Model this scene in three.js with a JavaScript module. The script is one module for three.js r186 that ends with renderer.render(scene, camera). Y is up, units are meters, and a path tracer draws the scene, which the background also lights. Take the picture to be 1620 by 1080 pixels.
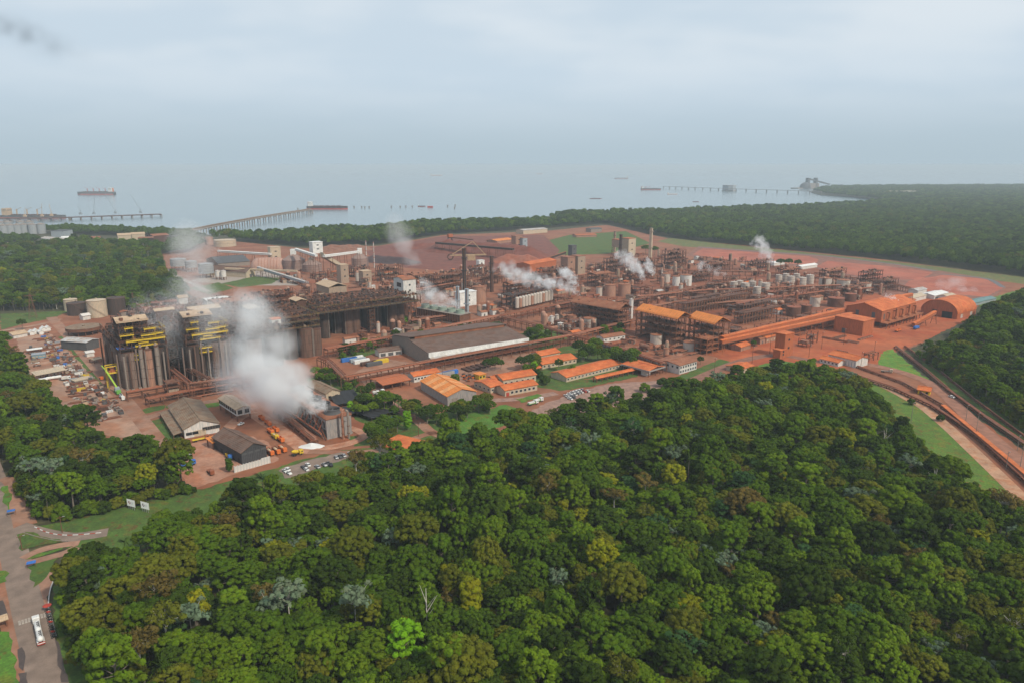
import * as THREE from 'three';
import { mergeGeometries } from 'three/addons/utils/BufferGeometryUtils.js';
import { createNoise2D, createNoise3D } from 'simplex-noise';

// ---------------------------------------------------------------- camera, sky, sun, exposure
const scene = new THREE.Scene();
const EYE = 140, FOCAL = 1150, PITCH = Math.atan(280 / FOCAL);            // a drone at 140 m, tilted 14 degrees down
const camera = new THREE.PerspectiveCamera(THREE.MathUtils.radToDeg(2 * Math.atan(540 / FOCAL)), 1620 / 1080, 1, 90000);
camera.position.set(0, EYE, 0);
camera.rotation.set(-PITCH, 0, 0);
const renderer = new THREE.WebGLRenderer();
renderer.toneMapping = THREE.LinearToneMapping;
renderer.toneMappingExposure = 1.25;
renderer.shadowMap.enabled = true;
scene.fog = new THREE.FogExp2(new THREE.Color(0.78, 0.885, 0.95), 0.000115);

function rng(seed) { let a = seed >>> 0; return () => { a = (a + 0x6D2B79F5) | 0; let t = Math.imul(a ^ (a >>> 15), 1 | a); t = (t + Math.imul(t ^ (t >>> 7), 61 | t)) ^ t; return ((t ^ (t >>> 14)) >>> 0) / 4294967296; }; }
const n2 = createNoise2D(rng(11)), n3 = createNoise3D(rng(12));
const lerp = (a, b, t) => a + (b - a) * t, clamp = (x, a = 0, b = 1) => Math.min(b, Math.max(a, x)), smooth = (a, b, x) => { const t = clamp((x - a) / (b - a)); return t * t * (3 - 2 * t); };
const fbm3 = (x, y, z, o = 4) => { let s = 0, a = 0.5, f = 1; for (let i = 0; i < o; i++) { s += a * n3(x * f, y * f, z * f); a *= 0.5; f *= 2.03; } return s; };

{ // thin high overcast with blue showing through, the same all round
  const W = 1024, Hh = 512, d = new Float32Array(W * Hh * 4);
  for (let r = 0; r < Hh; r++) {
    const el = ((r + 0.5) / Hh - 0.5) * Math.PI, y = Math.sin(el), c = Math.cos(el);
    for (let k = 0; k < W; k++) {
      const az = ((k + 0.5) / W - 0.5) * 2 * Math.PI, x = Math.cos(az) * c, z = Math.sin(az) * c;
      const yy = Math.max(y, 0);
      // clouds are laid out on a flat sheet, so that they flatten towards the horizon
      const s = 1 / (yy + 0.12);
      const cl = fbm3(x * s * 0.55, 3.1, z * s * 0.55, 5), streak = fbm3(x * s * 0.9 + 7, 9.7, z * s * 2.6, 4);
      const veil = smooth(-0.45, 0.5, cl + 0.35 * streak), up = smooth(0.0, 0.12, yy), hi = smooth(0.1, 0.9, yy);
      const blue = [0, 1, 2].map((q) => lerp(lerp([0.362, 0.447, 0.503][q], [0.445, 0.54, 0.625][q], up), [0.33, 0.44, 0.62][q], hi)), white = [0.63, 0.675, 0.71];
      const i = (r * W + k) * 4, k0 = (0.15 + 0.6 * veil) * smooth(0.01, 0.2, yy);
      for (let q = 0; q < 3; q++) d[i + q] = lerp(blue[q], white[q], k0);
      // one small dark scud cloud
      const el0 = Math.atan((540 - 85) / FOCAL) - PITCH, az0 = -Math.PI / 2 - Math.atan((810 - 62) / 1190);
      const dx = (az - az0) / 0.036, dy = (el - el0 + 0.35 * (az - az0)) / 0.011, m = Math.exp(-(dx * dx + dy * dy)) * smooth(-0.25, 0.5, fbm3(az * 60, el * 120, 4, 4) + 0.15);
      for (let q = 0; q < 3; q++) d[i + q] *= 1 - 0.42 * m;
      d[i + 3] = 1;
    }
  }
  const t = new THREE.DataTexture(d, W, Hh, THREE.RGBAFormat, THREE.FloatType);
  t.mapping = THREE.EquirectangularReflectionMapping; t.magFilter = THREE.LinearFilter; t.needsUpdate = true;
  scene.background = t; scene.environment = t;
}
const sun = new THREE.DirectionalLight(new THREE.Color(1.0, 0.93, 0.78), 3.0);
sun.position.set(900, 1150, 320); sun.target.position.set(0, 0, -450);
sun.castShadow = true; sun.shadow.radius = 7; sun.shadow.mapSize.set(4096, 4096);
Object.assign(sun.shadow.camera, { left: -900, right: 900, top: 900, bottom: -900, near: 10, far: 4000 });
scene.add(sun, sun.target);

// ---------------------------------------------------------------- survey: where a sight line at image point (u, v) meets the level y = h; heights of uprights
const cP = Math.cos(PITCH), sP = Math.sin(PITCH);
function at(u, v, h = 0) {
  const a = (u - 810) / FOCAL, b = (540 - v) / FOCAL, dy = b * cP - sP, dz = -(cP + b * sP), t = (h - EYE) / dy;
  return [a * t, dz * t];
}
function rise(u, v, v2) {            // height of an upright that stands at (u, v) and ends at image row v2
  const z = at(u, v)[1], b = (540 - v2) / FOCAL;
  return EYE + ((b * cP - sP) / -(cP + b * sP)) * z;
}
const pxm = (u, v) => { const [, z] = at(u, v); return FOCAL / (-z * cP + EYE * sP); };   // image points per metre there

// ---------------------------------------------------------------- naming and tagging
const taken = new Map();
function numbered(n) { const k = taken.get(n) ?? 0; taken.set(n, k + 1); return k ? `${n}_${String(k).padStart(3, '0')}` : n; }
function tag(o, label, category, group, kind) { if (label) o.userData.label = label; if (category) o.userData.category = category; if (group) o.userData.group = group; if (kind) o.userData.kind = kind; return o; }
function thing(name, label, category, pos = [0, 0, 0], turn = 0, group) {
  const o = new THREE.Group(); o.name = numbered(name); o.position.set(...pos); o.rotation.y = turn; scene.add(o); return tag(o, label, category, group);
}
function part(parent, name, geo, mat, pos, rot) {
  const m = new THREE.Mesh(geo, mat); m.name = name; m.castShadow = m.receiveShadow = true;
  if (pos) m.position.set(...pos); if (rot) m.rotation.set(...rot);
  parent.add(m); return m;
}
function structure(name, geo, mat) { const m = new THREE.Mesh(geo, mat); m.name = numbered(name); m.receiveShadow = true; m.userData.kind = 'structure'; scene.add(m); return m; }

// ---------------------------------------------------------------- textures
function tileNoise(W, period, fn, channels = 3, srgb = true) {   // fn(noise) -> [r,g,b] 0..1; noise(f, o, seed) repeats over the tile
  const d = new Uint8Array(W * W * 4);
  for (let y = 0; y < W; y++) for (let x = 0; x < W; x++) {
    const u = x / W, v = y / W, ca = Math.cos(u * 2 * Math.PI), sa = Math.sin(u * 2 * Math.PI);
    const nz = (f, o = 3, seed = 0, fy = f) => { // tiled by blending
      let s = 0, a = 0.5, q = 1;
      for (let i = 0; i < o; i++) {
        const X = u * f * q, Y = v * fy * q, bx = smooth(0.75, 1, u), by = smooth(0.75, 1, v), z = seed * 17.3 + i * 5.1;
        const g = (xx, yy) => n3(xx, yy, z);
        s += a * lerp(lerp(g(X, Y), g(X - f * q, Y), bx), lerp(g(X, Y - fy * q), g(X - f * q, Y - fy * q), bx), by);
        a *= 0.5; q *= 2;
      }
      return s;
    };
    const c = fn(nz, u, v), i = (y * W + x) * 4;
    for (let k = 0; k < 3; k++) d[i + k] = clamp(channels === 1 ? c : c[k]) * 255; d[i + 3] = 255;
  }
  const t = new THREE.DataTexture(d, W, W); t.wrapS = t.wrapT = THREE.RepeatWrapping; t.magFilter = THREE.LinearFilter; t.minFilter = THREE.LinearMipmapLinearFilter;
  if (srgb) t.colorSpace = THREE.SRGBColorSpace; t.needsUpdate = true; t.userData = { period }; t.repeat.set(1 / period, 1 / period); return t;
}
const mixc = (a, b, t) => [lerp(a[0], b[0], t), lerp(a[1], b[1], t), lerp(a[2], b[2], t)];
const rep = (t, period, py = period) => { const c = t.clone(); c.repeat.set(1 / period, 1 / py); c.needsUpdate = true; return c; };
const lin = (r, g, b) => new THREE.Color().setRGB(r, g, b);
const M = {};
const std = (o) => new THREE.MeshStandardMaterial({ roughness: 0.9, metalness: 0, ...o });
// mottling that multiplies the base colours (mean about 0.85)
const T = {};
T.mottle = tileNoise(512, 24, (n) => { const v = 0.88 + 0.10 * n(4, 5, 1) + 0.12 * n(24, 3, 2); return [v, v * 0.99, v * 0.98]; });
T.dirt = tileNoise(512, 60, (n) => { const v = 0.86 + 0.13 * n(3, 3, 3) + 0.10 * n(22, 4, 21), r = n(4, 4, 4); return mixc([v, v, v], [v * 0.95, v * 0.84, v * 0.76], smooth(-0.2, 0.5, r)); });
T.grass = tileNoise(512, 40, (n) => { const v = 0.80 + 0.16 * n(4, 3, 5) + 0.2 * n(30, 3, 25), r = smooth(0.0, 0.5, n(5, 5, 6)), w = smooth(0.28, 0.5, n(7, 4, 26)); return mixc(mixc([v * 0.9, v, v * 0.8], [v * 1.12, v * 0.95, v * 0.75], r), [v * 1.15, v * 0.78, v * 0.7], w); });
T.streak = tileNoise(512, 12, (n) => { // rust and product streaks that run down a wall
  const a = n(40, 4, 7, 2), b = n(12, 3, 8, 3); const v = 0.86 + 0.16 * a + 0.12 * b; return [v, v * (0.985 - 0.06 * b), v * (0.97 - 0.10 * b)]; });
T.streaks = tileNoise(512, 12, (n) => { const a = n(40, 4, 7, 2), b = n(12, 3, 8, 3), v = 0.80 + 0.32 * a + 0.16 * b; return [v, v * (0.98 - 0.08 * b), v * (0.97 - 0.12 * b)]; }); // heavier, for the old tank shells
T.asphalt = tileNoise(512, 30, (n) => { const v = 0.86 + 0.16 * n(4, 5, 9) + 0.08 * n(60, 2, 10); return [v, v * 0.985, v * 0.97]; });
T.ripple = tileNoise(512, 60, (n) => 0.5 + 0.5 * n(14, 4, 12, 22), 1, false);
T.floor = tileNoise(256, 30, (n) => { const v = 0.8 + 0.4 * n(6, 4, 14); return [v * 0.95, v, v * 0.8]; });
{ // corrugated sheet: ribs 0.9 m apart with lap joints
  const W = 256, d = new Uint8Array(W * 4 * 4);
  for (let y = 0; y < 4; y++) for (let x = 0; x < W; x++) { const p = (x / W * 8) % 1, v = 128 + 100 * Math.sin(p * 2 * Math.PI); const i = (y * W + x) * 4; d[i] = d[i + 1] = d[i + 2] = v; d[i + 3] = 255; }
  T.ribs = new THREE.DataTexture(d, W, 4); T.ribs.wrapS = T.ribs.wrapT = THREE.RepeatWrapping; T.ribs.magFilter = THREE.LinearFilter; T.ribs.needsUpdate = true; T.ribs.repeat.set(1 / 7.2, 1 / 7.2);
}
function paint(key, r, g, b, o = {}) { return (M[key] ??= std({ color: lin(r, g, b), map: rep(o.tex ?? T.mottle, o.period ?? 24, o.py ?? o.period ?? 24), roughness: o.rough ?? 0.85, metalness: o.metal ?? 0, ...(o.ribs ? { bumpMap: T.ribs, bumpScale: 0.07 } : {}), ...(o.extra ?? {}) })); }

// ---------------------------------------------------------------- sheets on the ground
function sheet(name, pts, y, mat, kind = 'structure') {               // pts: [x, z] in metres
  const s = new THREE.Shape(pts.map(([x, z]) => new THREE.Vector2(x, -z)));
  const g = new THREE.ShapeGeometry(s); g.rotateX(-Math.PI / 2); g.translate(0, y, 0);
  const p = g.attributes.position, uv = new Float32Array(p.count * 2);
  for (let i = 0; i < p.count; i++) { uv[2 * i] = p.getX(i); uv[2 * i + 1] = -p.getZ(i); }
  g.setAttribute('uv', new THREE.BufferAttribute(uv, 2));
  const m = structure(name, g, mat); m.userData.kind = kind; return m;
}
// outlines on open ground are ragged: each side wanders by up to a metre or so
const ragged = (pts, amp = 1.1) => pts.flatMap((p, i) => { const q = pts[(i + 1) % pts.length], L = Math.hypot(q[0] - p[0], q[1] - p[1]), n = Math.min(60, Math.max(1, Math.round(L / 3))), o = []; for (let k = 0; k < n; k++) { const x = lerp(p[0], q[0], k / n), z = lerp(p[1], q[1], k / n), w = k ? amp * (n2(x * 0.11, z * 0.11) + 0.6 * n2(x * 0.37, z * 0.37 + 7)) : 0; o.push([x - (q[1] - p[1]) / L * w, z + (q[0] - p[0]) / L * w]); } return o; });
const area = (name, px, y, mat, amp) => { const pts = px.map(([u, v, h]) => at(u, v, h ?? 0)); return sheet(name, amp === 0 ? pts : ragged(pts, amp), y, mat); };
function strip(name, px, width, y, mat) {                              // a road along image points; width in metres, one number or one per point
  const c = new THREE.CatmullRomCurve3(px.map(([u, v]) => { const [x, z] = at(u, v); return new THREE.Vector3(x, 0, z); }), false, 'catmullrom', 0.5);
  const n = Math.max(8, px.length * 8), P = c.getPoints(n), pos = [], uv = [], idx = []; let s = 0;
  for (let i = 0; i <= n; i++) {
    const t = new THREE.Vector3().subVectors(P[Math.min(n, i + 1)], P[Math.max(0, i - 1)]).normalize(), w = Array.isArray(width) ? lerp(width[Math.floor(i / n * (width.length - 1))], width[Math.ceil(i / n * (width.length - 1))], (i / n * (width.length - 1)) % 1) : width;
    if (i) s += P[i].distanceTo(P[i - 1]);
    for (const k of [-1, 1]) { const x = P[i].x - k * t.z * w / 2, z = P[i].z + k * t.x * w / 2; pos.push(x, y, z); uv.push(x, -z); }
    if (i) { const a = 2 * i - 2; idx.push(a, a + 1, a + 2, a + 1, a + 3, a + 2); }
  }
  const g = new THREE.BufferGeometry(); g.setAttribute('position', new THREE.Float32BufferAttribute(pos, 3)); g.setAttribute('uv', new THREE.Float32BufferAttribute(uv, 2)); g.setIndex(idx.reverse()); g.computeVertexNormals();
  if (g.attributes.normal.getY(0) < 0) { g.setIndex(idx.reverse()); g.computeVertexNormals(); }
  return structure(name, g, mat);
}
// ---------------------------------------------------------------- the setting
const mFloor = paint('forestFloor', 0.085, 0.068, 0.036, { tex: T.floor, period: 30, rough: 1 });
const mSoil = paint('soil', 0.31, 0.118, 0.056, { tex: T.dirt, period: 170, rough: 1 });
const mRed = paint('redDirt', 0.46, 0.115, 0.035, { tex: T.dirt, period: 143, rough: 1 });
const mPale = paint('paleDirt', 0.42, 0.245, 0.165, { tex: T.dirt, period: 90, rough: 1 });
const mGrass = paint('grass', 0.105, 0.155, 0.022, { tex: T.grass, period: 40, rough: 1 });
const mLawn = paint('lawn', 0.125, 0.235, 0.025, { tex: T.grass, period: 40, rough: 1 });
const mAsphalt = paint('asphalt', 0.27, 0.198, 0.155, { tex: T.asphalt, period: 30, rough: 0.9 });
const mDustRoad = paint('dustRoad', 0.37, 0.195, 0.125, { tex: T.dirt, period: 70, rough: 1 });
const mConcrete = paint('concrete', 0.40, 0.33, 0.28, { tex: T.mottle, period: 20 });

M.sea = new THREE.MeshStandardMaterial({ color: lin(0.15, 0.205, 0.225), roughness: 0.16, bumpMap: rep(T.ripple, 60), bumpScale: 0.12 });
{
  const g = new THREE.PlaneGeometry(70000, 44000, 1, 1); g.rotateX(-Math.PI / 2); g.translate(0, -2.5, -21500);
  const uv = g.attributes.uv; for (let i = 0; i < uv.count; i++) uv.setXY(i, uv.getX(i) * 70000, uv.getY(i) * 44000);
  structure('sea', g, M.sea);
}
const shore = [[-700, 380], [0, 367], [80, 362], [190, 366], [250, 369], [300, 372], [380, 371], [430, 369], [480, 366], [560, 363], [640, 358], [690, 353], [760, 353], [860, 350], [885, 341], [1000, 337], [1100, 334], [1200, 330], [1290, 328], [1335, 323], [1390, 320], [1400, 317], [1350, 311.5], [1300, 308.5], [1283, 304], [1292, 299], [1312, 295], [1400, 294], [1620, 293], [2600, 293]];
{
  const pts = shore.map(([u, v]) => at(u, v));
  pts.push([6500, 300], [-2600, 300]);
  sheet('ground', pts, 0, mFloor);
}
// the plant's own ground
area('plant_ground', [[-60, 512], [90, 496], [225, 497], [305, 470], [262, 440], [250, 404], [330, 378], [480, 393], [600, 389], [700, 372], [860, 366], [960, 356], [1060, 378], [1180, 388], [1400, 411], [1500, 424], [1640, 441], [1640, 462], [1560, 478], [1510, 512], [1450, 548], [1405, 562], [1470, 610], [1620, 712], [1760, 800], [1760, 905], [1620, 790], [1520, 700], [1440, 632], [1370, 602], [1280, 592], [1140, 622], [1060, 640], [960, 656], [820, 680], [760, 700], [600, 722], [440, 752], [300, 778], [262, 742], [236, 715], [200, 705], [110, 668], [60, 640], [-20, 565]], 0.05, mSoil);
area('red_yard', [[1120, 560], [1235, 515], [1330, 480], [1420, 455], [1500, 470], [1545, 500], [1450, 545], [1400, 562], [1388, 577], [1250, 590], [1180, 583]], 0.10, mRed);
area('tank_farm_ground', [[900, 470], [1010, 440], [1150, 415], [1290, 425], [1440, 455], [1440, 470], [1120, 520], [1040, 560], [940, 520]], 0.09, paint('tankSoil', 0.29, 0.095, 0.042, { tex: T.dirt, period: 150, rough: 1 }));
area('scrap_yard', [[20, 520], [70, 520], [130, 575], [215, 650], [240, 690], [180, 692], [110, 665], [52, 610], [30, 555]], 0.10, mPale);
area('truck_yard', [[262, 735], [305, 700], [350, 690], [400, 690], [425, 700], [440, 728], [372, 750], [300, 775], [285, 752]], 0.11, paint('truckYard', 0.47, 0.235, 0.15, { tex: T.dirt, period: 60, rough: 1 }));
// lawns and verges
area('lawn', [[0, 497], [60, 494], [112, 491], [85, 503], [40, 512], [0, 522]], 0.10, mGrass);
area('verge', [[92, 533], [100, 530], [170, 590], [206, 640], [180, 628], [140, 590]], 0.12, mGrass);
area('verge', [[217, 652], [236, 644], [262, 640], [258, 647], [228, 654]], 0.13, mGrass);
area('verge', [[262, 642], [295, 631], [300, 635], [268, 646]], 0.13, mGrass);
area('verge', [[312, 640], [346, 634], [348, 641], [322, 646]], 0.13, mLawn);
area('verge', [[227, 661], [256, 652], [258, 656], [229, 664]], 0.13, mGrass);
area('verge', [[234, 668], [256, 660], [290, 696], [280, 702], [262, 694]], 0.13, mGrass);
area('meadow', [[60, 832], [160, 812], [235, 792], [300, 778], [372, 758], [430, 742], [470, 728], [540, 712], [600, 706], [640, 692], [690, 680], [720, 700], [620, 745], [545, 758], [455, 785], [400, 805], [330, 830], [250, 860], [175, 885], [112, 880], [100, 846]], 0.14, mGrass);
area('lawn', [[690, 668], [740, 655], [800, 640], [830, 650], [810, 668], [770, 682], [720, 690]], 0.14, mLawn);
area('lawn', [[833, 590], [870, 600], [950, 600], [1010, 588], [1008, 596], [930, 612], [885, 618], [850, 612], [835, 605]], 0.14, mGrass);
area('lawn', [[1062, 600], [1140, 568], [1156, 572], [1130, 590], [1075, 604]], 0.14, mGrass);
area('lawn', [[1200, 578], [1235, 570], [1262, 574], [1230, 590], [1195, 590]], 0.14, mLawn);
area('meadow', [[1388, 578], [1398, 556], [1412, 552], [1450, 585], [1470, 600], [1440, 590], [1400, 582]], 0.14, paint('brightGrass', 0.17, 0.30, 0.035, { tex: T.grass, period: 40, rough: 1 }));
area('meadow', [[1300, 594], [1340, 596], [1385, 604], [1434, 628], [1466, 650], [1518, 697], [1578, 750], [1640, 810], [1620, 870], [1480, 850], [1370, 770], [1310, 670]], 0.14, paint('midGrass', 0.150, 0.215, 0.024, { tex: T.grass, period: 40, rough: 1 }));
area('verge', [[1440, 552], [1462, 560], [1540, 615], [1640, 690], [1640, 720], [1540, 640], [1470, 590]], 0.14, mGrass);
area('verge', [[1545, 480], [1600, 462], [1640, 456], [1640, 480], [1560, 494]], 0.14, mLawn);
// red mud ponds beyond the tanks, with a lined bank round each
const mPond = new THREE.MeshStandardMaterial({ color: lin(0.46, 0.125, 0.06), roughness: 0.75, map: rep(T.dirt, 160) });
area('pond_liner', [[1085, 405], [1105, 390], [1300, 404], [1420, 418], [1482, 428], [1560, 440], [1592, 456], [1570, 472], [1400, 470], [1290, 424], [1150, 412]], 0.12, paint('pondBank', 0.28, 0.12, 0.078, { tex: T.dirt, period: 60 }));
area('red_mud_pond', [[1096, 403], [1112, 393], [1280, 406], [1296, 411], [1288, 420], [1150, 411]], 0.16, mPond);
area('red_mud_pond', [[1292, 422], [1310, 413], [1400, 421], [1478, 431], [1458, 442], [1400, 444], [1310, 428]], 0.16, mPond);
area('red_mud_pond', [[1440, 444], [1494, 435], [1560, 442], [1587, 456], [1562, 470], [1480, 464], [1430, 453]], 0.16, mPond);
area('verge', [[1040, 382], [1060, 377], [1250, 397], [1420, 415], [1640, 441], [1640, 452], [1590, 446], [1420, 421], [1250, 402], [1080, 390]], 0.10, paint('dryGrass', 0.20, 0.19, 0.07, { tex: T.grass, period: 40, rough: 1 }));
area('meadow', [[850, 385], [900, 372], [990, 366], [1030, 385], [960, 402], [880, 404]], 0.10, mGrass);

area('concrete_yard', [[300, 445], [345, 428], [410, 425], [480, 440], [470, 452], [380, 452]], 0.11, mConcrete);
area('lawn', [[350, 449], [400, 438], [445, 440], [430, 449], [380, 455]], 0.15, mGrass);
strip('road', [[262, 426], [285, 440], [310, 452], [330, 462]], 6, 0.17, mConcrete);
area('lawn', [[300, 456], [345, 447], [370, 456], [330, 466]], 0.14, mGrass);
area('garden', [[560, 630], [600, 628], [690, 655], [760, 640], [775, 655], [700, 690], [640, 700], [560, 706], [550, 690], [580, 690], [585, 676], [560, 660]], 0.12, mGrass);
area('garden', [[530, 566], [600, 548], [612, 552], [560, 570]], 0.13, mGrass);
area('garden', [[835, 560], [910, 545], [1000, 570], [1010, 588], [920, 600], [840, 600]], 0.12, mGrass);
area('garden', [[485, 600], [530, 590], [560, 610], [575, 628], [540, 640], [500, 612]], 0.12, mGrass);
area('garden', [[600, 540], [740, 514], [790, 508], [800, 516], [740, 526], [640, 545]], 0.13, mGrass);
area('garden', [[820, 528], [870, 520], [900, 536], [860, 556], [835, 548]], 0.13, mGrass);

strip('pond_liner', [[1105, 391], [1200, 398], [1300, 405], [1420, 419], [1482, 429]], 7, 0.19, paint('liner', 0.15, 0.15, 0.16));
strip('pond_liner', [[1490, 434], [1560, 441], [1588, 455]], 6, 0.19, paint('liner'));
area('verge', [[84, 910], [114, 896], [132, 960], [165, 1100], [98, 1100], [86, 990]], 0.16, mGrass);
area('mud_patch', [[27, 1028], [34, 1024], [40, 1040], [36, 1062], [29, 1056]], 0.215, paint('mud', 0.085, 0.058, 0.046, { rough: 0.6 }), 0.5);
area('mud_patch', [[86, 1012], [92, 1016], [98, 1040], [108, 1080], [96, 1080], [90, 1045]], 0.215, paint('mud'), 0.5);
area('mud_patch', [[-6, 952], [4, 950], [12, 972], [10, 984], [0, 976]], 0.215, paint('mud'), 0.5);
area('mud_patch', [[28, 1066], [42, 1064], [44, 1090], [30, 1094]], 0.215, paint('mud'), 0.5);
// ---------------------------------------------------------------- vegetation
const col = (g, f) => { const n = g.attributes.position.count, a = new Float32Array(n * 3); for (let i = 0; i < n; i++) { const c = f(i); a[3 * i] = c[0]; a[3 * i + 1] = c[1]; a[3 * i + 2] = c[2]; } g.setAttribute('color', new THREE.BufferAttribute(a, 3)); return g; };
function leafCloud(clumps, size, per, R, opt = {}) {      // leaf sprays on the outside of each clump: {c:[x,y,z], r, t}
  const pos = [], nor = [], colr = [];
  const v = new THREE.Vector3(), n = new THREE.Vector3(), a = new THREE.Vector3(), b = new THREE.Vector3();
  for (const k of clumps) {
    const cnt = Math.round(per * k.r * k.r * (0.8 + 0.4 * R()));
    const tone = 0.86 + 0.28 * R(), warm = 0.92 + 0.16 * R();
    for (let i = 0; i < cnt; i++) {
      v.set(R() * 2 - 1, R() * 2 - 1, R() * 2 - 1); const l = v.length(); if (l > 1 || l < 0.1) { i--; continue; } v.divideScalar(l);
      if (v.y < -0.45) v.y *= -0.6; v.normalize();
      const rr = k.r * (0.80 + 0.28 * R()), s = size * (0.6 + 0.8 * R());
      const px = k.c[0] + v.x * rr, py = k.c[1] + v.y * rr * 0.8, pz = k.c[2] + v.z * rr;
      n.set(v.x + (R() - 0.5) * 1.1, v.y + (R() - 0.5) * 1.1 + 0.25, v.z + (R() - 0.5) * 1.1).normalize();
      a.set(R() - 0.5, R() - 0.5, R() - 0.5).cross(n).normalize(); b.crossVectors(n, a);
      const w = s * 0.62, q = [[a.x * s, a.y * s, a.z * s], [b.x * w, b.y * w - 0.10 * s, b.z * w], [-a.x * s, -a.y * s, -a.z * s], [-b.x * w, -b.y * w - 0.10 * s, -b.z * w]];
      const N = [n.x * 0.45 + v.x * 0.8, n.y * 0.45 + v.y * 0.8 + 0.12, n.z * 0.45 + v.z * 0.8], L = Math.hypot(...N);
      const tn = tone * (0.9 + 0.2 * R());
      for (const j of [0, 1, 2, 0, 2, 3]) { pos.push(px + q[j][0], py + q[j][1], pz + q[j][2]); nor.push(N[0] / L, N[1] / L, N[2] / L); colr.push(tn * warm, tn, tn * (opt.blue ?? 1)); }
    }
  }
  const g = new THREE.BufferGeometry();
  g.setAttribute('position', new THREE.Float32BufferAttribute(pos, 3)); g.setAttribute('normal', new THREE.Float32BufferAttribute(nor, 3)); g.setAttribute('color', new THREE.Float32BufferAttribute(colr, 3));
  return g;
}
function limb(p, q, r0, r1, seg = 6) {
  const P = new THREE.Vector3(...p), Q = new THREE.Vector3(...q), d = Q.clone().sub(P), g = new THREE.CylinderGeometry(r1, r0, d.length(), seg, 1, true);
  g.translate(0, d.length() / 2, 0); g.applyQuaternion(new THREE.Quaternion().setFromUnitVectors(new THREE.Vector3(0, 1, 0), d.normalize())); g.translate(P.x, P.y, P.z); return g;
}
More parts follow.
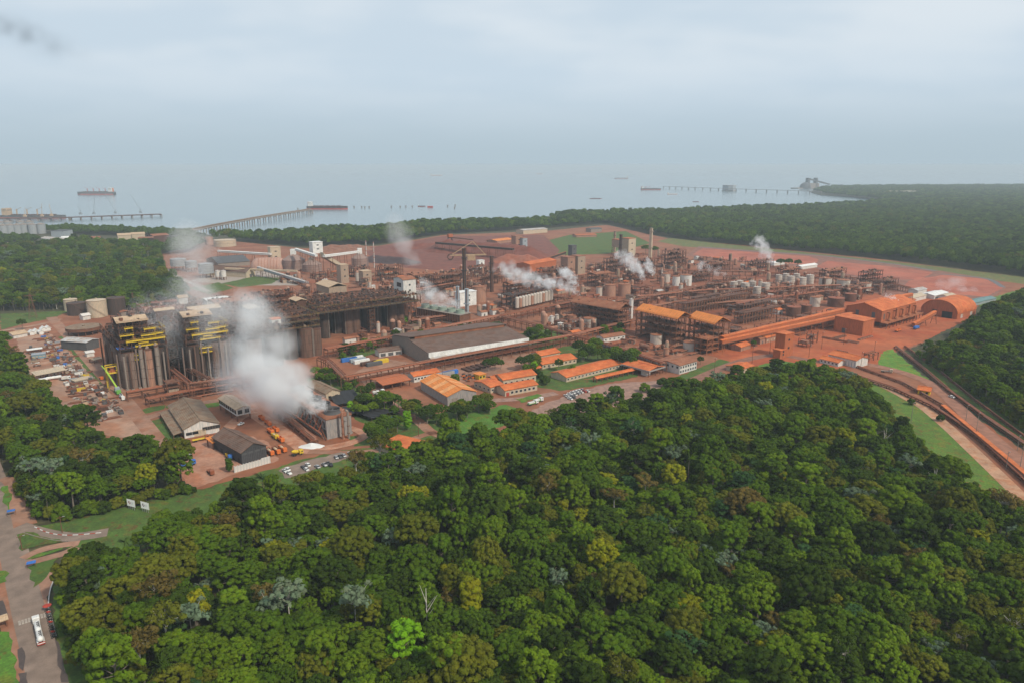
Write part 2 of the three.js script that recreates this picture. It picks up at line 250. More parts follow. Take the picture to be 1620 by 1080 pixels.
// every shape stands on y = 0, is about 1 unit of real metres, and comes as {crown, trunk, R, H}
function treeShape(kind, seed, detail = 1) {
  const R = rng(seed), cl = [], tr = [];
  let H, Rad, size = 0.40, per = 74;
  const bole = (h, r) => { const lean = [(R() - 0.5) * 1.5, (R() - 0.5) * 1.5]; tr.push(limb([0, -0.4, 0], [lean[0] * 0.5, h * 0.5, lean[1] * 0.5], r, r * 0.75, 7), limb([lean[0] * 0.5, h * 0.5, lean[1] * 0.5], [lean[0], h, lean[1]], r * 0.75, r * 0.5, 7)); return lean; };
  const dome = (n, rx, h0, hh, rmin, rmax, flat) => {
    for (let i = 0; i < n; i++) {
      const az = i * 2.399963 + R() * 0.8, e = Math.acos(1 - (i + 0.5) / n * (1 + flat)), k = 0.74 + 0.22 * R() + 0.16 * n3(Math.sin(e) * Math.cos(az) * 1.6 + seed, Math.cos(e) * 1.6, Math.sin(e) * Math.sin(az) * 1.6);
      const c = [Math.sin(e) * Math.cos(az) * rx * k, h0 + Math.cos(e) * hh * k, Math.sin(e) * Math.sin(az) * rx * k];
      cl.push({ c, r: lerp(rmin, rmax, R()) });
    }
  };
  if (kind === 'broad') { H = 19; Rad = 7.6; const h0 = 12.5; const l = bole(10.5, 0.48); dome(150, 6.7, h0, 5.6, 0.5, 1.25, 0.25); for (let i = 0; i < 6; i++) { const a = i / 6 * 6.28 + R(); tr.push(limb([l[0], 9.5 + R(), l[1]], [Math.cos(a) * 4.4, 13 + R() * 2, Math.sin(a) * 4.4], 0.22, 0.08, 5)); } }
  if (kind === 'round') { H = 16; Rad = 5; const l = bole(9, 0.34); dome(92, 4.3, 10.6, 4.7, 0.45, 0.95, 0.5); for (let i = 0; i < 4; i++) { const a = i / 4 * 6.28 + R(); tr.push(limb([l[0], 8, l[1]], [Math.cos(a) * 2.6, 11.5, Math.sin(a) * 2.6], 0.16, 0.06, 5)); } }
  if (kind === 'layered') { H = 20; Rad = 7; const l = bole(14, 0.4); for (let t = 0; t < 4; t++) { const n = 15 + t * 3; for (let i = 0; i < n; i++) { const a = i / n * 6.28 + R(), d = (0.35 + 0.65 * R()) * (6.4 - t * 0.9); cl.push({ c: [Math.cos(a) * d, 10.5 + t * 2.5 + (R() - 0.5) * 1.3 - d * 0.12, Math.sin(a) * d], r: 0.65 + R() * 0.6 }); if (i % 4 === 0) tr.push(limb([l[0] * 0.8, 9 + t * 2, l[1] * 0.8], [Math.cos(a) * d * 0.8, 10 + t * 2.5, Math.sin(a) * d * 0.8], 0.15, 0.05, 5)); } } }
  if (kind === 'column') { H = 15; Rad = 3.2; bole(12, 0.3); for (let i = 0; i < 34; i++) { const y = 2.5 + i / 34 * 11.5, a = i * 2.4, d = (1.9 - 0.9 * Math.abs(y / 14 - 0.45)) * (0.6 + 0.5 * R()); cl.push({ c: [Math.cos(a) * d, y, Math.sin(a) * d], r: 0.9 + R() * 0.7 }); } }
  if (kind === 'cecropia') { H = 17; Rad = 5.5; size = 0.6; per = 22; const l = bole(11, 0.24); for (let i = 0; i < 26; i++) { const a = i * 2.4, d = 1.2 + R() * 3.6, y = 12 + R() * 3.6; cl.push({ c: [Math.cos(a) * d, y, Math.sin(a) * d], r: 0.75 + R() * 0.5 }); tr.push(limb([l[0], 10 + R(), l[1]], [Math.cos(a) * d, y, Math.sin(a) * d], 0.11, 0.05, 5)); } }
  if (kind === 'sparse') { H = 21; Rad = 6; per = 34; size = 0.38; const l = bole(15, 0.36); for (let i = 0; i < 26; i++) { const a = i * 2.4, d = 1 + R() * 4.8, y = 14 + R() * 5.5 - d * 0.3; cl.push({ c: [Math.cos(a) * d, y, Math.sin(a) * d], r: 0.9 + R() * 0.75 }); tr.push(limb([l[0], 11 + R() * 3, l[1]], [Math.cos(a) * d, y, Math.sin(a) * d], 0.13, 0.04, 5)); } }
  if (kind === 'bush') { H = 5.5; Rad = 3; bole(2, 0.16); dome(16, 2.2, 2.2, 2.2, 0.8, 1.25, 0.4); }
  if (kind === 'palm') {
    H = 14; Rad = 3.6; bole(12, 0.17);
    const pos = [], nor = [];
    for (let f = 0; f < 15; f++) {
      const a = f * 2.4, up = 0.25 + 0.9 * R(), len = 3.4 + R() * 0.9;
      for (let j = 0; j < 9; j++) { const t0 = j / 9, d = t0 * len, y = 12 + d * up - d * d * 0.17, w = 0.85 * Math.sin(Math.PI * (0.12 + 0.86 * t0)); for (const s of [-1, 1]) { const bx = Math.cos(a) * d, bz = Math.sin(a) * d, tx = bx - Math.sin(a) * s * w + Math.cos(a) * 0.35, tz = bz + Math.cos(a) * s * w + Math.sin(a) * 0.35, d2 = d + 0.3, y2 = 12 + d2 * up - d2 * d2 * 0.17; const bx2 = Math.cos(a) * d2, bz2 = Math.sin(a) * d2; pos.push(bx, y, bz, tx, y - w * 0.45, tz, bx2, y2, bz2); for (let q = 0; q < 3; q++) nor.push(Math.cos(a) * 0.25, 0.92, Math.sin(a) * 0.25); } }
    }
    const g = new THREE.BufferGeometry(); g.setAttribute('position', new THREE.Float32BufferAttribute(pos, 3)); g.setAttribute('normal', new THREE.Float32BufferAttribute(nor, 3)); col(g, () => [1, 1, 1]);
    return { crown: g, trunk: mergeGeometries(tr), R: Rad, H };
  }
  return { crown: leafCloud(cl, size / Math.sqrt(detail), per * detail, R), trunk: mergeGeometries(tr), R: Rad, H };
}
const leafMat = (r, g, b) => new THREE.MeshPhysicalMaterial({ color: lin(r, g, b), roughness: 0.85, vertexColors: true, transmission: 0.12, thickness: 0, specularIntensity: 0.08, side: THREE.DoubleSide });
M.bark = std({ color: lin(0.16, 0.13, 0.10) }); M.paleBark = std({ color: lin(0.42, 0.38, 0.33) });
const LEAF = { // base colours of the foliage
  dark: [0.034, 0.058, 0.005], green: [0.056, 0.098, 0.005], mid: [0.088, 0.138, 0.006], olive: [0.096, 0.104, 0.008], yellow: [0.175, 0.180, 0.006], lime: [0.140, 0.290, 0.009], silver: [0.100, 0.138, 0.080], brown: [0.108, 0.080, 0.018], blue: [0.036, 0.078, 0.022],
};
const SH = { // a few shapes of each kind
  broad: [101, 102, 103].map((s) => treeShape('broad', s)), round: [111, 112, 113].map((s) => treeShape('round', s)), layered: [121, 122].map((s) => treeShape('layered', s)),
  column: [131].map((s) => treeShape('column', s)), cecropia: [141, 142].map((s) => treeShape('cecropia', s)), sparse: [151].map((s) => treeShape('sparse', s)), palm: [161].map((s) => treeShape('palm', s)), bush: [171, 172].map((s) => treeShape('bush', s)),
};
const inside = (p, poly) => { let c = false; for (let i = 0, j = poly.length - 1; i < poly.length; j = i++) { const [xi, zi] = poly[i], [xj, zj] = poly[j]; if ((zi > p[1]) !== (zj > p[1]) && p[0] < (xj - xi) * (p[1] - zi) / (zj - zi) + xi) c = !c; } return c; };
const polyOf = (px) => px.map(([u, v, h]) => at(u, v, h ?? 0));
// which place a point of the scene takes in the picture's frame, to leave out what lies outside it
function inView(x, z, margin = 30) { const d = -z * cP + EYE * sP; if (d < 60) return false; const u = 810 + x / d * FOCAL, v = 540 - FOCAL * ((-EYE + 14) * cP - z * -sP * -1) / d; return Math.abs(u - 810) < 810 + margin * FOCAL / d; }

const foreWood = polyOf([[150, 1090, 2], [126, 1010, 2], [114, 935, 4], [128, 898, 5], [130, 880, 10], [180, 852, 10], [250, 822, 10], [300, 800, 10], [350, 786, 10], [430, 768, 10], [520, 748, 10], [560, 738, 10], [640, 724, 7], [700, 708, 7], [760, 691, 7], [830, 664, 7], [900, 647, 7], [960, 642, 7], [1030, 631, 7], [1100, 616, 6], [1150, 606, 6], [1200, 596, 5], [1260, 588, 5], [1330, 604, 5], [1376, 628, 5], [1412, 672, 5], [1446, 708, 5], [1486, 748, 5], [1535, 792, 5], [1580, 808, 5], [1615, 822, 5], [1800, 930, 5], [2300, 1500, 0], [1500, 1700, 0], [200, 1700, 0]]);
const leftWood = polyOf([[-400, 540, 8], [0, 545, 7], [40, 585, 7], [75, 640, 7], [150, 682, 7], [215, 704, 7], [240, 722, 6], [268, 742, 5], [292, 762, 5], [302, 782, 1], [235, 797, 1], [160, 816, 1], [80, 832, 1], [50, 815, 1], [36, 775, 1], [20, 735, 1], [0, 722, 1], [-300, 720, 1]]);
const backLeftWood = polyOf([[-900, 430], [-300, 408], [0, 402], [70, 392], [130, 391], [200, 393], [250, 404], [262, 440], [300, 468], [225, 496], [100, 490], [0, 493], [-300, 510], [-900, 540]]);
const rightWood = polyOf([[1456, 566, 3], [1462, 556, 5], [1500, 538, 6], [1545, 512, 6], [1570, 492, 6], [1630, 466, 6], [2000, 430, 6], [2400, 560], [2000, 700], [1640, 688, 1], [1560, 634, 1], [1500, 594, 1]]);
const farWood = polyOf([[1036, 372], [1100, 381], [1250, 396], [1420, 412], [1640, 440], [2000, 480], [2600, 420], [2600, 300], [1620, 295], [1400, 296], [1315, 297], [1296, 300], [1288, 304], [1310, 308], [1360, 313], [1412, 318], [1395, 322], [1340, 325], [1290, 329.5], [1200, 331.5], [1100, 335.5], [1000, 338.5], [885, 343], [860, 352], [760, 355], [690, 356], [640, 361], [560, 367], [480, 371], [400, 377], [330, 379], [480, 391], [600, 387], [700, 371], [860, 362], [960, 354]]);

const kinds = [['broad', 0.25], ['round', 0.35], ['layered', 0.14], ['column', 0.04], ['cecropia', 0.03], ['sparse', 0.03], ['palm', 0.04], ['bush', 0.12]];
const pick = (list, t) => { for (const [k, w] of list) { if ((t -= w) < 0) return k; } return list[0][0]; };
const tones = { broad: [['dark', 0.30], ['green', 0.25], ['olive', 0.22], ['mid', 0.1], ['yellow', 0.06], ['brown', 0.07]], round: [['dark', 0.26], ['green', 0.30], ['mid', 0.22], ['olive', 0.1], ['yellow', 0.08], ['blue', 0.04]], layered: [['green', 0.4], ['mid', 0.25], ['dark', 0.2], ['blue', 0.1], ['lime', 0.05]], column: [['mid', 0.4], ['yellow', 0.25], ['olive', 0.35]], cecropia: [['silver', 0.7], ['blue', 0.3]], sparse: [['brown', 0.35], ['olive', 0.4], ['dark', 0.25]], palm: [['green', 0.6], ['blue', 0.4]], bush: [['green', 0.4], ['mid', 0.3], ['dark', 0.3]] };
const places = [], openMeadow = polyOf([[92, 852], [170, 844], [250, 824], [330, 798], [440, 757], [440, 738], [372, 754], [300, 775], [240, 786], [160, 807], [62, 828]]);
function plantWood(poly, step, seed, scale = 1) {
  const R = rng(seed), xs = poly.map((p) => p[0]), zs = poly.map((p) => p[1]);
  for (let x = Math.min(...xs); x < Math.max(...xs); x += step) for (let z = Math.min(...zs); z < Math.max(...zs); z += step) {
    const p = [x + (R() - 0.5) * step * 0.95, z + (R() - 0.5) * step * 0.95], a = R(), b = R(), c = R(), d = R(), e = R();
    if (!inside(p, poly) || !inView(p[0], p[1], 130) || inside(p, openMeadow)) continue;
    // stands of one species, as the wood shows them
    const drift = n2(p[0] / 55, p[1] / 55) * 0.5 + 0.5, kind = pick(kinds, clamp(a * 0.72 + drift * 0.28, 0, 0.999)), tone = pick(tones[kind], clamp(b * 0.75 + (n2(p[0] / 40 + 50, p[1] / 40) * 0.5 + 0.5) * 0.25, 0, 0.999));
    const s = scale * (kind === 'bush' ? 0.9 + 0.7 * c : 0.56 + 0.50 * c * c * c + 0.14 * d), ax = 0.86 + 0.3 * e;
    places.push({ x: p[0], z: p[1], kind, tone, s, ax, sy: s * (kind === 'bush' ? 1 : 0.86 + 0.3 * d) * (0.9 + 0.16 * (n2(p[0] / 90, p[1] / 90 + 9))), turn: e * 6.283, v: Math.floor(e * 97), d: Math.hypot(p[0], p[1]) });
  }
}
plantWood(foreWood, 5.0, 201); plantWood(leftWood, 5.0, 202); plantWood(rightWood, 6.2, 203, 1.1); plantWood(backLeftWood, 6.8, 204, 1.1);
plantWood(polyOf([[-70, 560], [-150, 660], [-75, 770], [-60, 880], [-40, 990], [-300, 1080], [-1200, 900], [-1200, 560]]), 7.5, 205, 1.1);   // the wood across the main road
// the largest in view stand as trees of their own, the rest are one wood
const matOf = new Map(); const leafOf = (tone, k) => { const key = tone + k; if (!matOf.has(key)) { const c = LEAF[tone], f = 0.85 + 0.15 * k; matOf.set(key, leafMat(c[0] * f * (1 + 0.06 * (k - 1)), c[1] * f, c[2] * f)); } return matOf.get(key); };
const labelOf = { broad: 'wide-crowned tree', round: 'round-crowned tree', layered: 'tall tree with tiered crown', column: 'narrow vine-covered tree', cecropia: 'umbrella-shaped tree with large leaves', sparse: 'tall thin-crowned tree with bare limbs', palm: 'slender feather-leaved palm', bush: 'low leafy shrub' };
const toneWord = { dark: 'dark green', green: 'deep green', mid: 'fresh green', olive: 'olive green', yellow: 'yellow green', lime: 'bright lime green', silver: 'silvery grey-green', brown: 'brownish', blue: 'blue-green' };
// a few single trees that the photograph shows plainly
for (const [u, v, kind, tone, s, h] of [[640, 1005, 'layered', 'lime', 1.0, 15], [190, 930, 'broad', 'olive', 1.0, 15], [305, 945, 'round', 'yellow', 0.95, 13], [455, 945, 'cecropia', 'silver', 1.15, 14], [430, 955, 'cecropia', 'silver', 1.0, 13], [560, 945, 'cecropia', 'silver', 1.1, 14], [745, 925, 'column', 'yellow', 1.2, 15], [985, 905, 'broad', 'olive', 1.1, 18], [1265, 660, 'broad', 'green', 1.1, 18], [1180, 790, 'broad', 'brown', 1.1, 16], [555, 845, 'broad', 'olive', 1.1, 18], [660, 830, 'broad', 'olive', 1.15, 17], [1500, 800, 'sparse', 'brown', 0.9, 12], [1335, 690, 'round', 'yellow', 1.2, 14]]) {
  const [x, z] = at(u, v, h); for (let i = places.length - 1; i >= 0; i--) if (Math.hypot(places[i].x - x, places[i].z - z) < 4 * s) places.splice(i, 1);
  places.push({ x, z, kind, tone, s, sy: s, turn: u, v: u, d: 0 });
}
{ // low growth along the open edges of the woods
  const R = rng(333); for (const px of [[[302, 780], [235, 793], [160, 812], [85, 829], [52, 812], [38, 775], [22, 737]], [[1458, 566], [1500, 593], [1560, 633], [1640, 687]], [[114, 900], [106, 935], [118, 1010], [142, 1085]], [[1390, 640], [1425, 682], [1460, 718], [1500, 758], [1545, 796], [1600, 818]]]) for (let i = 0; i + 1 < px.length; i++) { const A = at(...px[i]), B = at(...px[i + 1]), n = Math.ceil(Math.hypot(B[0] - A[0], B[1] - A[1]) / 2.4); for (let k = 0; k < n; k++) { const s = 0.55 + 0.7 * R(), x = lerp(A[0], B[0], k / n) + (R() - 0.5) * 5, z = lerp(A[1], B[1], k / n) - R() * 5; places.push({ x, z, kind: 'bush', tone: ['green', 'mid', 'dark', 'olive'][Math.floor(R() * 4)], s, sy: s * (0.8 + 0.5 * R()), turn: R() * 6, v: k, d: Math.hypot(x, z) + 400 }); } }
}
places.sort((a, b) => a.d - b.d);
const ALONE = 190;
function plantOne(p, label, group) {
  const sh = SH[p.kind][p.v % SH[p.kind].length], t = thing(p.kind === 'palm' ? 'palm_tree' : p.kind === 'bush' ? 'bush' : 'forest_tree', label, p.kind === 'palm' ? 'palm' : p.kind === 'bush' ? 'bush' : 'tree', [p.x, 0, p.z], p.turn, group);
  t.scale.set(p.s * (p.ax ?? 1), p.sy, p.s / (p.ax ?? 1)); part(t, 'trunk', sh.trunk, p.kind === 'cecropia' || p.kind === 'sparse' ? M.paleBark : M.bark); part(t, 'crown', sh.crown, leafOf(p.tone, p.v % 3)); return t;
}
places.slice(0, ALONE).forEach((p) => plantOne(p, `${toneWord[p.tone]} ${labelOf[p.kind]} in the forest by the road`, `${toneWord[p.tone]} ${labelOf[p.kind]}s of the forest`));
function mass(name, label, list, shapes, trunks = true) {
  const root = new THREE.Group(); root.name = numbered(name); tag(root, label, 'forest', null, 'stuff'); scene.add(root);
  const sets = new Map(), m4 = new THREE.Matrix4(), q = new THREE.Quaternion(), e = new THREE.Euler(), c = new THREE.Color();
  for (const p of list) { const arr = shapes[p.kind], key = p.kind + (p.v % arr.length); if (!sets.has(key)) sets.set(key, { sh: arr[p.v % arr.length], list: [], kind: p.kind }); sets.get(key).list.push(p); }
  for (const { sh, list: l, kind } of sets.values()) {
    const im = new THREE.InstancedMesh(sh.crown, M.leaf, l.length), it = trunks && new THREE.InstancedMesh(sh.trunk, kind === 'cecropia' || kind === 'sparse' ? M.paleBark : M.bark, l.length);
    l.forEach((p, i) => { e.set(0, p.turn, 0); q.setFromEuler(e); m4.compose(new THREE.Vector3(p.x, 0, p.z), q, new THREE.Vector3(p.s * (p.ax ?? 1), p.sy, p.s / (p.ax ?? 1))); im.setMatrixAt(i, m4); if (it) it.setMatrixAt(i, m4); const L = LEAF[p.tone], f = 0.8 + 0.4 * ((p.v * 37 % 97) / 97); im.setColorAt(i, c.setRGB(L[0] * f, L[1] * f, L[2] * f)); });
    for (const o of [im, it]) if (o) { o.name = o === im ? 'crowns' : 'trunks'; o.userData.kind = 'stuff'; o.castShadow = o.receiveShadow = true; root.add(o); }
  }
  return root;
}
M.leaf = leafMat(1, 1, 1);
mass('forest', 'dense green rainforest canopy around the plant', places.slice(ALONE), SH);
// the woods beyond the plant, down to the sea
{
  const far = { broad: [301, 302, 303].map((s) => treeShape('broad', s, 0.10)), round: [311, 312, 313].map((s) => treeShape('round', s, 0.11)), layered: [321].map((s) => treeShape('layered', s, 0.11)) };
  const R = rng(77), list = [], xs = farWood.map((p) => p[0]), zs = farWood.map((p) => p[1]), x0 = Math.min(...xs), x1 = Math.max(...xs), z0 = Math.min(...zs), z1 = Math.max(...zs);
  for (let z = z1; z > z0;) {
    const step = z > -1600 ? 7.5 : z > -2600 ? 10 : 13;
    for (let x = x0; x < x1; x += step) {
      const p = [x + (R() - 0.5) * step, z + (R() - 0.5) * step], a = R(), b = R(), c = R(), e = R();
      if (!inView(p[0], p[1], 120) || !inside(p, farWood)) continue;
      const kind = a < 0.4 ? 'broad' : a < 0.86 ? 'round' : 'layered', tone = pick([['dark', 0.36], ['green', 0.34], ['mid', 0.16], ['olive', 0.12], ['yellow', 0.02]], clamp(b * 0.7 + 0.3 * (n2(p[0] / 120, p[1] / 120) * 0.5 + 0.5), 0, 0.999)), s = (0.7 + 0.6 * c * c) * (step / 10.5) ** 0.8;
      list.push({ x: p[0], z: p[1], kind, tone, s, sy: (0.75 + 0.4 * c) * (0.9 + 0.15 * n2(p[0] / 150, p[1] / 150)), turn: e * 6.28, v: Math.floor(e * 97) });
    }
    z -= step;
  }
  for (const px of [[[60, 369], [100, 363.5], [190, 366.5], [250, 369.5], [300, 373], [330, 379], [270, 378], [180, 373], [90, 371]], [[-60, 399], [0, 396], [40, 391], [70, 393], [130, 394], [200, 395], [256, 404], [262, 400], [250, 390], [205, 389], [150, 391], [120, 393], [60, 391], [35, 395], [0, 402], [-60, 406]], [[-60, 383], [0, 379], [60, 380], [60, 385], [0, 389], [-60, 392]], [[268, 386], [300, 380], [325, 388], [300, 400], [262, 404]]]) { const poly = polyOf(px), X = poly.map((p) => p[0]), Z = poly.map((p) => p[1]); for (let x = Math.min(...X); x < Math.max(...X); x += 8) for (let z = Math.min(...Z); z < Math.max(...Z); z += 8) { const p = [x + R() * 8, z + R() * 8], c = R(), e = R(); if (inside(p, poly)) list.push({ x: p[0], z: p[1], kind: c < 0.5 ? 'broad' : 'round', tone: e < 0.5 ? 'dark' : 'green', s: 0.6 + 0.4 * c, sy: 0.6 + 0.3 * e, turn: e * 6.28, v: Math.floor(e * 97) }); } }
  mass('far_forest', 'hazy rainforest between the plant and the sea', list, far, false);
}
// ---------------------------------------------------------------- building kit
const GRID = THREE.MathUtils.degToRad(37.5), gA = [Math.cos(GRID), -Math.sin(GRID)], gB = [-Math.sin(GRID), -Math.cos(GRID)];   // the plant's own axes on the ground
const grid = (u, v, a = 0, b = 0) => { const [x, z] = at(u, v); return [x + gA[0] * a + gB[0] * b, z + gA[1] * a + gB[1] * b]; };
const geoCache = new Map(), cached = (k, f) => { if (!geoCache.has(k)) geoCache.set(k, f()); return geoCache.get(k); };
const f2 = (n) => n.toFixed(2);
function uvMetres(g) {                                            // lays the texture on in metres, by the way each face points
  const p = g.attributes.position, n = g.attributes.normal, uv = new Float32Array(p.count * 2);
  for (let i = 0; i < p.count; i++) { const ax = Math.abs(n.getX(i)), ay = Math.abs(n.getY(i)), az = Math.abs(n.getZ(i)); const X = p.getX(i), Y = p.getY(i), Z = p.getZ(i); if (ay >= ax && ay >= az) { uv[2 * i] = X; uv[2 * i + 1] = Z; } else if (ax > az) { uv[2 * i] = Z; uv[2 * i + 1] = Y; } else { uv[2 * i] = X; uv[2 * i + 1] = Y; } }
  g.setAttribute('uv', new THREE.BufferAttribute(uv, 2)); return g;
}
function bx(x0, x1, y0, y1, z0, z1) { return cached(`b${[x0, x1, y0, y1, z0, z1].map(f2)}`, () => { const g = new THREE.BoxGeometry(x1 - x0, y1 - y0, z1 - z0); g.translate((x0 + x1) / 2, (y0 + y1) / 2, (z0 + z1) / 2); return uvMetres(g); }); }
const merge = (list) => { const l = list.map((g) => { const c = (g.index ? g.toNonIndexed() : g.clone()); for (const k of Object.keys(c.attributes)) if (!['position', 'normal', 'uv'].includes(k)) c.deleteAttribute(k); return c; }); return mergeGeometries(l); };
function cyl(r0, r1, h, seg = 24, open = false) { return cached(`c${[r0, r1, h, seg].map(f2)}${open}`, () => { const g = new THREE.CylinderGeometry(r1, r0, h, seg, 1, open); g.translate(0, h / 2, 0); const u = g.attributes.uv, p = g.attributes.position, n = g.attributes.normal; for (let i = 0; i < u.count; i++) { if (Math.abs(n.getY(i)) > 0.9) u.setXY(i, p.getX(i), p.getZ(i)); else u.setXY(i, u.getX(i) * 2 * Math.PI * r0, p.getY(i)); } return g; }); }
function bar(p, q, w, d = w) { const P = new THREE.Vector3(...p), Q = new THREE.Vector3(...q), D = Q.clone().sub(P), L = D.length(), g = new THREE.BoxGeometry(w, L, d); g.translate(0, L / 2, 0); uvMetres(g); g.applyQuaternion(new THREE.Quaternion().setFromUnitVectors(new THREE.Vector3(0, 1, 0), D.normalize())); g.translate(P.x, P.y, P.z); return g; }
function rod(p, q, r, seg = 8) { const P = new THREE.Vector3(...p), Q = new THREE.Vector3(...q), D = Q.clone().sub(P), L = D.length(), g = cyl(r, r, L, seg).clone(); g.applyQuaternion(new THREE.Quaternion().setFromUnitVectors(new THREE.Vector3(0, 1, 0), D.normalize())); g.translate(P.x, P.y, P.z); return g; }
function extrudeX(profile, x0, x1) {                               // profile [[z, y], ...] drawn along local x
  const s = new THREE.Shape(profile.map(([z, y]) => new THREE.Vector2(z, y))), g = new THREE.ExtrudeGeometry(s, { depth: x1 - x0, bevelEnabled: false }); g.rotateY(-Math.PI / 2); g.scale(1, 1, 1); // shape x -> z
  const m = new THREE.Matrix4().makeBasis(new THREE.Vector3(1, 0, 0), new THREE.Vector3(0, 1, 0), new THREE.Vector3(0, 0, 1)); g.applyMatrix4(m); g.translate(x1, 0, 0); return uvMetres(g);
}
function extrudeZ(profile, z0, z1) { const s = new THREE.Shape(profile.map(([x, y]) => new THREE.Vector2(x, y))), g = new THREE.ExtrudeGeometry(s, { depth: z1 - z0, bevelEnabled: false }); g.translate(0, 0, z0); return uvMetres(g); }
function frame(p, q) { const dx = q[0] - p[0], dz = q[1] - p[1]; return { pos: [p[0], 0, p[1]], turn: Math.atan2(-dz, dx), L: Math.hypot(dx, dz) }; }

// colours of things
const C = {
  orangeTile: () => paint('orangeTile', 0.64, 0.165, 0.04, { ribs: 1, tex: T.dirt, period: 26, rough: 0.9 }), orangeRoof: () => paint('orangeRoof', 0.78, 0.255, 0.05, { ribs: 1, tex: T.streak, period: 15 }), rustRoof: () => paint('rustRoof', 0.34, 0.13, 0.06, { ribs: 1, tex: T.dirt, period: 22 }),
  redOrange: () => paint('redOrange', 0.48, 0.135, 0.045, { ribs: 1, tex: T.streak, period: 13, py: 20 }), brownRoof: () => paint('brownRoof', 0.165, 0.098, 0.070, { ribs: 1, tex: T.dirt, period: 26 }), greyBrownRoof: () => paint('greyBrownRoof', 0.27, 0.185, 0.118, { ribs: 1, tex: T.dirt, period: 19 }), tanRoof: () => paint('tanRoof', 0.56, 0.40, 0.26, { ribs: 1, period: 17 }),
  white: () => paint('white', 0.74, 0.72, 0.69, { tex: T.streak, period: 11, py: 16 }), cleanWhite: () => paint('cleanWhite', 0.80, 0.80, 0.78), cream: () => paint('cream', 0.60, 0.49, 0.36, { tex: T.streak, period: 12 }), beige: () => paint('beige', 0.42, 0.31, 0.23, { tex: T.streak, period: 12 }), greyWall: () => paint('greyWall', 0.36, 0.33, 0.32, { tex: T.streak, period: 12, ribs: 1 }), greyBlue: () => paint('greyBlue', 0.36, 0.41, 0.46, { tex: T.streak, period: 12 }),
  concrete: () => paint('oldConcrete', 0.30, 0.25, 0.215, { tex: T.streak, period: 9 }), dark: () => paint('darkShed', 0.055, 0.055, 0.06, { ribs: 1 }), darkGrey: () => paint('darkGrey', 0.10, 0.10, 0.105), greySheet: () => paint('greySheet', 0.52, 0.50, 0.48, { ribs: 1, tex: T.dirt, period: 20 }),
  rust: () => paint('rust', 0.125, 0.055, 0.034, { tex: T.streaks, period: 8, rough: 0.9 }), rustDark: () => paint('rustDark', 0.058, 0.037, 0.030, { tex: T.streaks, period: 9 }), rustPipe: () => paint('rustPipe', 0.30, 0.098, 0.045, { tex: T.dirt, period: 14 }), pinkPipe: () => paint('pinkPipe', 0.37, 0.175, 0.11, { tex: T.dirt, period: 14 }), steel: () => paint('steelBrown', 0.195, 0.083, 0.046, { tex: T.dirt, period: 10 }), orangeSteel: () => paint('orangeSteel', 0.40, 0.14, 0.055, { tex: T.dirt, period: 12 }),
  siloBrown: () => paint('siloBrown', 0.175, 0.096, 0.066, { tex: T.streaks, period: 13, py: 40 }), siloDark: () => paint('siloDark', 0.085, 0.055, 0.044, { tex: T.streaks, period: 11, py: 36 }), siloGrey: () => paint('siloGrey', 0.27, 0.19, 0.155, { tex: T.streaks, period: 9, py: 40 }), salmon: () => paint('salmon', 0.46, 0.255, 0.175, { tex: T.streaks, period: 13, py: 30 }), tankWhite: () => paint('tankWhite', 0.60, 0.53, 0.47, { tex: T.streak, period: 7, py: 15 }), tankPink: () => paint('tankPink', 0.45, 0.24, 0.165, { tex: T.streak, period: 8, py: 18 }), settler: () => paint('settler', 0.155, 0.066, 0.040, { tex: T.streak, period: 12 }), settlerTop: () => paint('settlerTop', 0.33, 0.105, 0.05, { tex: T.dirt, period: 16 }), siloBlue: () => paint('siloBlue', 0.37, 0.40, 0.43, { tex: T.streak, period: 10, py: 20 }),
  yellow: () => paint('yellow', 0.70, 0.48, 0.022), blue: () => paint('blueTarp', 0.035, 0.17, 0.55), black: () => paint('black', 0.018, 0.018, 0.02), glass: () => (M.glassDark ??= new THREE.MeshStandardMaterial({ color: lin(0.025, 0.03, 0.035), roughness: 0.15 })), redPaint: () => paint('redPaint', 0.45, 0.05, 0.03), orangePaint: () => paint('orangePaint', 0.70, 0.17, 0.03), teal: () => paint('teal', 0.16, 0.27, 0.28), chrome: () => paint('galv', 0.45, 0.45, 0.46, { rough: 0.5, metal: 0.4 }), tyre: () => paint('tyre', 0.02, 0.02, 0.02, { rough: 1 }), lattice: () => paint('lattice', 0.37, 0.165, 0.09, { tex: T.dirt, period: 9 }), green: () => paint('greenPaint', 0.15, 0.42, 0.07),
};
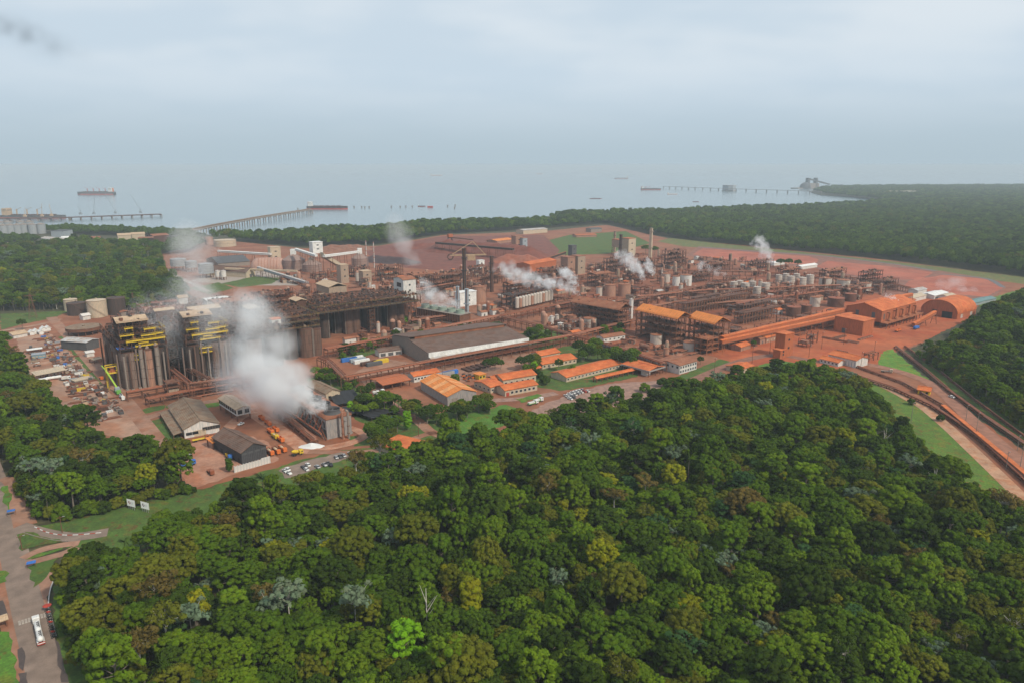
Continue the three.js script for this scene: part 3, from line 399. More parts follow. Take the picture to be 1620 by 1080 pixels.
// a building on the ground: p, q are the ends of its near wall's foot; D its depth in metres; h the wall height
function building(name, label, category, o) {
  const P = o.p.length === 2 ? at(...o.p) : o.p.slice(1), Q = at(...o.q), F = frame(P, Q), L = o.L ?? F.L, D = o.D, h = o.h, y0 = o.y0 ?? 0;
  const t = thing(name, label, category, F.pos, o.turn ?? F.turn, o.group), wall = (o.wall ?? C.white)(), roof = (o.roof ?? C.orangeTile)(), rs = o.rise ?? 2, ov = o.over ?? 0.6, th = 0.3;
  const type = o.type ?? 'gableX';
  if (o.open) {
    const nx = Math.max(2, Math.round(L / (o.bay ?? 7)) + 1), nz = Math.max(2, Math.round(D / 9) + 1), g = bx(-0.22, 0.22, 0, h, -0.22, 0.22);
    for (let i = 0; i < nx; i++) for (let k = 0; k < nz; k++) if (k === 0 || k === nz - 1 || i === 0 || i === nx - 1) part(t, 'post', g, (o.post ?? C.steel)(), [0.3 + (L - 0.6) * i / (nx - 1), 0, -0.3 - (D - 0.6) * k / (nz - 1)]);
    part(t, 'beam', merge([bx(0, L, h - 0.5, h - 0.05, -0.4, -0.1), bx(0, L, h - 0.5, h - 0.05, -D + 0.1, -D + 0.4)]), (o.post ?? C.steel)());
  } else {
    const list = [bx(0, L, y0, h, -D, 0)];
    if (type === 'gableX') list.push(extrudeX([[0, h + 0.001], [-D / 2, h + rs], [-D, h + 0.001]], 0.01, L - 0.01));
    if (type === 'gableZ') list.push(extrudeZ([[0, h + 0.001], [L / 2, h + rs], [L, h + 0.001]], -D + 0.01, -0.01));
    if (type === 'barrelZ') { const pr = []; for (let i = 0; i <= 14; i++) { const a = Math.PI * i / 14; pr.push([L / 2 + Math.cos(a) * L / 2, h + 0.001 + Math.sin(a) * rs]); } list.push(extrudeZ(pr, -D + 0.01, -0.01)); }
    part(t, 'wall', merge(list), wall);
  }
  if (type === 'gableX') { const s = rs / (D / 2), a = [[ov, h - s * ov + 0.05], [-D / 2, h + rs + 0.05], [-D - ov, h - s * ov + 0.05]]; part(t, 'roof', extrudeX([...a, ...a.slice().reverse().map(([z, y]) => [z, y + th])], -ov, L + ov), roof); if (o.ridge !== false) part(t, 'ridge_cap', bx(-ov, L + ov, h + rs + 0.12, h + rs + 0.48, -D / 2 - 0.4, -D / 2 + 0.4), (o.ridgeMat ?? o.roof ?? C.orangeTile)()); }
  if (type === 'gableZ') { const s = rs / (L / 2), a = [[-ov, h - s * ov + 0.05], [L / 2, h + rs + 0.05], [L + ov, h - s * ov + 0.05]]; part(t, 'roof', extrudeZ([...a, ...a.slice().reverse().map(([x, y]) => [x, y + th])], -D - ov, ov), roof); if (o.ridge !== false) part(t, 'ridge_cap', bx(L / 2 - 0.4, L / 2 + 0.4, h + rs + 0.12, h + rs + 0.48, -D - ov, ov), (o.ridgeMat ?? o.roof ?? C.orangeTile)()); }
  if (type === 'barrelZ') { const pr = [], pi = []; for (let i = 0; i <= 18; i++) { const a = Math.PI * i / 18; pr.push([L / 2 + Math.cos(a) * (L / 2 + 0.35), h + Math.sin(a) * (rs + 0.35)]); pi.unshift([L / 2 + Math.cos(a) * (L / 2 + 0.02), h + Math.sin(a) * (rs + 0.03)]); } part(t, 'roof', extrudeZ([...pr, ...pi], -D - 0.4, 0.4), roof); }
  if (type === 'flat') { part(t, 'roof', bx(-ov, L + ov, h + 0.004, h + 0.35, -D - ov, ov), roof); }
  if (type === 'mono') { const a = [[ov, h + 0.05], [-D - ov, h + rs + 0.05]]; part(t, 'roof', extrudeX([...a, ...a.slice().reverse().map(([z, y]) => [z, y + th])], -ov, L + ov), roof); if (!o.open) t.children[0].geometry = merge([bx(0, L, y0, h, -D, 0), extrudeX([[0, h + 0.001], [-D, h + 0.001], [-D, h + rs - 0.05]], 0.01, L - 0.01)]); }
  for (const w of o.win ?? []) openings(t, { L, D }, w);
  if (y0 > 0) { const g = bx(-0.3, 0.3, 0, y0, -0.3, 0.3); const n = Math.max(2, Math.round(L / 8) + 1), nz = Math.max(2, Math.round(D / 8) + 1); for (let i = 0; i < n; i++) for (let k = 0; k < nz; k++) if (k === 0 || i === 0 || i === n - 1) part(t, 'post', g, C.steel(), [0.4 + (L - 0.8) * i / (n - 1), 0, -0.4 - (D - 0.8) * k / (nz - 1)]); }
  return Object.assign(t, { dims: { L, D, h } });
}
// rows of openings: each window or door is a piece of its own with a frame round it
function openings(t, { L, D }, { face = 'front', n = 1, w = 1.4, h = 1.2, y = 1.2, from = 0, to = 1, name = 'window', mat = C.glass, trim }) {
  const len = face === 'left' || face === 'right' ? D : L, G = merge([bx(-w / 2, w / 2, 0, h, -0.02, 0.06)]), FR = trim && cached(`fr${f2(w)}${f2(h)}`, () => merge([bx(-w / 2 - 0.15, w / 2 + 0.15, -0.15, 0, -0.02, 0.12), bx(-w / 2 - 0.15, w / 2 + 0.15, h, h + 0.15, -0.02, 0.12), bx(-w / 2 - 0.15, -w / 2, 0, h, -0.02, 0.12), bx(w / 2, w / 2 + 0.15, 0, h, -0.02, 0.12)]));
  for (let i = 0; i < n; i++) {
    const s = len * lerp(from, to, (i + 0.5) / n); let pos, rot;
    if (face === 'front') { pos = [s, y, 0]; rot = [0, 0, 0]; } else if (face === 'left') { pos = [0, y, -s]; rot = [0, -Math.PI / 2, 0]; } else if (face === 'right') { pos = [L, y, -s]; rot = [0, Math.PI / 2, 0]; } else { pos = [s, y, -D]; rot = [0, Math.PI, 0]; }
    const m = part(t, name, G, mat(), pos, rot); if (trim) part(m, 'frame', FR, trim());
  }
}
// an upright tank; (u, v) the foot of its near side, half its half width and vt the row of its near rim in the photograph
function tank(label, o) {
  const k = pxm(o.u, o.v), r = o.r ?? o.half / k, [x0, z0] = at(o.u, o.v), d = Math.hypot(x0, z0), x = x0 * (1 + r / d), z = z0 * (1 + r / d), h = o.h ?? rise(o.u, o.v, o.vt), y0 = o.legs ?? 0;
  const t = thing(o.name ?? 'storage_tank', label, o.category ?? 'tank', [x, 0, z], (o.u * 1.7) % 6.28, o.group), shell = (o.mat ?? C.tankWhite)(), seg = r > 8 ? 40 : 26;
  part(t, 'shell', cyl(r, r, h - y0, seg), shell, [0, y0, 0]);
  const cone = o.cone ?? 0.12; part(t, 'roof', cyl(r + 0.12, 0.25, Math.max(0.25, r * cone), seg), (o.top ?? o.mat ?? C.tankWhite)(), [0, h + 0.01, 0]);
  part(t, 'rim', cached(`rim${f2(r)}`, () => { const g = new THREE.TorusGeometry(r + 0.1, 0.14, 6, seg); g.rotateX(Math.PI / 2); return g; }), (o.rimMat ?? C.steel)(), [0, h, 0]);
  if (o.bands) for (let i = 1; i <= o.bands; i++) part(t, 'band', cached(`band${f2(r)}`, () => cyl(r + 0.06, r + 0.06, 0.25, seg, true)), (o.rimMat ?? C.steel)(), [0, y0 + (h - y0) * i / (o.bands + 1), 0]);
  if (y0) { const g = cyl(0.35, 0.35, y0, 8), n = o.nlegs ?? 8; for (let i = 0; i < n; i++) part(t, 'leg', g, (o.legMat ?? C.steel)(), [Math.cos(i / n * 6.283) * r * 0.88, 0, Math.sin(i / n * 6.283) * r * 0.88]); }
  if (o.stair !== false && r > 2.5) { // a stair winds round the shell, with its handrail
    part(t, 'stair', cached(`st${f2(r)}${f2(h)}`, () => { const l = [], n = Math.max(6, Math.round((h - y0) * 1.2)), sp = Math.min(4.5, h / r * 1.1); for (let i = 0; i < n; i++) { const g = bx(r + 0.05, r + 0.95, -0.06, 0.06, -0.28, 0.28).clone(); g.rotateY(-i / n * sp); g.translate(0, y0 + (h - y0) * (i + 0.5) / n, 0); l.push(g); } return merge(l); }), C.steel());
    part(t, 'handrail', cached(`hr${f2(r)}${f2(h)}`, () => { const c = []; for (let i = 0; i <= 24; i++) { const a = -i / 24 * Math.min(4.5, h / r * 1.1); c.push(new THREE.Vector3(Math.cos(a) * (r + 0.95), y0 + (h - y0) * i / 24 + 1, -Math.sin(a) * (r + 0.95))); } return new THREE.TubeGeometry(new THREE.CatmullRomCurve3(c), 36, 0.06, 4); }), (o.railMat ?? C.steel)());
  }
  if (o.nozzle !== false) part(t, 'vent', cyl(r * 0.07 + 0.15, r * 0.07 + 0.15, 0.9, 10), (o.top ?? o.mat ?? C.tankWhite)(), [0, h + r * cone * 0.9, 0]);
  return Object.assign(t, { dims: { r, h } });
}
// a pipe rack: bents of two posts and a beam, with pipes on top; pts are [x, z] in metres
function rack(label, pts, o = {}) {
  const H = o.h ?? 7, W = o.w ?? 5, F = pts[0], t = thing('pipe_rack', label, 'pipe rack', [F[0], 0, F[1]], 0, o.group), R = rng(Math.round(Math.abs(F[0] * 7 + F[1] * 13)) + 5);
  const post = bx(-0.22, 0.22, 0, H, -0.22, 0.22), pm = (o.post ?? C.steel)();
  for (let s = 0; s + 1 < pts.length; s++) {
    const f = frame(pts[s], pts[s + 1]), ox = pts[s][0] - F[0], oz = pts[s][1] - F[1], n = Math.max(1, Math.round(f.L / (o.bay ?? 8))), c = Math.cos(f.turn), sn = Math.sin(f.turn), put = (x, z) => [ox + x * c + z * sn, 0, oz - x * sn + z * c];
    for (let i = s ? 1 : 0; i <= n; i++) { for (const k of [-1, 1]) part(t, 'post', post, pm, put(f.L * i / n, k * W / 2), [0, f.turn, 0]); part(t, 'beam', bx(-0.2, 0.2, H - 0.01, H + 0.4, -W / 2 - 0.4, W / 2 + 0.4), pm, put(f.L * i / n, 0), [0, f.turn, 0]); }
    for (const k of [-1, 1]) part(t, 'girder', bx(0, f.L, H - Math.min(1.1, H * 0.5), H - Math.min(1.1, H * 0.5) + 0.35, -0.15, 0.15), pm, put(0, k * W / 2), [0, f.turn, 0]);
    const np = o.pipes ?? 6; for (let i = 0; i < np; i++) { const z = lerp(-W / 2 + 0.4, W / 2 - 0.4, np > 1 ? i / (np - 1) : 0.5), r = 0.18 + 0.3 * rng(i * 31 + s * 7 + np)(); const m = part(t, 'pipe', cached(`pp${f2(f.L)}${f2(r)}`, () => rod([0, 0, 0], [f.L, 0, 0], r, 8)), [C.rustPipe, C.rustPipe, C.pinkPipe, C.steel][Math.floor(R() * 4)](), put(0, z), [0, f.turn, 0]); m.position.y = H + 0.42 + r; }
    if (o.cover) { const m = part(t, 'cover', bx(0, f.L, H + 1.6, H + 1.75, -W / 2 - 0.3, W / 2 + 0.3), o.cover(), put(0, 0), [0, f.turn, 0]); m.name = 'cover'; }
    if (o.second) { for (let i = 0; i < 4; i++) { const m = part(t, 'pipe', cached(`pq${f2(f.L)}`, () => rod([0, 0, 0], [f.L, 0, 0], 0.22, 8)), C.rustPipe(), put(0, -W / 2 + 0.7 + i * (W - 1.4) / 3), [0, f.turn, 0]); m.position.y = H * 0.55; } }
  }
  return t;
}
const hang = (list, h) => list.map(([u, v]) => at(u, v, h));
// an enclosed belt conveyor on trestles; ends are [u, v, height]
function conveyor(label, a, b, o = {}) {
  const P = at(a[0], a[1], a[2]), Q = at(b[0], b[1], b[2]), f = frame(P, Q), W = o.w ?? 4, Hh = o.hh ?? 2.6, t = thing('conveyor_gallery', label, 'conveyor', f.pos, f.turn, o.group), y = (x) => lerp(a[2], b[2], x / f.L);
  const skew = (g) => { const c = g.clone(), p = c.attributes.position; for (let i = 0; i < p.count; i++) p.setY(i, p.getY(i) + y(p.getX(i))); c.computeVertexNormals(); return c; };
  part(t, 'gallery', skew(bx(0, f.L, -Hh, -0.25, -W / 2 + 0.2, W / 2 - 0.2)), (o.wall ?? C.redOrange)());
  part(t, 'roof', skew(extrudeX([[-W / 2, -0.22], [-W / 2, 0], [0, 0.45], [W / 2, 0], [W / 2, -0.22]], -0.3, f.L + 0.3)), (o.roof ?? C.orangeTile)());
  if (o.stringer !== false) for (const k of [-1, 1]) part(t, 'truss', skew(merge([bx(0, f.L, -Hh - 0.5, -Hh - 0.1, k * W / 2 - 0.12, k * W / 2 + 0.12)])), C.steel());
  const n = Math.max(1, Math.round(f.L / (o.bay ?? 16)));
  for (let i = o.skip ?? 0; i <= n - (o.skipEnd ?? 0); i++) { const x = f.L * i / n, top = y(x) - Hh - 0.12; if (top < 1) continue; part(t, 'trestle', merge([bar([x, 0, -W * 0.75], [x, top, -W * 0.32], 0.35), bar([x, 0, W * 0.75], [x, top, W * 0.32], 0.35), bar([x, top * 0.5, -W * 0.52], [x, top * 0.5, W * 0.52], 0.25)]), (o.post ?? C.steel)()); }
  return t;
}
// an open steel structure of several floors with machines on them; corner (x, z) and turn, w along, d across
function steelwork(label, pos, turn, w, d, levels, o = {}) {
  const t = thing(o.name ?? 'steel_structure', label, o.category ?? 'structure', [pos[0], 0, pos[1]], turn, o.group), R = rng(o.seed ?? Math.round(Math.abs(pos[0] * 3 + pos[1] * 5))), Ht = levels[levels.length - 1], y0 = o.y0 ?? 0, sm = (o.mat ?? C.rust)();
  const nx = Math.max(2, Math.round(w / (o.bay ?? 7)) + 1), nz = Math.max(2, Math.round(d / (o.bay ?? 7)) + 1), g = bx(-0.25, 0.25, y0, Ht, -0.25, 0.25);
  for (let i = 0; i < nx; i++) for (let k = 0; k < nz; k++) if (i === 0 || k === 0 || i === nx - 1 || k === nz - 1) part(t, 'column', g, sm, [0.3 + (w - 0.6) * i / (nx - 1), 0, -0.3 - (d - 0.6) * k / (nz - 1)]);
  levels.forEach((y, l) => {
    const last = l === levels.length - 1;
    if (!(last && o.openTop)) part(t, 'deck', bx(-0.3, w + 0.3, y - 0.35, y - 0.05, -d - 0.3, 0.3), (o.deck ?? C.rustDark)());
    const rl = []; for (const yy of [0.55, 1.1]) rl.push(bx(-0.3, w + 0.3, y + yy, y + yy + 0.09, 0.2, 0.3), bx(-0.3, -0.2, y + yy, y + yy + 0.09, -d - 0.3, 0.3), bx(w + 0.2, w + 0.3, y + yy, y + yy + 0.09, -d - 0.3, 0.3)); for (let x = 0; x <= w; x += 2) rl.push(bx(x - 0.05, x + 0.05, y - 0.05, y + 1.1, 0.2, 0.3)); for (let z = 0; z <= d; z += 2) rl.push(bx(-0.3, -0.2, y - 0.05, y + 1.1, -z - 0.05, -z + 0.05), bx(w + 0.2, w + 0.3, y - 0.05, y + 1.1, -z - 0.05, -z + 0.05));
    part(t, 'railing', merge(rl), (o.rail ?? C.steel)());
    if (l && o.brace !== false) for (let i = 0; i + 1 < nx; i += 2) { const xa = 0.3 + (w - 0.6) * i / (nx - 1), xb = 0.3 + (w - 0.6) * (i + 1) / (nx - 1); part(t, 'bracing', merge([bar([xa, levels[l - 1], 0], [xb, y - 0.4, 0], 0.2), bar([xb, levels[l - 1], 0], [xa, y - 0.4, 0], 0.2)]), sm); }
    const n = Math.round((o.gear ?? 0.016) * w * d); for (let i = 0; i < n; i++) { const x = 1.5 + R() * (w - 3), z = -1.5 - R() * (d - 3), k = R(), s = 0.4 + R() * 0.9; if (k < 0.28) part(t, 'vessel', cyl(s, s, s * 2.2, 12), (o.gearMat ?? [C.tankPink, C.rust, C.rustPipe, C.steel, C.rustDark, C.steel, C.rust])[Math.floor(R() * 7)](), [x, y - 0.05, z]); else if (k < 0.55) part(t, 'machine', cached(`mc${Math.floor(s * 4)}`, () => merge([bx(-0.8, 0.8, 0, 0.8 + Math.floor(s * 4) / 4, -0.6, 0.6), bx(-0.4, 1.4, 0, 0.5, -0.4, 0.4)])), (o.gearMat ?? [C.rust, C.rustDark, C.steel, C.rustPipe, C.rust, C.beige])[Math.floor(R() * 6)](), [x, y - 0.05, z], [0, R() * 6, 0]); else part(t, 'pipe', rod([0, 0.6, 0], [Math.min(w - 1.5 - x, 5 + R() * 16), 0.6, 0], 0.14 + 0.16 * R(), 7), (o.gearMat ?? [C.rustPipe, C.pinkPipe, C.steel])[Math.floor(R() * 3)](), [x, y, z]); }
  });
  if (o.roof) { const h = Ht, rs = o.rise ?? 1.6, ov = 0.8; if (o.roofType === 'gableZ') { const a = [[-ov, h], [w / 2, h + rs], [w + ov, h]]; part(t, 'roof', extrudeZ([...a, ...a.slice().reverse().map(([x, y]) => [x, y + 0.3])], -d - ov, ov), o.roof()); } else { const a = [[ov, h], [-d / 2, h + rs], [-d - ov, h]]; part(t, 'roof', extrudeX([...a, ...a.slice().reverse().map(([z, y]) => [z, y + 0.3])], -ov, w + ov), o.roof()); } }
  return t;
}
const chimney = (label, u, v, vt, r, o = {}) => { const [x, z] = at(u, v), h = rise(u, v, vt), t = thing('chimney', label, 'chimney', [x, 0, z], 0, o.group); part(t, 'shaft', cyl(r * (o.taper ?? 1.25), r, h, 20), (o.mat ?? C.beige)()); part(t, 'rim', cyl(r * 1.15, r * 1.15, 0.8, 20), (o.rim ?? C.darkGrey)(), [0, h - 0.9, 0]); for (const f of o.decks ?? [0.55, 0.8]) part(t, 'platform', cyl(r * 1.7, r * 1.7, 0.5, 16), (o.rim ?? C.steel)(), [0, h * f, 0]); part(t, 'ladder', bx(-0.25, 0.25, 0, h, r * 1.2, r * 1.2 + 0.15), C.steel()); return t; };
const pole = (label, u, v, vt, o = {}) => { const [x, z] = at(u, v), h = o.h ?? rise(u, v, vt), t = thing('utility_pole', label, 'pole', [x, 0, z], o.turn ?? 0.6, o.group); part(t, 'post', cyl(0.17, 0.11, h, 8), (o.mat ?? C.concrete)()); part(t, 'crossarm', bx(-1.1, 1.1, h - 0.7, h - 0.55, -0.08, 0.08), C.steel()); part(t, 'lamp', bx(0.8, 1.6, h - 0.5, h - 0.35, -0.15, 0.15), C.chrome()); return t; };
// ---------------------------------------------------------------- roads
const TA = GRID, TB = GRID - Math.PI / 2;
strip('road', [[-60, 640], [-20, 730], [8, 820], [28, 900], [48, 980], [70, 1060], [100, 1170]], 9, 0.20, mAsphalt);
strip('road', [[1357, 573], [1414, 585], [1465, 603], [1498, 627], [1545, 671], [1620, 735], [1720, 830]], 8.5, 0.20, paint('haulRoad', 0.36, 0.165, 0.105, { tex: T.asphalt, period: 26, rough: 1 }));
strip('dirt_road', [[1341, 593], [1390, 608], [1442, 634], [1465, 647], [1498, 674], [1545, 718], [1592, 763], [1660, 830]], [5, 5, 6, 7, 7, 7, 7], 0.21, paint('sandRoad', 0.52, 0.29, 0.17, { tex: T.dirt, period: 30, rough: 1 }));
strip('dirt_road', [[80, 502], [110, 535], [150, 580], [190, 625], [226, 668], [252, 700], [268, 716]], 8.5, 0.19, mDustRoad);
strip('dirt_road', [[228, 662], [300, 641], [350, 632], [400, 620]], 7, 0.18, mDustRoad);
strip('dirt_road', [[0, 524], [60, 514], [95, 505]], 6, 0.17, mPale);
strip('dirt_road', [[380, 640], [430, 672], [470, 702], [488, 713], [520, 708], [556, 700], [575, 690], [568, 682], [552, 676]], [9, 9, 8, 7, 6, 5, 5], 0.19, paint('orangeRoad', 0.50, 0.25, 0.155, { tex: T.dirt, period: 24, rough: 1 }));
strip('dirt_road', [[350, 690], [372, 666], [395, 650], [392, 640]], 7, 0.17, paint('orangeRoad'));
strip('dirt_road', [[488, 714], [560, 716], [620, 708], [665, 690], [690, 684]], 5, 0.22, mDustRoad);
strip('road', [[590, 612], [620, 640], [660, 665], [680, 682], [700, 690]], 6.5, 0.22, mDustRoad);
area('parking_lot', [[440, 745], [452, 738], [540, 715], [560, 722], [470, 752], [450, 757]], 0.23, mAsphalt);
area('parking_lot', [[812, 668], [860, 640], [905, 622], [960, 608], [1000, 604], [1055, 602], [1060, 640], [960, 660], [830, 690]], 0.20, paint('carPark', 0.36, 0.215, 0.165, { tex: T.asphalt, period: 22, rough: 1 }));
strip('road', [[770, 634], [830, 630], [880, 622]], 7, 0.19, paint('carPark'));
area('lawn', [[815, 632], [850, 623], [858, 626], [825, 637]], 0.26, mLawn);
strip('road', [[1040, 625], [1100, 600], [1170, 572], [1230, 562], [1300, 573], [1360, 574]], 8, 0.19, paint('redAsphalt', 0.29, 0.135, 0.09, { tex: T.asphalt, period: 24, rough: 1 }));
area('yard', [[560, 590], [600, 565], [680, 580], [840, 556], [860, 568], [800, 590], [720, 606], [640, 606], [580, 612]], 0.16, mDustRoad);
// side roads and islands at the gate, with kerbs
strip('road', [[30, 832], [50, 838], [80, 846], [110, 850], [140, 847], [170, 842]], [6, 6, 7, 7, 7], 0.24, mAsphalt);
strip('dirt_road', [[0, 758], [14, 760], [24, 775], [30, 800], [40, 832]], [5, 6, 7, 8], 0.22, mDustRoad);
strip('dirt_road', [[36, 884], [60, 872], [90, 864], [125, 859]], 4.2, 0.23, mDustRoad);
strip('dirt_road', [[40, 892], [70, 884], [100, 876], [122, 866]], 4.2, 0.235, mDustRoad);
area('verge', [[26, 846], [40, 842], [100, 856], [60, 864], [34, 872]], 0.25, mGrass);
area('verge', [[40, 886], [62, 875], [100, 866], [96, 870], [60, 882]], 0.255, mLawn);
area('verge', [[42, 898], [92, 882], [78, 905], [52, 930]], 0.25, mGrass);
area('road_apron', [[52, 932], [80, 902], [92, 905], [80, 930], [76, 965], [90, 1080], [60, 1080]], 0.18, mDustRoad);
area('road_apron', [[-40, 700], [0, 760], [10, 860], [26, 960], [48, 1080], [10, 1080], [-8, 960], [-60, 820]], 0.17, mDustRoad);
area('verge', [[-20, 990], [14, 1000], [30, 1080], [-20, 1110]], 0.24, mLawn); area('verge', [[-20, 905], [8, 903], [10, 920], [-20, 930]], 0.24, mLawn); area('verge', [[2, 770], [12, 768], [18, 790], [14, 808], [4, 790]], 0.24, mLawn);
function kerb(label, px, mats) { // kerb stones, painted by turns
  const c = new THREE.CatmullRomCurve3(px.map(([u, v]) => { const [x, z] = at(u, v); return new THREE.Vector3(x, 0, z); })), n = Math.round(c.getLength() / 2), t = thing('kerb', label, 'kerb', [0, 0, 0]), P = c.getSpacedPoints(n);
  for (let i = 0; i < n; i++) { const a = P[i], d = P[i + 1].clone().sub(a); part(t, 'kerbstone', bx(0, 1.94, 0, 0.42, -0.14, 0.14), mats[i % mats.length](), [a.x, 0, a.z], [0, Math.atan2(-d.z, d.x), 0]); }
}
kerb('red and white painted kerb along the curved side road', [[54, 834], [75, 843], [100, 847], [130, 846], [160, 843]], [C.cleanWhite, C.redPaint]);
kerb('pale concrete kerb curving round the forest edge', [[92, 903], [80, 930], [76, 960], [80, 985]], [C.white]);
kerb('pale concrete kerb on the inner side of the side road', [[36, 843], [60, 850], [85, 855], [108, 857]], [C.concrete]);
{ // zebra crossing
  const t = thing('zebra_crossing', 'faded white zebra crossing behind the tanker truck', 'crossing', [0, 0, 0]), A = at(28, 987), B = at(73, 973), f = frame(A, B);
  for (let i = 0; i < 9; i++) { const s = (i + 0.5) / 9; part(t, 'stripe', bx(-0.32, 0.32, 0, 0.012, -1.4, 1.4), paint('fadedMark', 0.44, 0.38, 0.32), [lerp(A[0], B[0], s), 0.262, lerp(A[1], B[1], s)], [0, f.turn, 0]); }
}
// ---------------------------------------------------------------- near side: yards and sheds by the cooling tower
building('warehouse', 'long brown-roofed warehouse with white gable front beside the truck yard', 'warehouse', { p: [292, 693.5], q: [347, 683], D: 46, h: 5.2, rise: 3.4, type: 'gableZ', wall: C.white, roof: C.greyBrownRoof, win: [{ n: 3, w: 3.6, h: 1.7, y: 2.6, from: 0.55, to: 1, trim: C.concrete }, { n: 2, w: 3, h: 1.6, y: 1.4, from: 0.04, to: 0.4 }, { n: 1, w: 6, h: 3.4, y: 0, from: 0.3, to: 0.58, name: 'door', mat: C.cream }] });
{ const P = at(292, 693.5), f = frame(P, at(347, 683)), c = Math.cos(f.turn), s = Math.sin(f.turn), L = (x, z) => [P[0] + x * c + z * s, P[1] - x * s + z * c], a = L(-5.2, -1); const t = thing('lean_to', 'low open lean-to roof against the brown-roofed warehouse', 'shed', [a[0], 0, a[1]], f.turn); part(t, 'roof', extrudeZ([[0, 2.6], [4.9, 3.5], [4.9, 3.7], [0, 2.8]], -43, 0), C.greyBrownRoof()); for (let i = 0; i < 8; i++) part(t, 'post', bx(0.1, 0.4, 0, 2.65, -0.15, 0.15), C.steel(), [0, 0, -1 - i * 5.8]); }
building('office_building', 'two-storey white building with pale roof and open ground floor', 'building', { p: [375, 667], q: [397, 662], D: 27, y0: 3.4, h: 7.2, rise: 1.2, type: 'gableZ', wall: C.white, roof: C.tanRoof, win: [{ face: 'left', n: 8, w: 2.2, h: 2.0, y: 4.6, trim: C.rustDark }, { n: 2, w: 2.2, h: 2, y: 4.4, trim: C.rustDark }] });
building('shed', 'charcoal grey corrugated shed with dark brown gable roof', 'shed', { p: [383, 735], q: [422, 723], D: 30, h: 6.2, rise: 3.2, type: 'gableZ', wall: C.dark, roof: C.brownRoof, win: [{ n: 4, w: 2.6, h: 1.0, y: 4.6, mat: C.darkGrey }, { face: 'left', n: 5, w: 2.4, h: 2.4, y: 0.2, mat: C.black, name: 'door' }] });
{ const A = at(371, 747.5), f = frame(A, at(427, 732)), t = thing('boundary_wall', 'white concrete boundary wall in front of the charcoal shed', 'wall', f.pos, f.turn), n = 12; for (let i = 0; i < n; i++) part(t, 'panel', bx(0.03, f.L / n - 0.03, 0, 3.0 + (i > 8 ? 0.6 : 0), -0.1, 0.1), C.white(), [f.L * i / n, 0, 0]); for (let i = 0; i <= n; i++) part(t, 'pillar', bx(-0.2, 0.2, 0, 3.3, -0.22, 0.22), C.white(), [f.L * i / n, 0, 0]); }
building('canopy', 'small bright orange canopy on posts in the truck yard', 'canopy', { p: [337, 711], q: [354, 706], D: 6.5, h: 3.6, rise: 0.9, type: 'mono', open: true, roof: C.orangeRoof });
// the near cooling tower with two open fan stacks
{
  const A = at(517.5, 695.5), t = thing('cooling_tower', 'grey cooling tower with rusty deck and two fan stacks under the big steam plume', 'cooling tower', [A[0], 0, A[1]], TA), W = 14, D = 62, H = 11;
  part(t, 'wall', bx(0, W, 5.2, H, -D, 0), C.greyWall()); part(t, 'end_wall', bx(0, W, 0.1, 5.2, -0.5, 0), C.greyWall());
  part(t, 'deck', bx(-0.4, W + 0.4, H + 0.003, H + 0.4, -D - 0.4, 0.4), C.rustRoof()); part(t, 'basin', bx(-1, W + 1, 0, 0.8, -D - 1, -0.52), C.concrete());
  for (let i = 1; i <= 12; i++) part(t, 'column', bx(-0.1, 0.5, 0.8, 5.2, -0.3, 0.3), C.greyWall(), [0, 0, -i * 5]);
  for (let i = 0; i < 12; i++) part(t, 'opening', bx(-0.06, -0.01, 5.8, 9.2, -0.9, 0.9), C.black(), [0, 0, -2.8 - i * 5]);
  for (const z of [-8, -20, -32, -44, -56]) { const s = part(t, 'fan_stack', cached('fanstack', () => new THREE.LatheGeometry([[4.6, 0], [4.15, 0.9], [4.0, 1.6], [4.25, 2.4], [4.05, 2.4], [3.8, 1.6], [3.95, 0.9], [4.3, 0.01]].map(([x, y]) => new THREE.Vector2(x, y)), 32)), C.darkGrey(), [W / 2, H + 0.4, z]); part(s, 'hub', cyl(0.9, 0.9, 0.8, 14), C.darkGrey(), [0, 0.6, 0]); for (let b = 0; b < 6; b++) part(s, 'blade', bx(0.8, 3.7, 1.0, 1.12, -0.4, 0.4), C.darkGrey(), [0, 0, 0], [0, b * Math.PI / 3, 0]); }
  const rl = []; for (const y of [0.55, 1.1]) rl.push(bx(-0.4, W + 0.4, H + 0.4 + y, H + 0.5 + y, 0.3, 0.4), bx(-0.4, -0.3, H + 0.4 + y, H + 0.5 + y, -D, 0.4)); for (let z = 0; z < D; z += 2.5) rl.push(bx(-0.4, -0.3, H + 0.4, H + 1.5, -z - 0.05, -z + 0.05)); part(t, 'railing', merge(rl), C.rustPipe());
  part(t, 'stair', merge([bar([-0.9, 0.3, 1.2], [-0.9, H, -14], 0.25, 0.9), bar([-2, 0.3, 1.2], [-2, H, -14], 0.25, 0.2)]), C.rustPipe());
  part(t, 'header_pipe', rod([-3.2, 4.2, 0], [-3.2, 4.2, -58], 0.55, 12), C.rustPipe()); part(t, 'header_pipe', rod([-5.4, 2.4, -2], [-5.4, 2.4, -46], 0.4, 12), C.pinkPipe());
  for (let i = 0; i < 9; i++) part(t, 'riser', rod([-3.2, 4.2, -4 - i * 6], [-0.1, 9.5, -4 - i * 6], 0.25, 8), C.rustPipe());
}
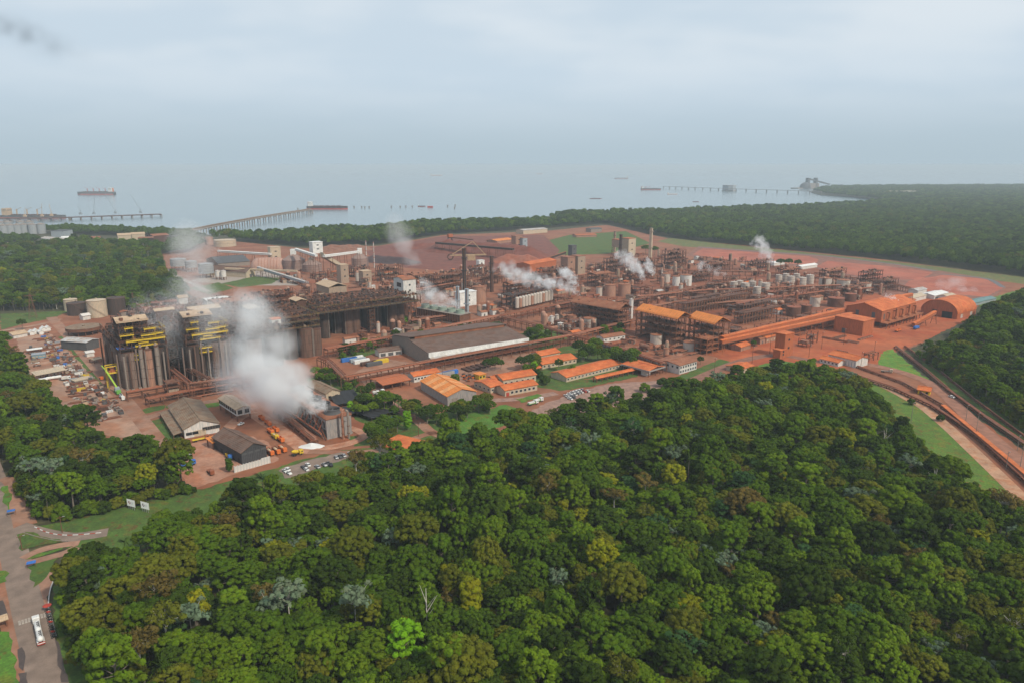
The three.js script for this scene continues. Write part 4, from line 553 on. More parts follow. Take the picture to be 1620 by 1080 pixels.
for (const [i, du] of [[0, 0], [1, 9]]) { const [x, z] = at(543 + du, 694 - i), h = rise(543 + du, 694 - i, 652), t = thing('riser_pipe', i ? 'grey vertical riser pipe at the end of the grey cooling tower' : 'pinkish vertical riser pipe at the end of the grey cooling tower', 'pipe', [x, 0, z], TA); part(t, 'pipe', rod([0, 0, 0], [0, h, 0], 0.65, 14), i ? C.concrete() : C.pinkPipe()); part(t, 'elbow', (() => { const g = new THREE.TorusGeometry(1.35, 0.62, 8, 12, Math.PI / 2); g.translate(i ? -1.35 : 1.35, h, 0); if (!i) { g.translate(-1.35, -h, 0); g.rotateY(Math.PI); g.translate(1.35, h, 0); } return g; })(), i ? C.concrete() : C.pinkPipe()); for (const y of [3, 7]) part(t, 'flange', cyl(0.85, 0.85, 0.3, 14), C.steel(), [0, y, 0]); }
{ const [x, z] = at(493, 706), R = rng(5), g = new THREE.ConeGeometry(7, 2.1, 24, 4); const p = g.attributes.position; for (let i = 0; i < p.count; i++) { const k = 1 + 0.18 * n3(p.getX(i) * 0.4, p.getY(i), p.getZ(i) * 0.4); p.setXYZ(i, p.getX(i) * k, p.getY(i) * (1 + 0.2 * n2(p.getX(i), p.getZ(i))), p.getZ(i) * k * 0.6); } g.translate(0, 1.0, 0); g.computeVertexNormals(); const m = part(scene, 'sand_pile', g, C.cleanWhite(), [x, 0.05, z]); tag(m, 'white powder pile on the grass by the grey cooling tower', 'pile'); }
building('house', 'beige gabled house behind the grey cooling tower', 'house', { p: [516, 634], q: [538, 629], D: 26, h: 4.6, rise: 2.0, type: 'gableZ', wall: C.cream, roof: C.greyBrownRoof, win: [{ n: 2, w: 1.6, h: 1.3, y: 1.5, trim: C.concrete }] });
// plant nursery under black shade nets
[[531, 646, 575, 640, 26, 'between the cooling tower and the bright shrubs'], [540, 664, 572, 657, 14, 'beside the vertical riser pipes'], [588, 668, 622, 657, 20, 'beside the blue tarpaulin']].forEach(([u, v, u2, v2, D, w]) => { const f = frame(at(u, v), at(u2, v2)), t = thing('shade_net', `black shade net of the plant nursery ${w}`, 'shade net', f.pos, f.turn); const n = 12, g = new THREE.PlaneGeometry(f.L, D, n, 6); g.rotateX(-Math.PI / 2); g.translate(f.L / 2, 2.7, -D / 2); const p = g.attributes.position; for (let i = 0; i < p.count; i++) p.setY(i, 2.7 - 0.35 * Math.abs(Math.sin(p.getX(i) * 0.8)) + 0.1 * n2(p.getX(i), p.getZ(i))); g.computeVertexNormals(); part(t, 'net', g, C.black()).material.side = THREE.DoubleSide; for (let i = 0; i <= 4; i++) for (const z of [0, -D]) part(t, 'post', cyl(0.07, 0.07, 2.7, 6), C.steel(), [f.L * i / 4, 0, z]); });
building('gatehouse', 'low red-orange roofed gatehouse with white fascia at the forest edge', 'gatehouse', { p: [640, 723], q: [668, 708], D: 15, h: 3.4, type: 'flat', wall: C.cream, roof: C.orangeTile, over: 1.4, win: [{ n: 4, w: 1.4, h: 1.1, y: 1.3 }] });
{ const [x, z] = at(622, 664), t = thing('tarpaulin', 'crumpled bright blue tarpaulin beside the plant nursery', 'tarpaulin', [x, 0.1, z], 0.5), g = new THREE.PlaneGeometry(7, 4, 10, 6); g.rotateX(-Math.PI / 2); const p = g.attributes.position; for (let i = 0; i < p.count; i++) p.setY(i, 1.0 + 0.55 * n2(p.getX(i) * 0.6, p.getZ(i) * 0.6)); g.computeVertexNormals(); part(t, 'sheet', g, C.blue()).material.side = THREE.DoubleSide; part(t, 'heap', cyl(2.6, 1.2, 0.9, 10), C.concrete()); }
// ---------------------------------------------------------------- stores and offices
{ // the big store with a stepped roof
  const P = at(679, 579), f = frame(P, at(836, 554)), t = thing('warehouse', 'huge dark brown roofed warehouse with white fascia along its front', 'warehouse', f.pos, f.turn), L = f.L, D = 66, h = 9.2;
  part(t, 'wall', merge([bx(0, 0.5, 0, h, -D, 0), bx(L - 0.5, L, 0, h, -D, 0), bx(0.5, L - 0.5, 0, h, -D, -D + 0.5), bx(0.5, L - 0.5, 0, h, -6.5, -6)]), C.concrete());
  for (let i = 0; i < 14; i++) part(t, 'loading_door', bx(0.35, L / 14 - 0.35, 0.2, 4.6, -6, -5.9), i % 3 ? C.darkGrey() : C.greySheet(), [L * i / 14, 0, 0]);
  part(t, 'fascia', bx(-0.3, L + 0.3, h - 2.6, h + 0.7, 0.02, 0.32), C.cleanWhite()); part(t, 'canopy', extrudeX([[0.3, h - 2.7], [4.6, h - 3.5], [4.6, h - 3.3], [0.3, h - 2.5]], 0, L), C.greySheet());
  for (let i = 0; i <= 14; i++) part(t, 'post', bx(-0.2, 0.2, 0, h - 2.7, -0.5, -0.1), C.steel(), [0.3 + (L - 0.6) * i / 14, 0, 0]);
  part(t, 'roof', extrudeX([[0, h], [-D * 0.5, h + 3.4], [-D * 0.5, h + 3.7], [0, h + 0.3]], -0.5, L + 0.5), C.brownRoof()); part(t, 'monitor', bx(4, L - 2, h + 3.4, h + 5.4, -D * 0.5 - 0.2, -D * 0.5 + 0.2), C.rustRoof(), [0, 0, 0.5]);
  part(t, 'roof', extrudeX([[-D * 0.48, h + 5.4], [-D, h + 0.6], [-D, h + 0.9], [-D * 0.48, h + 5.8]], -0.5, L + 0.5), C.brownRoof());
  part(t, 'end_wall', merge([extrudeX([[0, h], [-D / 2, h + 3.3], [-D / 2, h + 5.2], [-D, h]], 0, 0.5), extrudeX([[0, h], [-D / 2, h + 3.3], [-D / 2, h + 5.2], [-D, h]], L - 0.5, L)]), C.concrete());
}
building('shed', 'small white gabled shed with open side by the big warehouse', 'shed', { p: [600, 565], q: [636, 560], D: 9, h: 4, rise: 1.5, wall: C.white, roof: C.brownRoof, win: [{ n: 3, w: 4, h: 2.4, y: 0.3, mat: C.darkGrey, name: 'door' }] });
building('open_shed', 'open shed with dull orange roof below the pipe rack', 'shed', { p: [606, 619], q: [649, 610], D: 17, h: 4.2, rise: 1.2, open: true, roof: C.redOrange });
building('workshop', 'narrow white workshop with orange roof beside the dull orange shed', 'workshop', { p: [655, 605], q: [695, 597.5], D: 9, h: 4.3, rise: 1.4, wall: C.white, roof: C.orangeTile, win: [{ n: 8, w: 1.4, h: 1.1, y: 1.8 }] });
building('warehouse', 'wide grey gabled warehouse with striped orange roof', 'warehouse', { p: [708, 642], q: [753.5, 633.5], D: 38, h: 6, rise: 3.2, type: 'gableZ', wall: C.greyWall, roof: C.orangeRoof, win: [{ n: 1, w: 4.5, h: 4.2, y: 0.1, from: 0.05, to: 0.45, name: 'door', mat: C.concrete }] });
{ const t = scene.children.find((o) => o.userData.label === 'wide grey gabled warehouse with striped orange roof'), { L, D, h } = t.dims, s = 3.2 / (L / 2); for (let k = 0; k < 3; k++) for (const sd of [-1, 1]) part(t, 'roof_strip', extrudeZ(sd < 0 ? [[-0.5, h - s * 0.5 + 0.37], [L / 2 - 0.5, h + 3.2 - s * 0.5 + 0.37], [L / 2 - 0.5, h + 3.2 - s * 0.5 + 0.4], [-0.5, h - s * 0.5 + 0.4]] : [[L / 2 + 0.5, h + 3.2 - s * 0.5 + 0.37], [L + 0.5, h - s * 0.5 + 0.37], [L + 0.5, h - s * 0.5 + 0.4], [L / 2 + 0.5, h + 3.2 - s * 0.5 + 0.4]], -D * (0.28 + k * 0.27), -D * (0.16 + k * 0.27)), paint('fadedOrange', 0.80, 0.36, 0.13, { ribs: 1 })); }
// the orange-roofed offices round a court
building('office_building', 'orange-roofed office wing with brick end wall by the car park', 'office', { p: [776, 622], q: [796, 617], D: 17, h: 4, rise: 1.4, wall: C.cream, roof: C.orangeTile, win: [{ n: 3, w: 1.6, h: 1.2, y: 1.4, trim: C.white }, { face: 'left', n: 4, w: 1.6, h: 1.2, y: 1.4, trim: C.white }] });
building('office_building', 'cream office with orange roof and small roof court', 'office', { p: [799, 627], q: [850, 617], D: 11, h: 4, rise: 1.6, wall: C.cream, roof: C.orangeTile, win: [{ n: 6, w: 1.8, h: 1.5, y: 1.2, trim: C.white, from: 0.15, to: 0.95 }, { n: 1, w: 2.2, h: 2.4, y: 0, from: 0.02, to: 0.14, name: 'door', mat: C.redPaint }] });
building('office_building', 'long orange-roofed office block behind the roof court', 'office', { p: [796, 611], q: [848, 602], D: 13, h: 4.4, rise: 1.8, wall: C.cream, roof: C.orangeTile, win: [{ n: 6, w: 1.6, h: 1.2, y: 1.4, trim: C.white }] });
building('office_building', 'small orange-roofed link between the office wings', 'office', { p: [781, 609], q: [797, 606], D: 8, h: 3.6, rise: 1.2, wall: C.cream, roof: C.orangeTile });
building('long_building', 'long low orange-roofed building on the lawn', 'building', { p: [896, 604.5], q: [984, 582], D: 15, h: 3.4, rise: 1.9, wall: C.cream, roof: C.orangeTile, win: [{ n: 16, w: 1.5, h: 1.1, y: 1.3, trim: C.white }] });
building('office_building', 'broad orange-roofed building among the garden trees', 'building', { p: [858, 584], q: [912, 574], D: 15, h: 3.6, rise: 1.8, wall: C.cream, roof: C.orangeTile, win: [{ n: 8, w: 1.5, h: 1.1, y: 1.4 }] });
building('office_building', 'rear orange-roofed wing behind the garden trees', 'building', { p: [856, 570], q: [886, 564], D: 12, h: 3.6, rise: 1.6, wall: C.cream, roof: C.orangeTile });
building('walkway', 'long narrow covered walkway with orange roof along the car park', 'walkway', { p: [944, 605.5], q: [1010, 590.5], D: 3.6, h: 3.1, rise: 0.7, open: true, bay: 5, roof: C.orangeTile, over: 0.5 });
building('walkway', 'short covered walkway with orange roof beside the garden trees', 'walkway', { p: [834, 592], q: [856, 587.5], D: 3, h: 3, rise: 0.6, open: true, bay: 5, roof: C.orangeTile, over: 0.5 });
{ const t = building('gate_canopy', 'broad gate canopy with double orange roof and grey fascia', 'canopy', { p: [1026, 597], q: [1049, 590], D: 22, h: 5, rise: 1.3, type: 'gableZ', open: true, roof: C.orangeTile, over: 1 }); const { L, D, h } = t.dims; part(t, 'fascia', merge([bx(-1.1, L + 1.1, h - 0.9, h + 0.2, 1.05, 1.2), bx(-1.2, -1.05, h - 0.9, h + 0.2, -D - 1, 1.05)]), C.greyWall()); part(t, 'kiosk', bx(2, 6, 0, 3, -8, -3), C.white()); }
building('office_building', 'two-storey white building with rows of windows and rust roof', 'building', { p: [1075, 592], q: [1102, 584], D: 20, h: 6.2, rise: 1.0, type: 'gableX', wall: C.white, roof: C.rustRoof, win: [{ n: 7, w: 1.3, h: 1.3, y: 1.1, trim: C.greyBlue }, { n: 7, w: 1.3, h: 1.3, y: 4.0, trim: C.greyBlue }, { face: 'left', n: 5, w: 1.3, h: 1.3, y: 4.0, trim: C.greyBlue }] });
{ const A = at(948, 552), f = frame(A, at(1054, 585)), t = thing('sheet_wall', 'long blue-grey sheet wall in front of the rusty tank group', 'wall', f.pos, f.turn), n = 26; for (let i = 0; i < n; i++) part(t, 'panel', bx(0.02, f.L / n - 0.02, 0, 4.6, -0.08, 0.08), i > 19 ? C.greySheet() : C.greyBlue(), [f.L * i / n, 0, 0]); for (let i = 0; i <= n; i += 2) part(t, 'post', bx(-0.12, 0.12, 0, 4.7, -0.35, -0.1), C.steel(), [f.L * i / n, 0, 0]); }
building('house', 'white house with brown roof between the tanks and shrubs', 'house', { p: [955, 542], q: [989, 536.5], D: 9, h: 3.8, rise: 1.2, wall: C.white, roof: C.rustRoof, win: [{ n: 5, w: 1.4, h: 1.1, y: 1.4 }] });
building('hut', 'yellow kiosk with flat orange roof in the equipment yard', 'kiosk', { p: [758, 601], q: [768, 598.6], D: 6, h: 3.4, rise: 0.6, type: 'flat', wall: C.yellow, roof: C.orangeRoof, win: [{ n: 2, w: 1.6, h: 1.4, y: 1.2 }] });
// ---------------------------------------------------------------- precipitation blocks with tall tanks
const local = (O, turn) => { const c = Math.cos(turn), s = Math.sin(turn); return (x, z) => [O[0] + x * c + z * s, O[1] - x * s + z * c]; };
function tallTank(label, xz, r, h, o = {}) {
  const t = thing(o.name ?? 'precipitator_tank', label, 'tank', [xz[0], 0, xz[1]], (xz[0] * 0.7) % 6, o.group), m = (o.mat ?? C.siloDark)();
  part(t, 'shell', cyl(r, r, h, 32), m); part(t, 'rim', cached(`rim${f2(r)}`, () => { const g = new THREE.TorusGeometry(r + 0.1, 0.14, 6, 32); g.rotateX(Math.PI / 2); return g; }), C.steel(), [0, h - 0.1, 0]);
  part(t, 'roof', cyl(r + 0.05, 0.6, 1.0, 32), (o.top ?? C.rust)(), [0, h, 0]);
  for (let i = 1; i < 4; i++) part(t, 'band', cached(`band${f2(r)}`, () => cyl(r + 0.06, r + 0.06, 0.25, 32, true)), C.rust(), [0, h * i / 4, 0]);
  part(t, 'drive', cached('drive', () => merge([cyl(0.7, 0.7, 1.6, 10), bx(-1.1, 1.1, 0, 0.7, -0.6, 0.6)])), C.beige(), [0, h + 0.8, 0]);
  part(t, 'downpipe', rod([r + 0.5, 0, 0], [r + 0.5, h, 0], 0.3, 8), (o.pipe ?? C.concrete)());
  return t;
}
function precipBlock(O, where, rows, cols, r, h, o = {}) {
  const L = local(O, TA), gap = 2 * r + 1.4;
  for (let i = 0; i < cols; i++) for (let k = 0; k < rows; k++) tallTank(`tall rust-streaked tank ${where}`, L(r + i * gap, -r - k * gap), r, h * (1 - (o.fall ?? 0) * k), { mat: [C.siloGrey, C.siloDark, C.siloBrown, C.siloDark][(i * 3 + k * 2 + (o.shift ?? 0)) % 4], group: `tanks of the block ${where}` });
  const w = cols * gap - 1.4, d = rows * gap - 1.4;
  steelwork(`dark steel top deck with walkways ${where}`, L(0, 0), TA, w, d, [h + 2.2, h + 6.5], { y0: h, gear: 0.09, mat: C.rust, rail: o.rail ?? C.steel, name: 'tank_top_deck', openTop: true, seed: o.seed, gearMat: darkGear });
  return { L, w, d };
}
const darkGear = [C.rust, C.rustDark, C.steel, C.rust, C.rustDark, C.rust, C.steel];
const blk1 = precipBlock(at(197, 617), 'of the block with yellow platforms beside the mobile crane', 5, 2, 6.6, 24, { seed: 3, shift: 0 });
const blk2 = precipBlock(at(300, 604), 'of the block with yellow platforms inside the steam', 5, 2, 6.6, 24, { seed: 4, shift: 1 });
for (const [b, w, s] of [[blk1, 'over the block beside the mobile crane', 1], [blk2, 'over the block inside the steam', 2]]) {
  steelwork(`lower steel tower beside the tan-roofed tower ${w}`, b.L(19, -3), TA, 9, 20, [29.5, 33, 36.5], { y0: 25, gear: 0.08, bay: 4.5, mat: C.rust, rail: C.yellow, openTop: true, seed: 50 + s, name: 'steel_tower', category: 'tower', gearMat: darkGear });
  steelwork(`tall steel tower with tan roof ${w}`, b.L(1, -2), TA, 17, 17, [30, 34.5, 39, 43], { y0: 25, bay: 4.5, gearMat: darkGear, gear: 0.08, mat: C.rust, rail: C.steel, roof: C.tanRoof, rise: 2.2, seed: 20 + s, name: 'steel_tower', category: 'tower' });
  [[27.2, 9, 13, 0.6], [30.6, 4, 23, 0.9], [29.2, 11, 6, 0.5], [33.4, 13, 9, 0.6], [21.5, 8, 9, 0.6], [18.6, 8, 9, 0.6], [34.8, 1, 8, 0.5], [37.4, 15, 7, 0.6], [39.2, 4, 5, 0.5], [33.8, 20, 6, 0.5]].forEach(([y, x, len, th], i) => { const p = b.L(x, 1.2), t = thing('walkway', `bright yellow steel walkway ${w}`, 'walkway', [p[0], 0, p[1]], TA, `yellow walkways ${w}`); part(t, 'girder', bx(0, len, y, y + th, -1.4, 0), C.yellow()); part(t, 'railing', merge([bx(0, len, y + th + 0.9, y + th + 1.0, -0.1, 0), ...Array.from({ length: Math.ceil(len / 2) }, (_, k) => bx(k * 2, k * 2 + 0.1, y + th, y + th + 1, -0.1, 0))]), C.yellow()); part(t, 'bracket', merge([bx(0.4, 0.7, y - 1.6, y, -1.3, -1), bx(len - 0.7, len - 0.4, y - 1.6, y, -1.3, -1)]), C.yellow()); });
}
for (const [dx, dz, r, h, m, lab] of [[15.2, 2.6, 2.5, 25, C.salmon, 'salmon-coloured steel column in front of the block beside the mobile crane'], [11.4, 1.8, 1.3, 26, C.concrete, 'thin grey column beside the salmon-coloured column'], [20.5, 1.6, 1.2, 26, C.concrete, 'thin grey column between the tanks by the mobile crane']]) { const p = blk1.L(dx, dz); tallTank(lab, p, r, h, { mat: m, name: 'steel_column' }); }
{ const p = blk1.L(-3, -9), t = thing('platform', 'yellow caged platform beside the block with the mobile crane', 'platform', [p[0], 0, p[1]], TA); part(t, 'floor', bx(-5, 2, 10.5, 11, -3, 3), C.yellow()); for (const x of [-4.8, 1.8]) for (const z of [-2.8, 2.8]) part(t, 'post', bx(x - 0.25, x + 0.25, 0, 15.5, z - 0.25, z + 0.25), C.yellow()); part(t, 'beam', merge([bx(-5, 2, 15, 15.5, -3, -2.6), bx(-5, 2, 15, 15.5, 2.6, 3)]), C.yellow()); part(t, 'machine', merge([cyl(1.4, 1.4, 3, 12), bx(-2, 2, 0, 1.2, -1, 1)]), C.orangeSteel(), [-1.5, 11, 0]); }
{ const p = blk1.L(5, -4), t = thing('tarpaulin', 'blue tarpaulin stretched over the tank deck by the yellow platforms', 'tarpaulin', [p[0], 26, p[1]], TA), g = new THREE.PlaneGeometry(12, 7, 10, 6); g.rotateX(-Math.PI / 2); const q = g.attributes.position; for (let i = 0; i < q.count; i++) q.setY(i, 0.8 + 0.5 * n2(q.getX(i) * 0.4, q.getZ(i) * 0.4)); g.computeVertexNormals(); part(t, 'sheet', g, C.blue()); part(t, 'support', bx(-5.5, 5.5, -0.6, 0.2, -0.2, 0.2), C.steel()); }
// the large block with brown tanks by the middle yard
{
  const tanksFront = [[460, 569, 5.6], [485, 566, 5.2], [501, 563, 4.2], [515, 536, 4.0], [551, 529, 4.2], [563, 527, 4.2], [582, 524, 4.0], [621, 518, 4.4], [633, 516, 4.0]];
  tanksFront.forEach(([u, v, r], i) => { const [x, z] = at(u, v), d = Math.hypot(x, z); tallTank('tall brown tank under the edge of the wide tank deck', [x * (1 + r / d), z * (1 + r / d)], r, rise(u, v, i < 3 ? 521 : lerp(489, 478, (i - 3) / 5)), { mat: [C.siloDark, C.siloBrown, C.siloBrown][i % 3], group: 'brown tanks of the wide deck' }); });
  const O1 = at(447, 571), L1 = local(O1, TA); for (let k = 0; k < 4; k++) for (let i = 0; i < 2; i++) if (k) tallTank('dark tank in the inner rows under the wide tank deck', L1(7 + i * 15, -7 - k * 14), 6, 21, { mat: C.siloDark, group: 'inner tanks of the wide deck' });
  const O2 = at(512, 540), L2 = local(O2, TA); for (let k = 1; k < 3; k++) for (let i = 0; i < 5; i++) tallTank('dark tank in the inner rows under the wide tank deck', L2(7 + i * 17, -8 - k * 15), 6, 21, { mat: C.siloDark, group: 'inner tanks of the wide deck' });
  steelwork('near part of the wide dark tank deck with yellow-brown railing', L1(-1, 0), TA, 31, 60, [22.5, 27, 31], { y0: 20, gear: 0.10, bay: 6, rail: paint.bind(null, 'mutedYellow', 0.30, 0.20, 0.06), name: 'tank_top_deck', openTop: true, seed: 31, gearMat: darkGear });
  steelwork('far part of the wide dark tank deck with yellow-brown railing', L2(-4, 0), TA, 96, 54, [23, 28], { y0: 21, gear: 0.09, bay: 6, rail: paint.bind(null, 'mutedYellow', 0.30, 0.20, 0.06), name: 'tank_top_deck', openTop: true, seed: 32, gearMat: darkGear });
  steelwork('third part of the wide tank deck behind the elevator shaft', L1(-34, -36), TA, 33, 62, [20, 25, 29], { gear: 0.08, bay: 6.5, name: 'tank_top_deck', openTop: true, seed: 33, gearMat: darkGear });
  steelwork('ladder tower of rusty steel against the brown tanks', at(586, 528), TA, 5, 5, [4, 8, 12, 16, 20, 24], { gear: 0, bay: 5, name: 'stair_tower', category: 'tower', mat: C.steel });
  // roofs and sheds on the deck
  const onDeck = (name, label, u, v, h0, w, d, hh, roof, wall, turn = TA) => { const [x, z] = at(u, v, h0), t = thing(name, label, 'shed', [x, 0, z], turn); part(t, 'wall', bx(0, w, h0 - 6, h0, -d, 0), wall()); const a = [[0.8, h0], [-d / 2, h0 + hh], [-d - 0.8, h0]]; part(t, 'roof', extrudeX([...a, ...a.slice().reverse().map(([z, y]) => [z, y + 0.3])], -0.8, w + 0.8), roof()); for (const x of [0.3, w - 0.3]) for (const z of [-0.3, -d + 0.3]) part(t, 'post', bx(x - 0.25, x + 0.25, 0, h0 - 6, z - 0.25, z + 0.25), C.steel()); return t; };
  onDeck('roofed_hall', 'tan gable-roofed hall on top of the wide tank deck', 500, 449, 33, 28, 17, 3, C.tanRoof, C.beige, TB);
  onDeck('roof_shelter', 'small tan roof shelter near the edge of the wide tank deck', 458, 473, 34, 14, 8, 1.4, C.tanRoof, C.rust, TB);
  onDeck('roof_shelter', 'tan roof shelter behind the elevator shaft', 384, 485, 32, 16, 9, 1.4, C.tanRoof, C.rust, TB);
  onDeck('roof_shelter', 'broad tan roof shelter seen through the steam', 300, 492, 32, 22, 13, 1.8, C.tanRoof, C.rust);
  onDeck('roof_shelter', 'small cream roof beside the low dark tanks', 245, 493, 16, 15, 9, 1.6, C.tanRoof, C.rust);
  onDeck('roof_shelter', 'white gabled hut on the tank deck behind the steam', 282, 472, 18, 8, 8, 2, C.tanRoof, C.white);
  onDeck('control_room', 'pale box-shaped control room behind the steam', 327, 476, 20, 20, 14, 0.6, C.cleanWhite, C.white);
}
{ // elevator shaft
  const [x, z] = at(440, 572), h = rise(440, 572, 512), t = thing('elevator_shaft', 'slim beige elevator shaft with white head and orange roof', 'tower', [x, 0, z], TA); part(t, 'shaft', bx(-1.5, 1.5, 0, h, -1.5, 1.5), C.beige()); part(t, 'head', bx(-3.2, 3.2, h, h + 3.6, -3, 3), C.white()); part(t, 'roof', bx(-3.6, 3.6, h + 3.6, h + 4.1, -3.4, 3.4), C.orangeTile()); part(t, 'window', bx(-1.2, 1.2, h + 1.4, h + 2.6, 3.0, 3.06), C.glass());
}
{ // white transfer tower on stilts
  const [x, z] = at(640, 511), t = thing('transfer_tower', 'tall pale grey block tower on steel stilts with three small windows', 'tower', [x, 0, z], TA), y0 = 19, h = 39; part(t, 'wall', bx(0, 13, y0, h, -18, 0), C.white()); part(t, 'roof', extrudeX([[0.6, h], [-9, h + 2], [-18.6, h], [-18.6, h + 0.3], [-9, h + 2.3], [0.6, h + 0.3]], -0.5, 13.5), C.rustRoof()); part(t, 'gable', extrudeX([[0, h], [-9, h + 1.9], [-18, h]], 0.02, 12.98), C.white()); for (let i = 0; i < 3; i++) part(t, 'window', bx(5.6, 7.4, y0 + 4.5 + i * 5, y0 + 6 + i * 5, 0, 0.06), C.glass()); part(t, 'window', bx(-0.06, 0, h - 7, h - 3, -12, -4), C.glass()); for (const a of [0.4, 6.5, 12.6]) for (const b of [-0.4, -9, -17.6]) part(t, 'post', bx(a - 0.35, a + 0.35, 0, y0, b - 0.35, b + 0.35), C.steel()); part(t, 'bracing', merge([bar([0.4, 1, -0.4], [12.6, y0 - 1, -0.4], 0.3), bar([12.6, 1, -0.4], [0.4, y0 - 1, -0.4], 0.3)]), C.steel());
}
// ---------------------------------------------------------------- tanks at the western edge
tank('dark brown tank beside the cream tank at the forest edge', { u: 122, v: 500, half: 13.5, vt: 481, mat: C.siloDark });
tank('small cream tank half hidden behind the dark brown tank', { u: 113, v: 493, half: 10, vt: 475, mat: C.cream });
tank('big cream tank at the forest edge', { u: 155, v: 503, half: 14.3, vt: 477, mat: C.cream });
tank('large near-black tank next to the big cream tank', { u: 186, v: 499, half: 13, vt: 473, mat: C.siloDark });
tank('low dark tank with pale roof behind the tan-roofed tower', { u: 217, v: 494, half: 12, vt: 484, mat: C.siloDark, top: C.concrete });
tank('low reddish-roofed tank beside the small cream roof', { u: 248, v: 489, half: 12, vt: 480, mat: C.rust, top: C.settlerTop });
tank('low brown tank by the white gabled hut', { u: 273, v: 487, half: 13, vt: 478, mat: C.rust, top: C.settlerTop });
tank('raised round thickener with brown rim on legs by the dirt road', { u: 134, v: 533, half: 26, vt: 521, mat: C.steel, top: C.greyBrownRoof, legs: 4, nlegs: 14, cone: 0.02, name: 'thickener', category: 'thickener' });
building('house', 'tiny white gabled house in front of the dark brown tank', 'house', { p: [131, 507], q: [143, 505], D: 6, h: 4, rise: 1.4, wall: C.white, roof: C.white });
building('shed', 'dark shed with pale grey roof beside the dirt road', 'shed', { p: [137, 555], q: [157, 549], D: 24, h: 6.5, rise: 1.2, type: 'gableZ', wall: C.darkGrey, roof: C.greySheet });
building('hut', 'small white hut below the pale grey roofed shed', 'hut', { p: [137, 565], q: [149, 563], D: 5, h: 3.2, rise: 0.8, wall: C.white, roof: C.white });
building('canopy', 'low beige canopy beside the dirt road and dark tanks', 'canopy', { p: [149, 575], q: [161, 572], D: 6, h: 2.6, rise: 0.5, open: true, roof: C.tanRoof });
// ---------------------------------------------------------------- shipping silos far behind
[[283, 429, 12, 411, 'pale grey silo on legs half veiled by steam'], [303, 431, 9, 414, 'slim pale grey silo on legs between two wider ones'], [327, 441, 11.5, 418.5, 'wide pale grey silo on legs by the service road']].forEach(([u, v, half, vt, l]) => tank(l, { u, v, half, vt, mat: C.siloBlue, legs: 6, nlegs: 10, name: 'silo', category: 'silo', bands: 3 }));
[[345, 443, 'one of two small white hoppers on a frame'], [354, 443.5, 'one of two small white hoppers on a frame']].forEach(([u, v, l]) => tank(l, { u, v, half: 4, vt: 429, mat: C.white, legs: 4, nlegs: 4, name: 'hopper', category: 'hopper', group: 'small white hoppers', stair: false }));
building('long_shed', 'long dark-roofed storage shed with cream gable end', 'shed', { p: [389.5, 440], q: [403.5, 438], D: 70, L: 16, h: 7, rise: 5, type: 'gableZ', wall: C.cream, roof: C.brownRoof, turn: TA + 0.5, win: [{ n: 1, w: 4, h: 4, y: 0, name: 'door', mat: C.darkGrey }] });
building('long_shed', 'second long dark storage roof behind the dark-roofed shed', 'shed', { p: [345, 424], q: [395, 420], D: 60, h: 6, rise: 6, type: 'gableX', wall: C.concrete, roof: C.darkGrey });
{ // vaulted store with rounded ends
  const [x, z] = at(423, 428), t = thing('vaulted_store', 'pinkish rust-streaked vaulted store with rounded ends', 'store', [x, 0, z], TA - 0.5), g = new THREE.CapsuleGeometry(13, 24, 14, 28); g.rotateZ(Math.PI / 2); const p = g.attributes.position; for (let i = 0; i < p.count; i++) p.setY(i, Math.max(0, p.getY(i) * 1.15 + 1)); g.computeVertexNormals(); uvMetres(g); part(t, 'vault', g, paint('pinkVault', 0.50, 0.30, 0.235, { tex: T.streak, period: 14, py: 14 }), [0, 0, -14]); for (let i = -3; i <= 3; i++) part(t, 'rib', cached('vrib', () => { const a = new THREE.TorusGeometry(13.05, 0.25, 5, 28, Math.PI); a.rotateY(Math.PI / 2); a.scale(1, 1.15, 1); a.translate(0, 1, 0); return a; }), C.rustPipe(), [i * 4, 0, -14]);
}
[[465.5, 428, 17.5, 413, 0.62, 'big conical-roofed silo with white headhouse'], [494, 431, 15, 420, 0.62, 'conical-roofed silo next to the white gallery tower'], [570, 424, 13, 410, 0.75, 'conical-roofed silo linked to the tower by a white gallery']].forEach(([u, v, half, vt, cone, l], i) => { const t = tank(l, { u, v, half, vt, mat: paint.bind(null, 'siloPink', 0.33, 0.22, 0.19, { tex: T.streak, period: 9, py: 22 }), cone, name: 'silo', category: 'silo', bands: 2, nozzle: false }); const { r, h } = t.dims; for (let k = 0; k < 16; k++) part(t, 'roof_rib', bar([Math.cos(k / 16 * 6.283) * r, h + 0.1, Math.sin(k / 16 * 6.283) * r], [0, h + r * cone + 0.2, 0], 0.25), C.concrete()); part(t, 'headhouse', bx(-3.4, 3.4, h + r * cone - 2.5, h + r * cone + (i === 1 ? 1 : 5), -3, 3), i === 1 ? C.concrete() : C.cleanWhite()); });
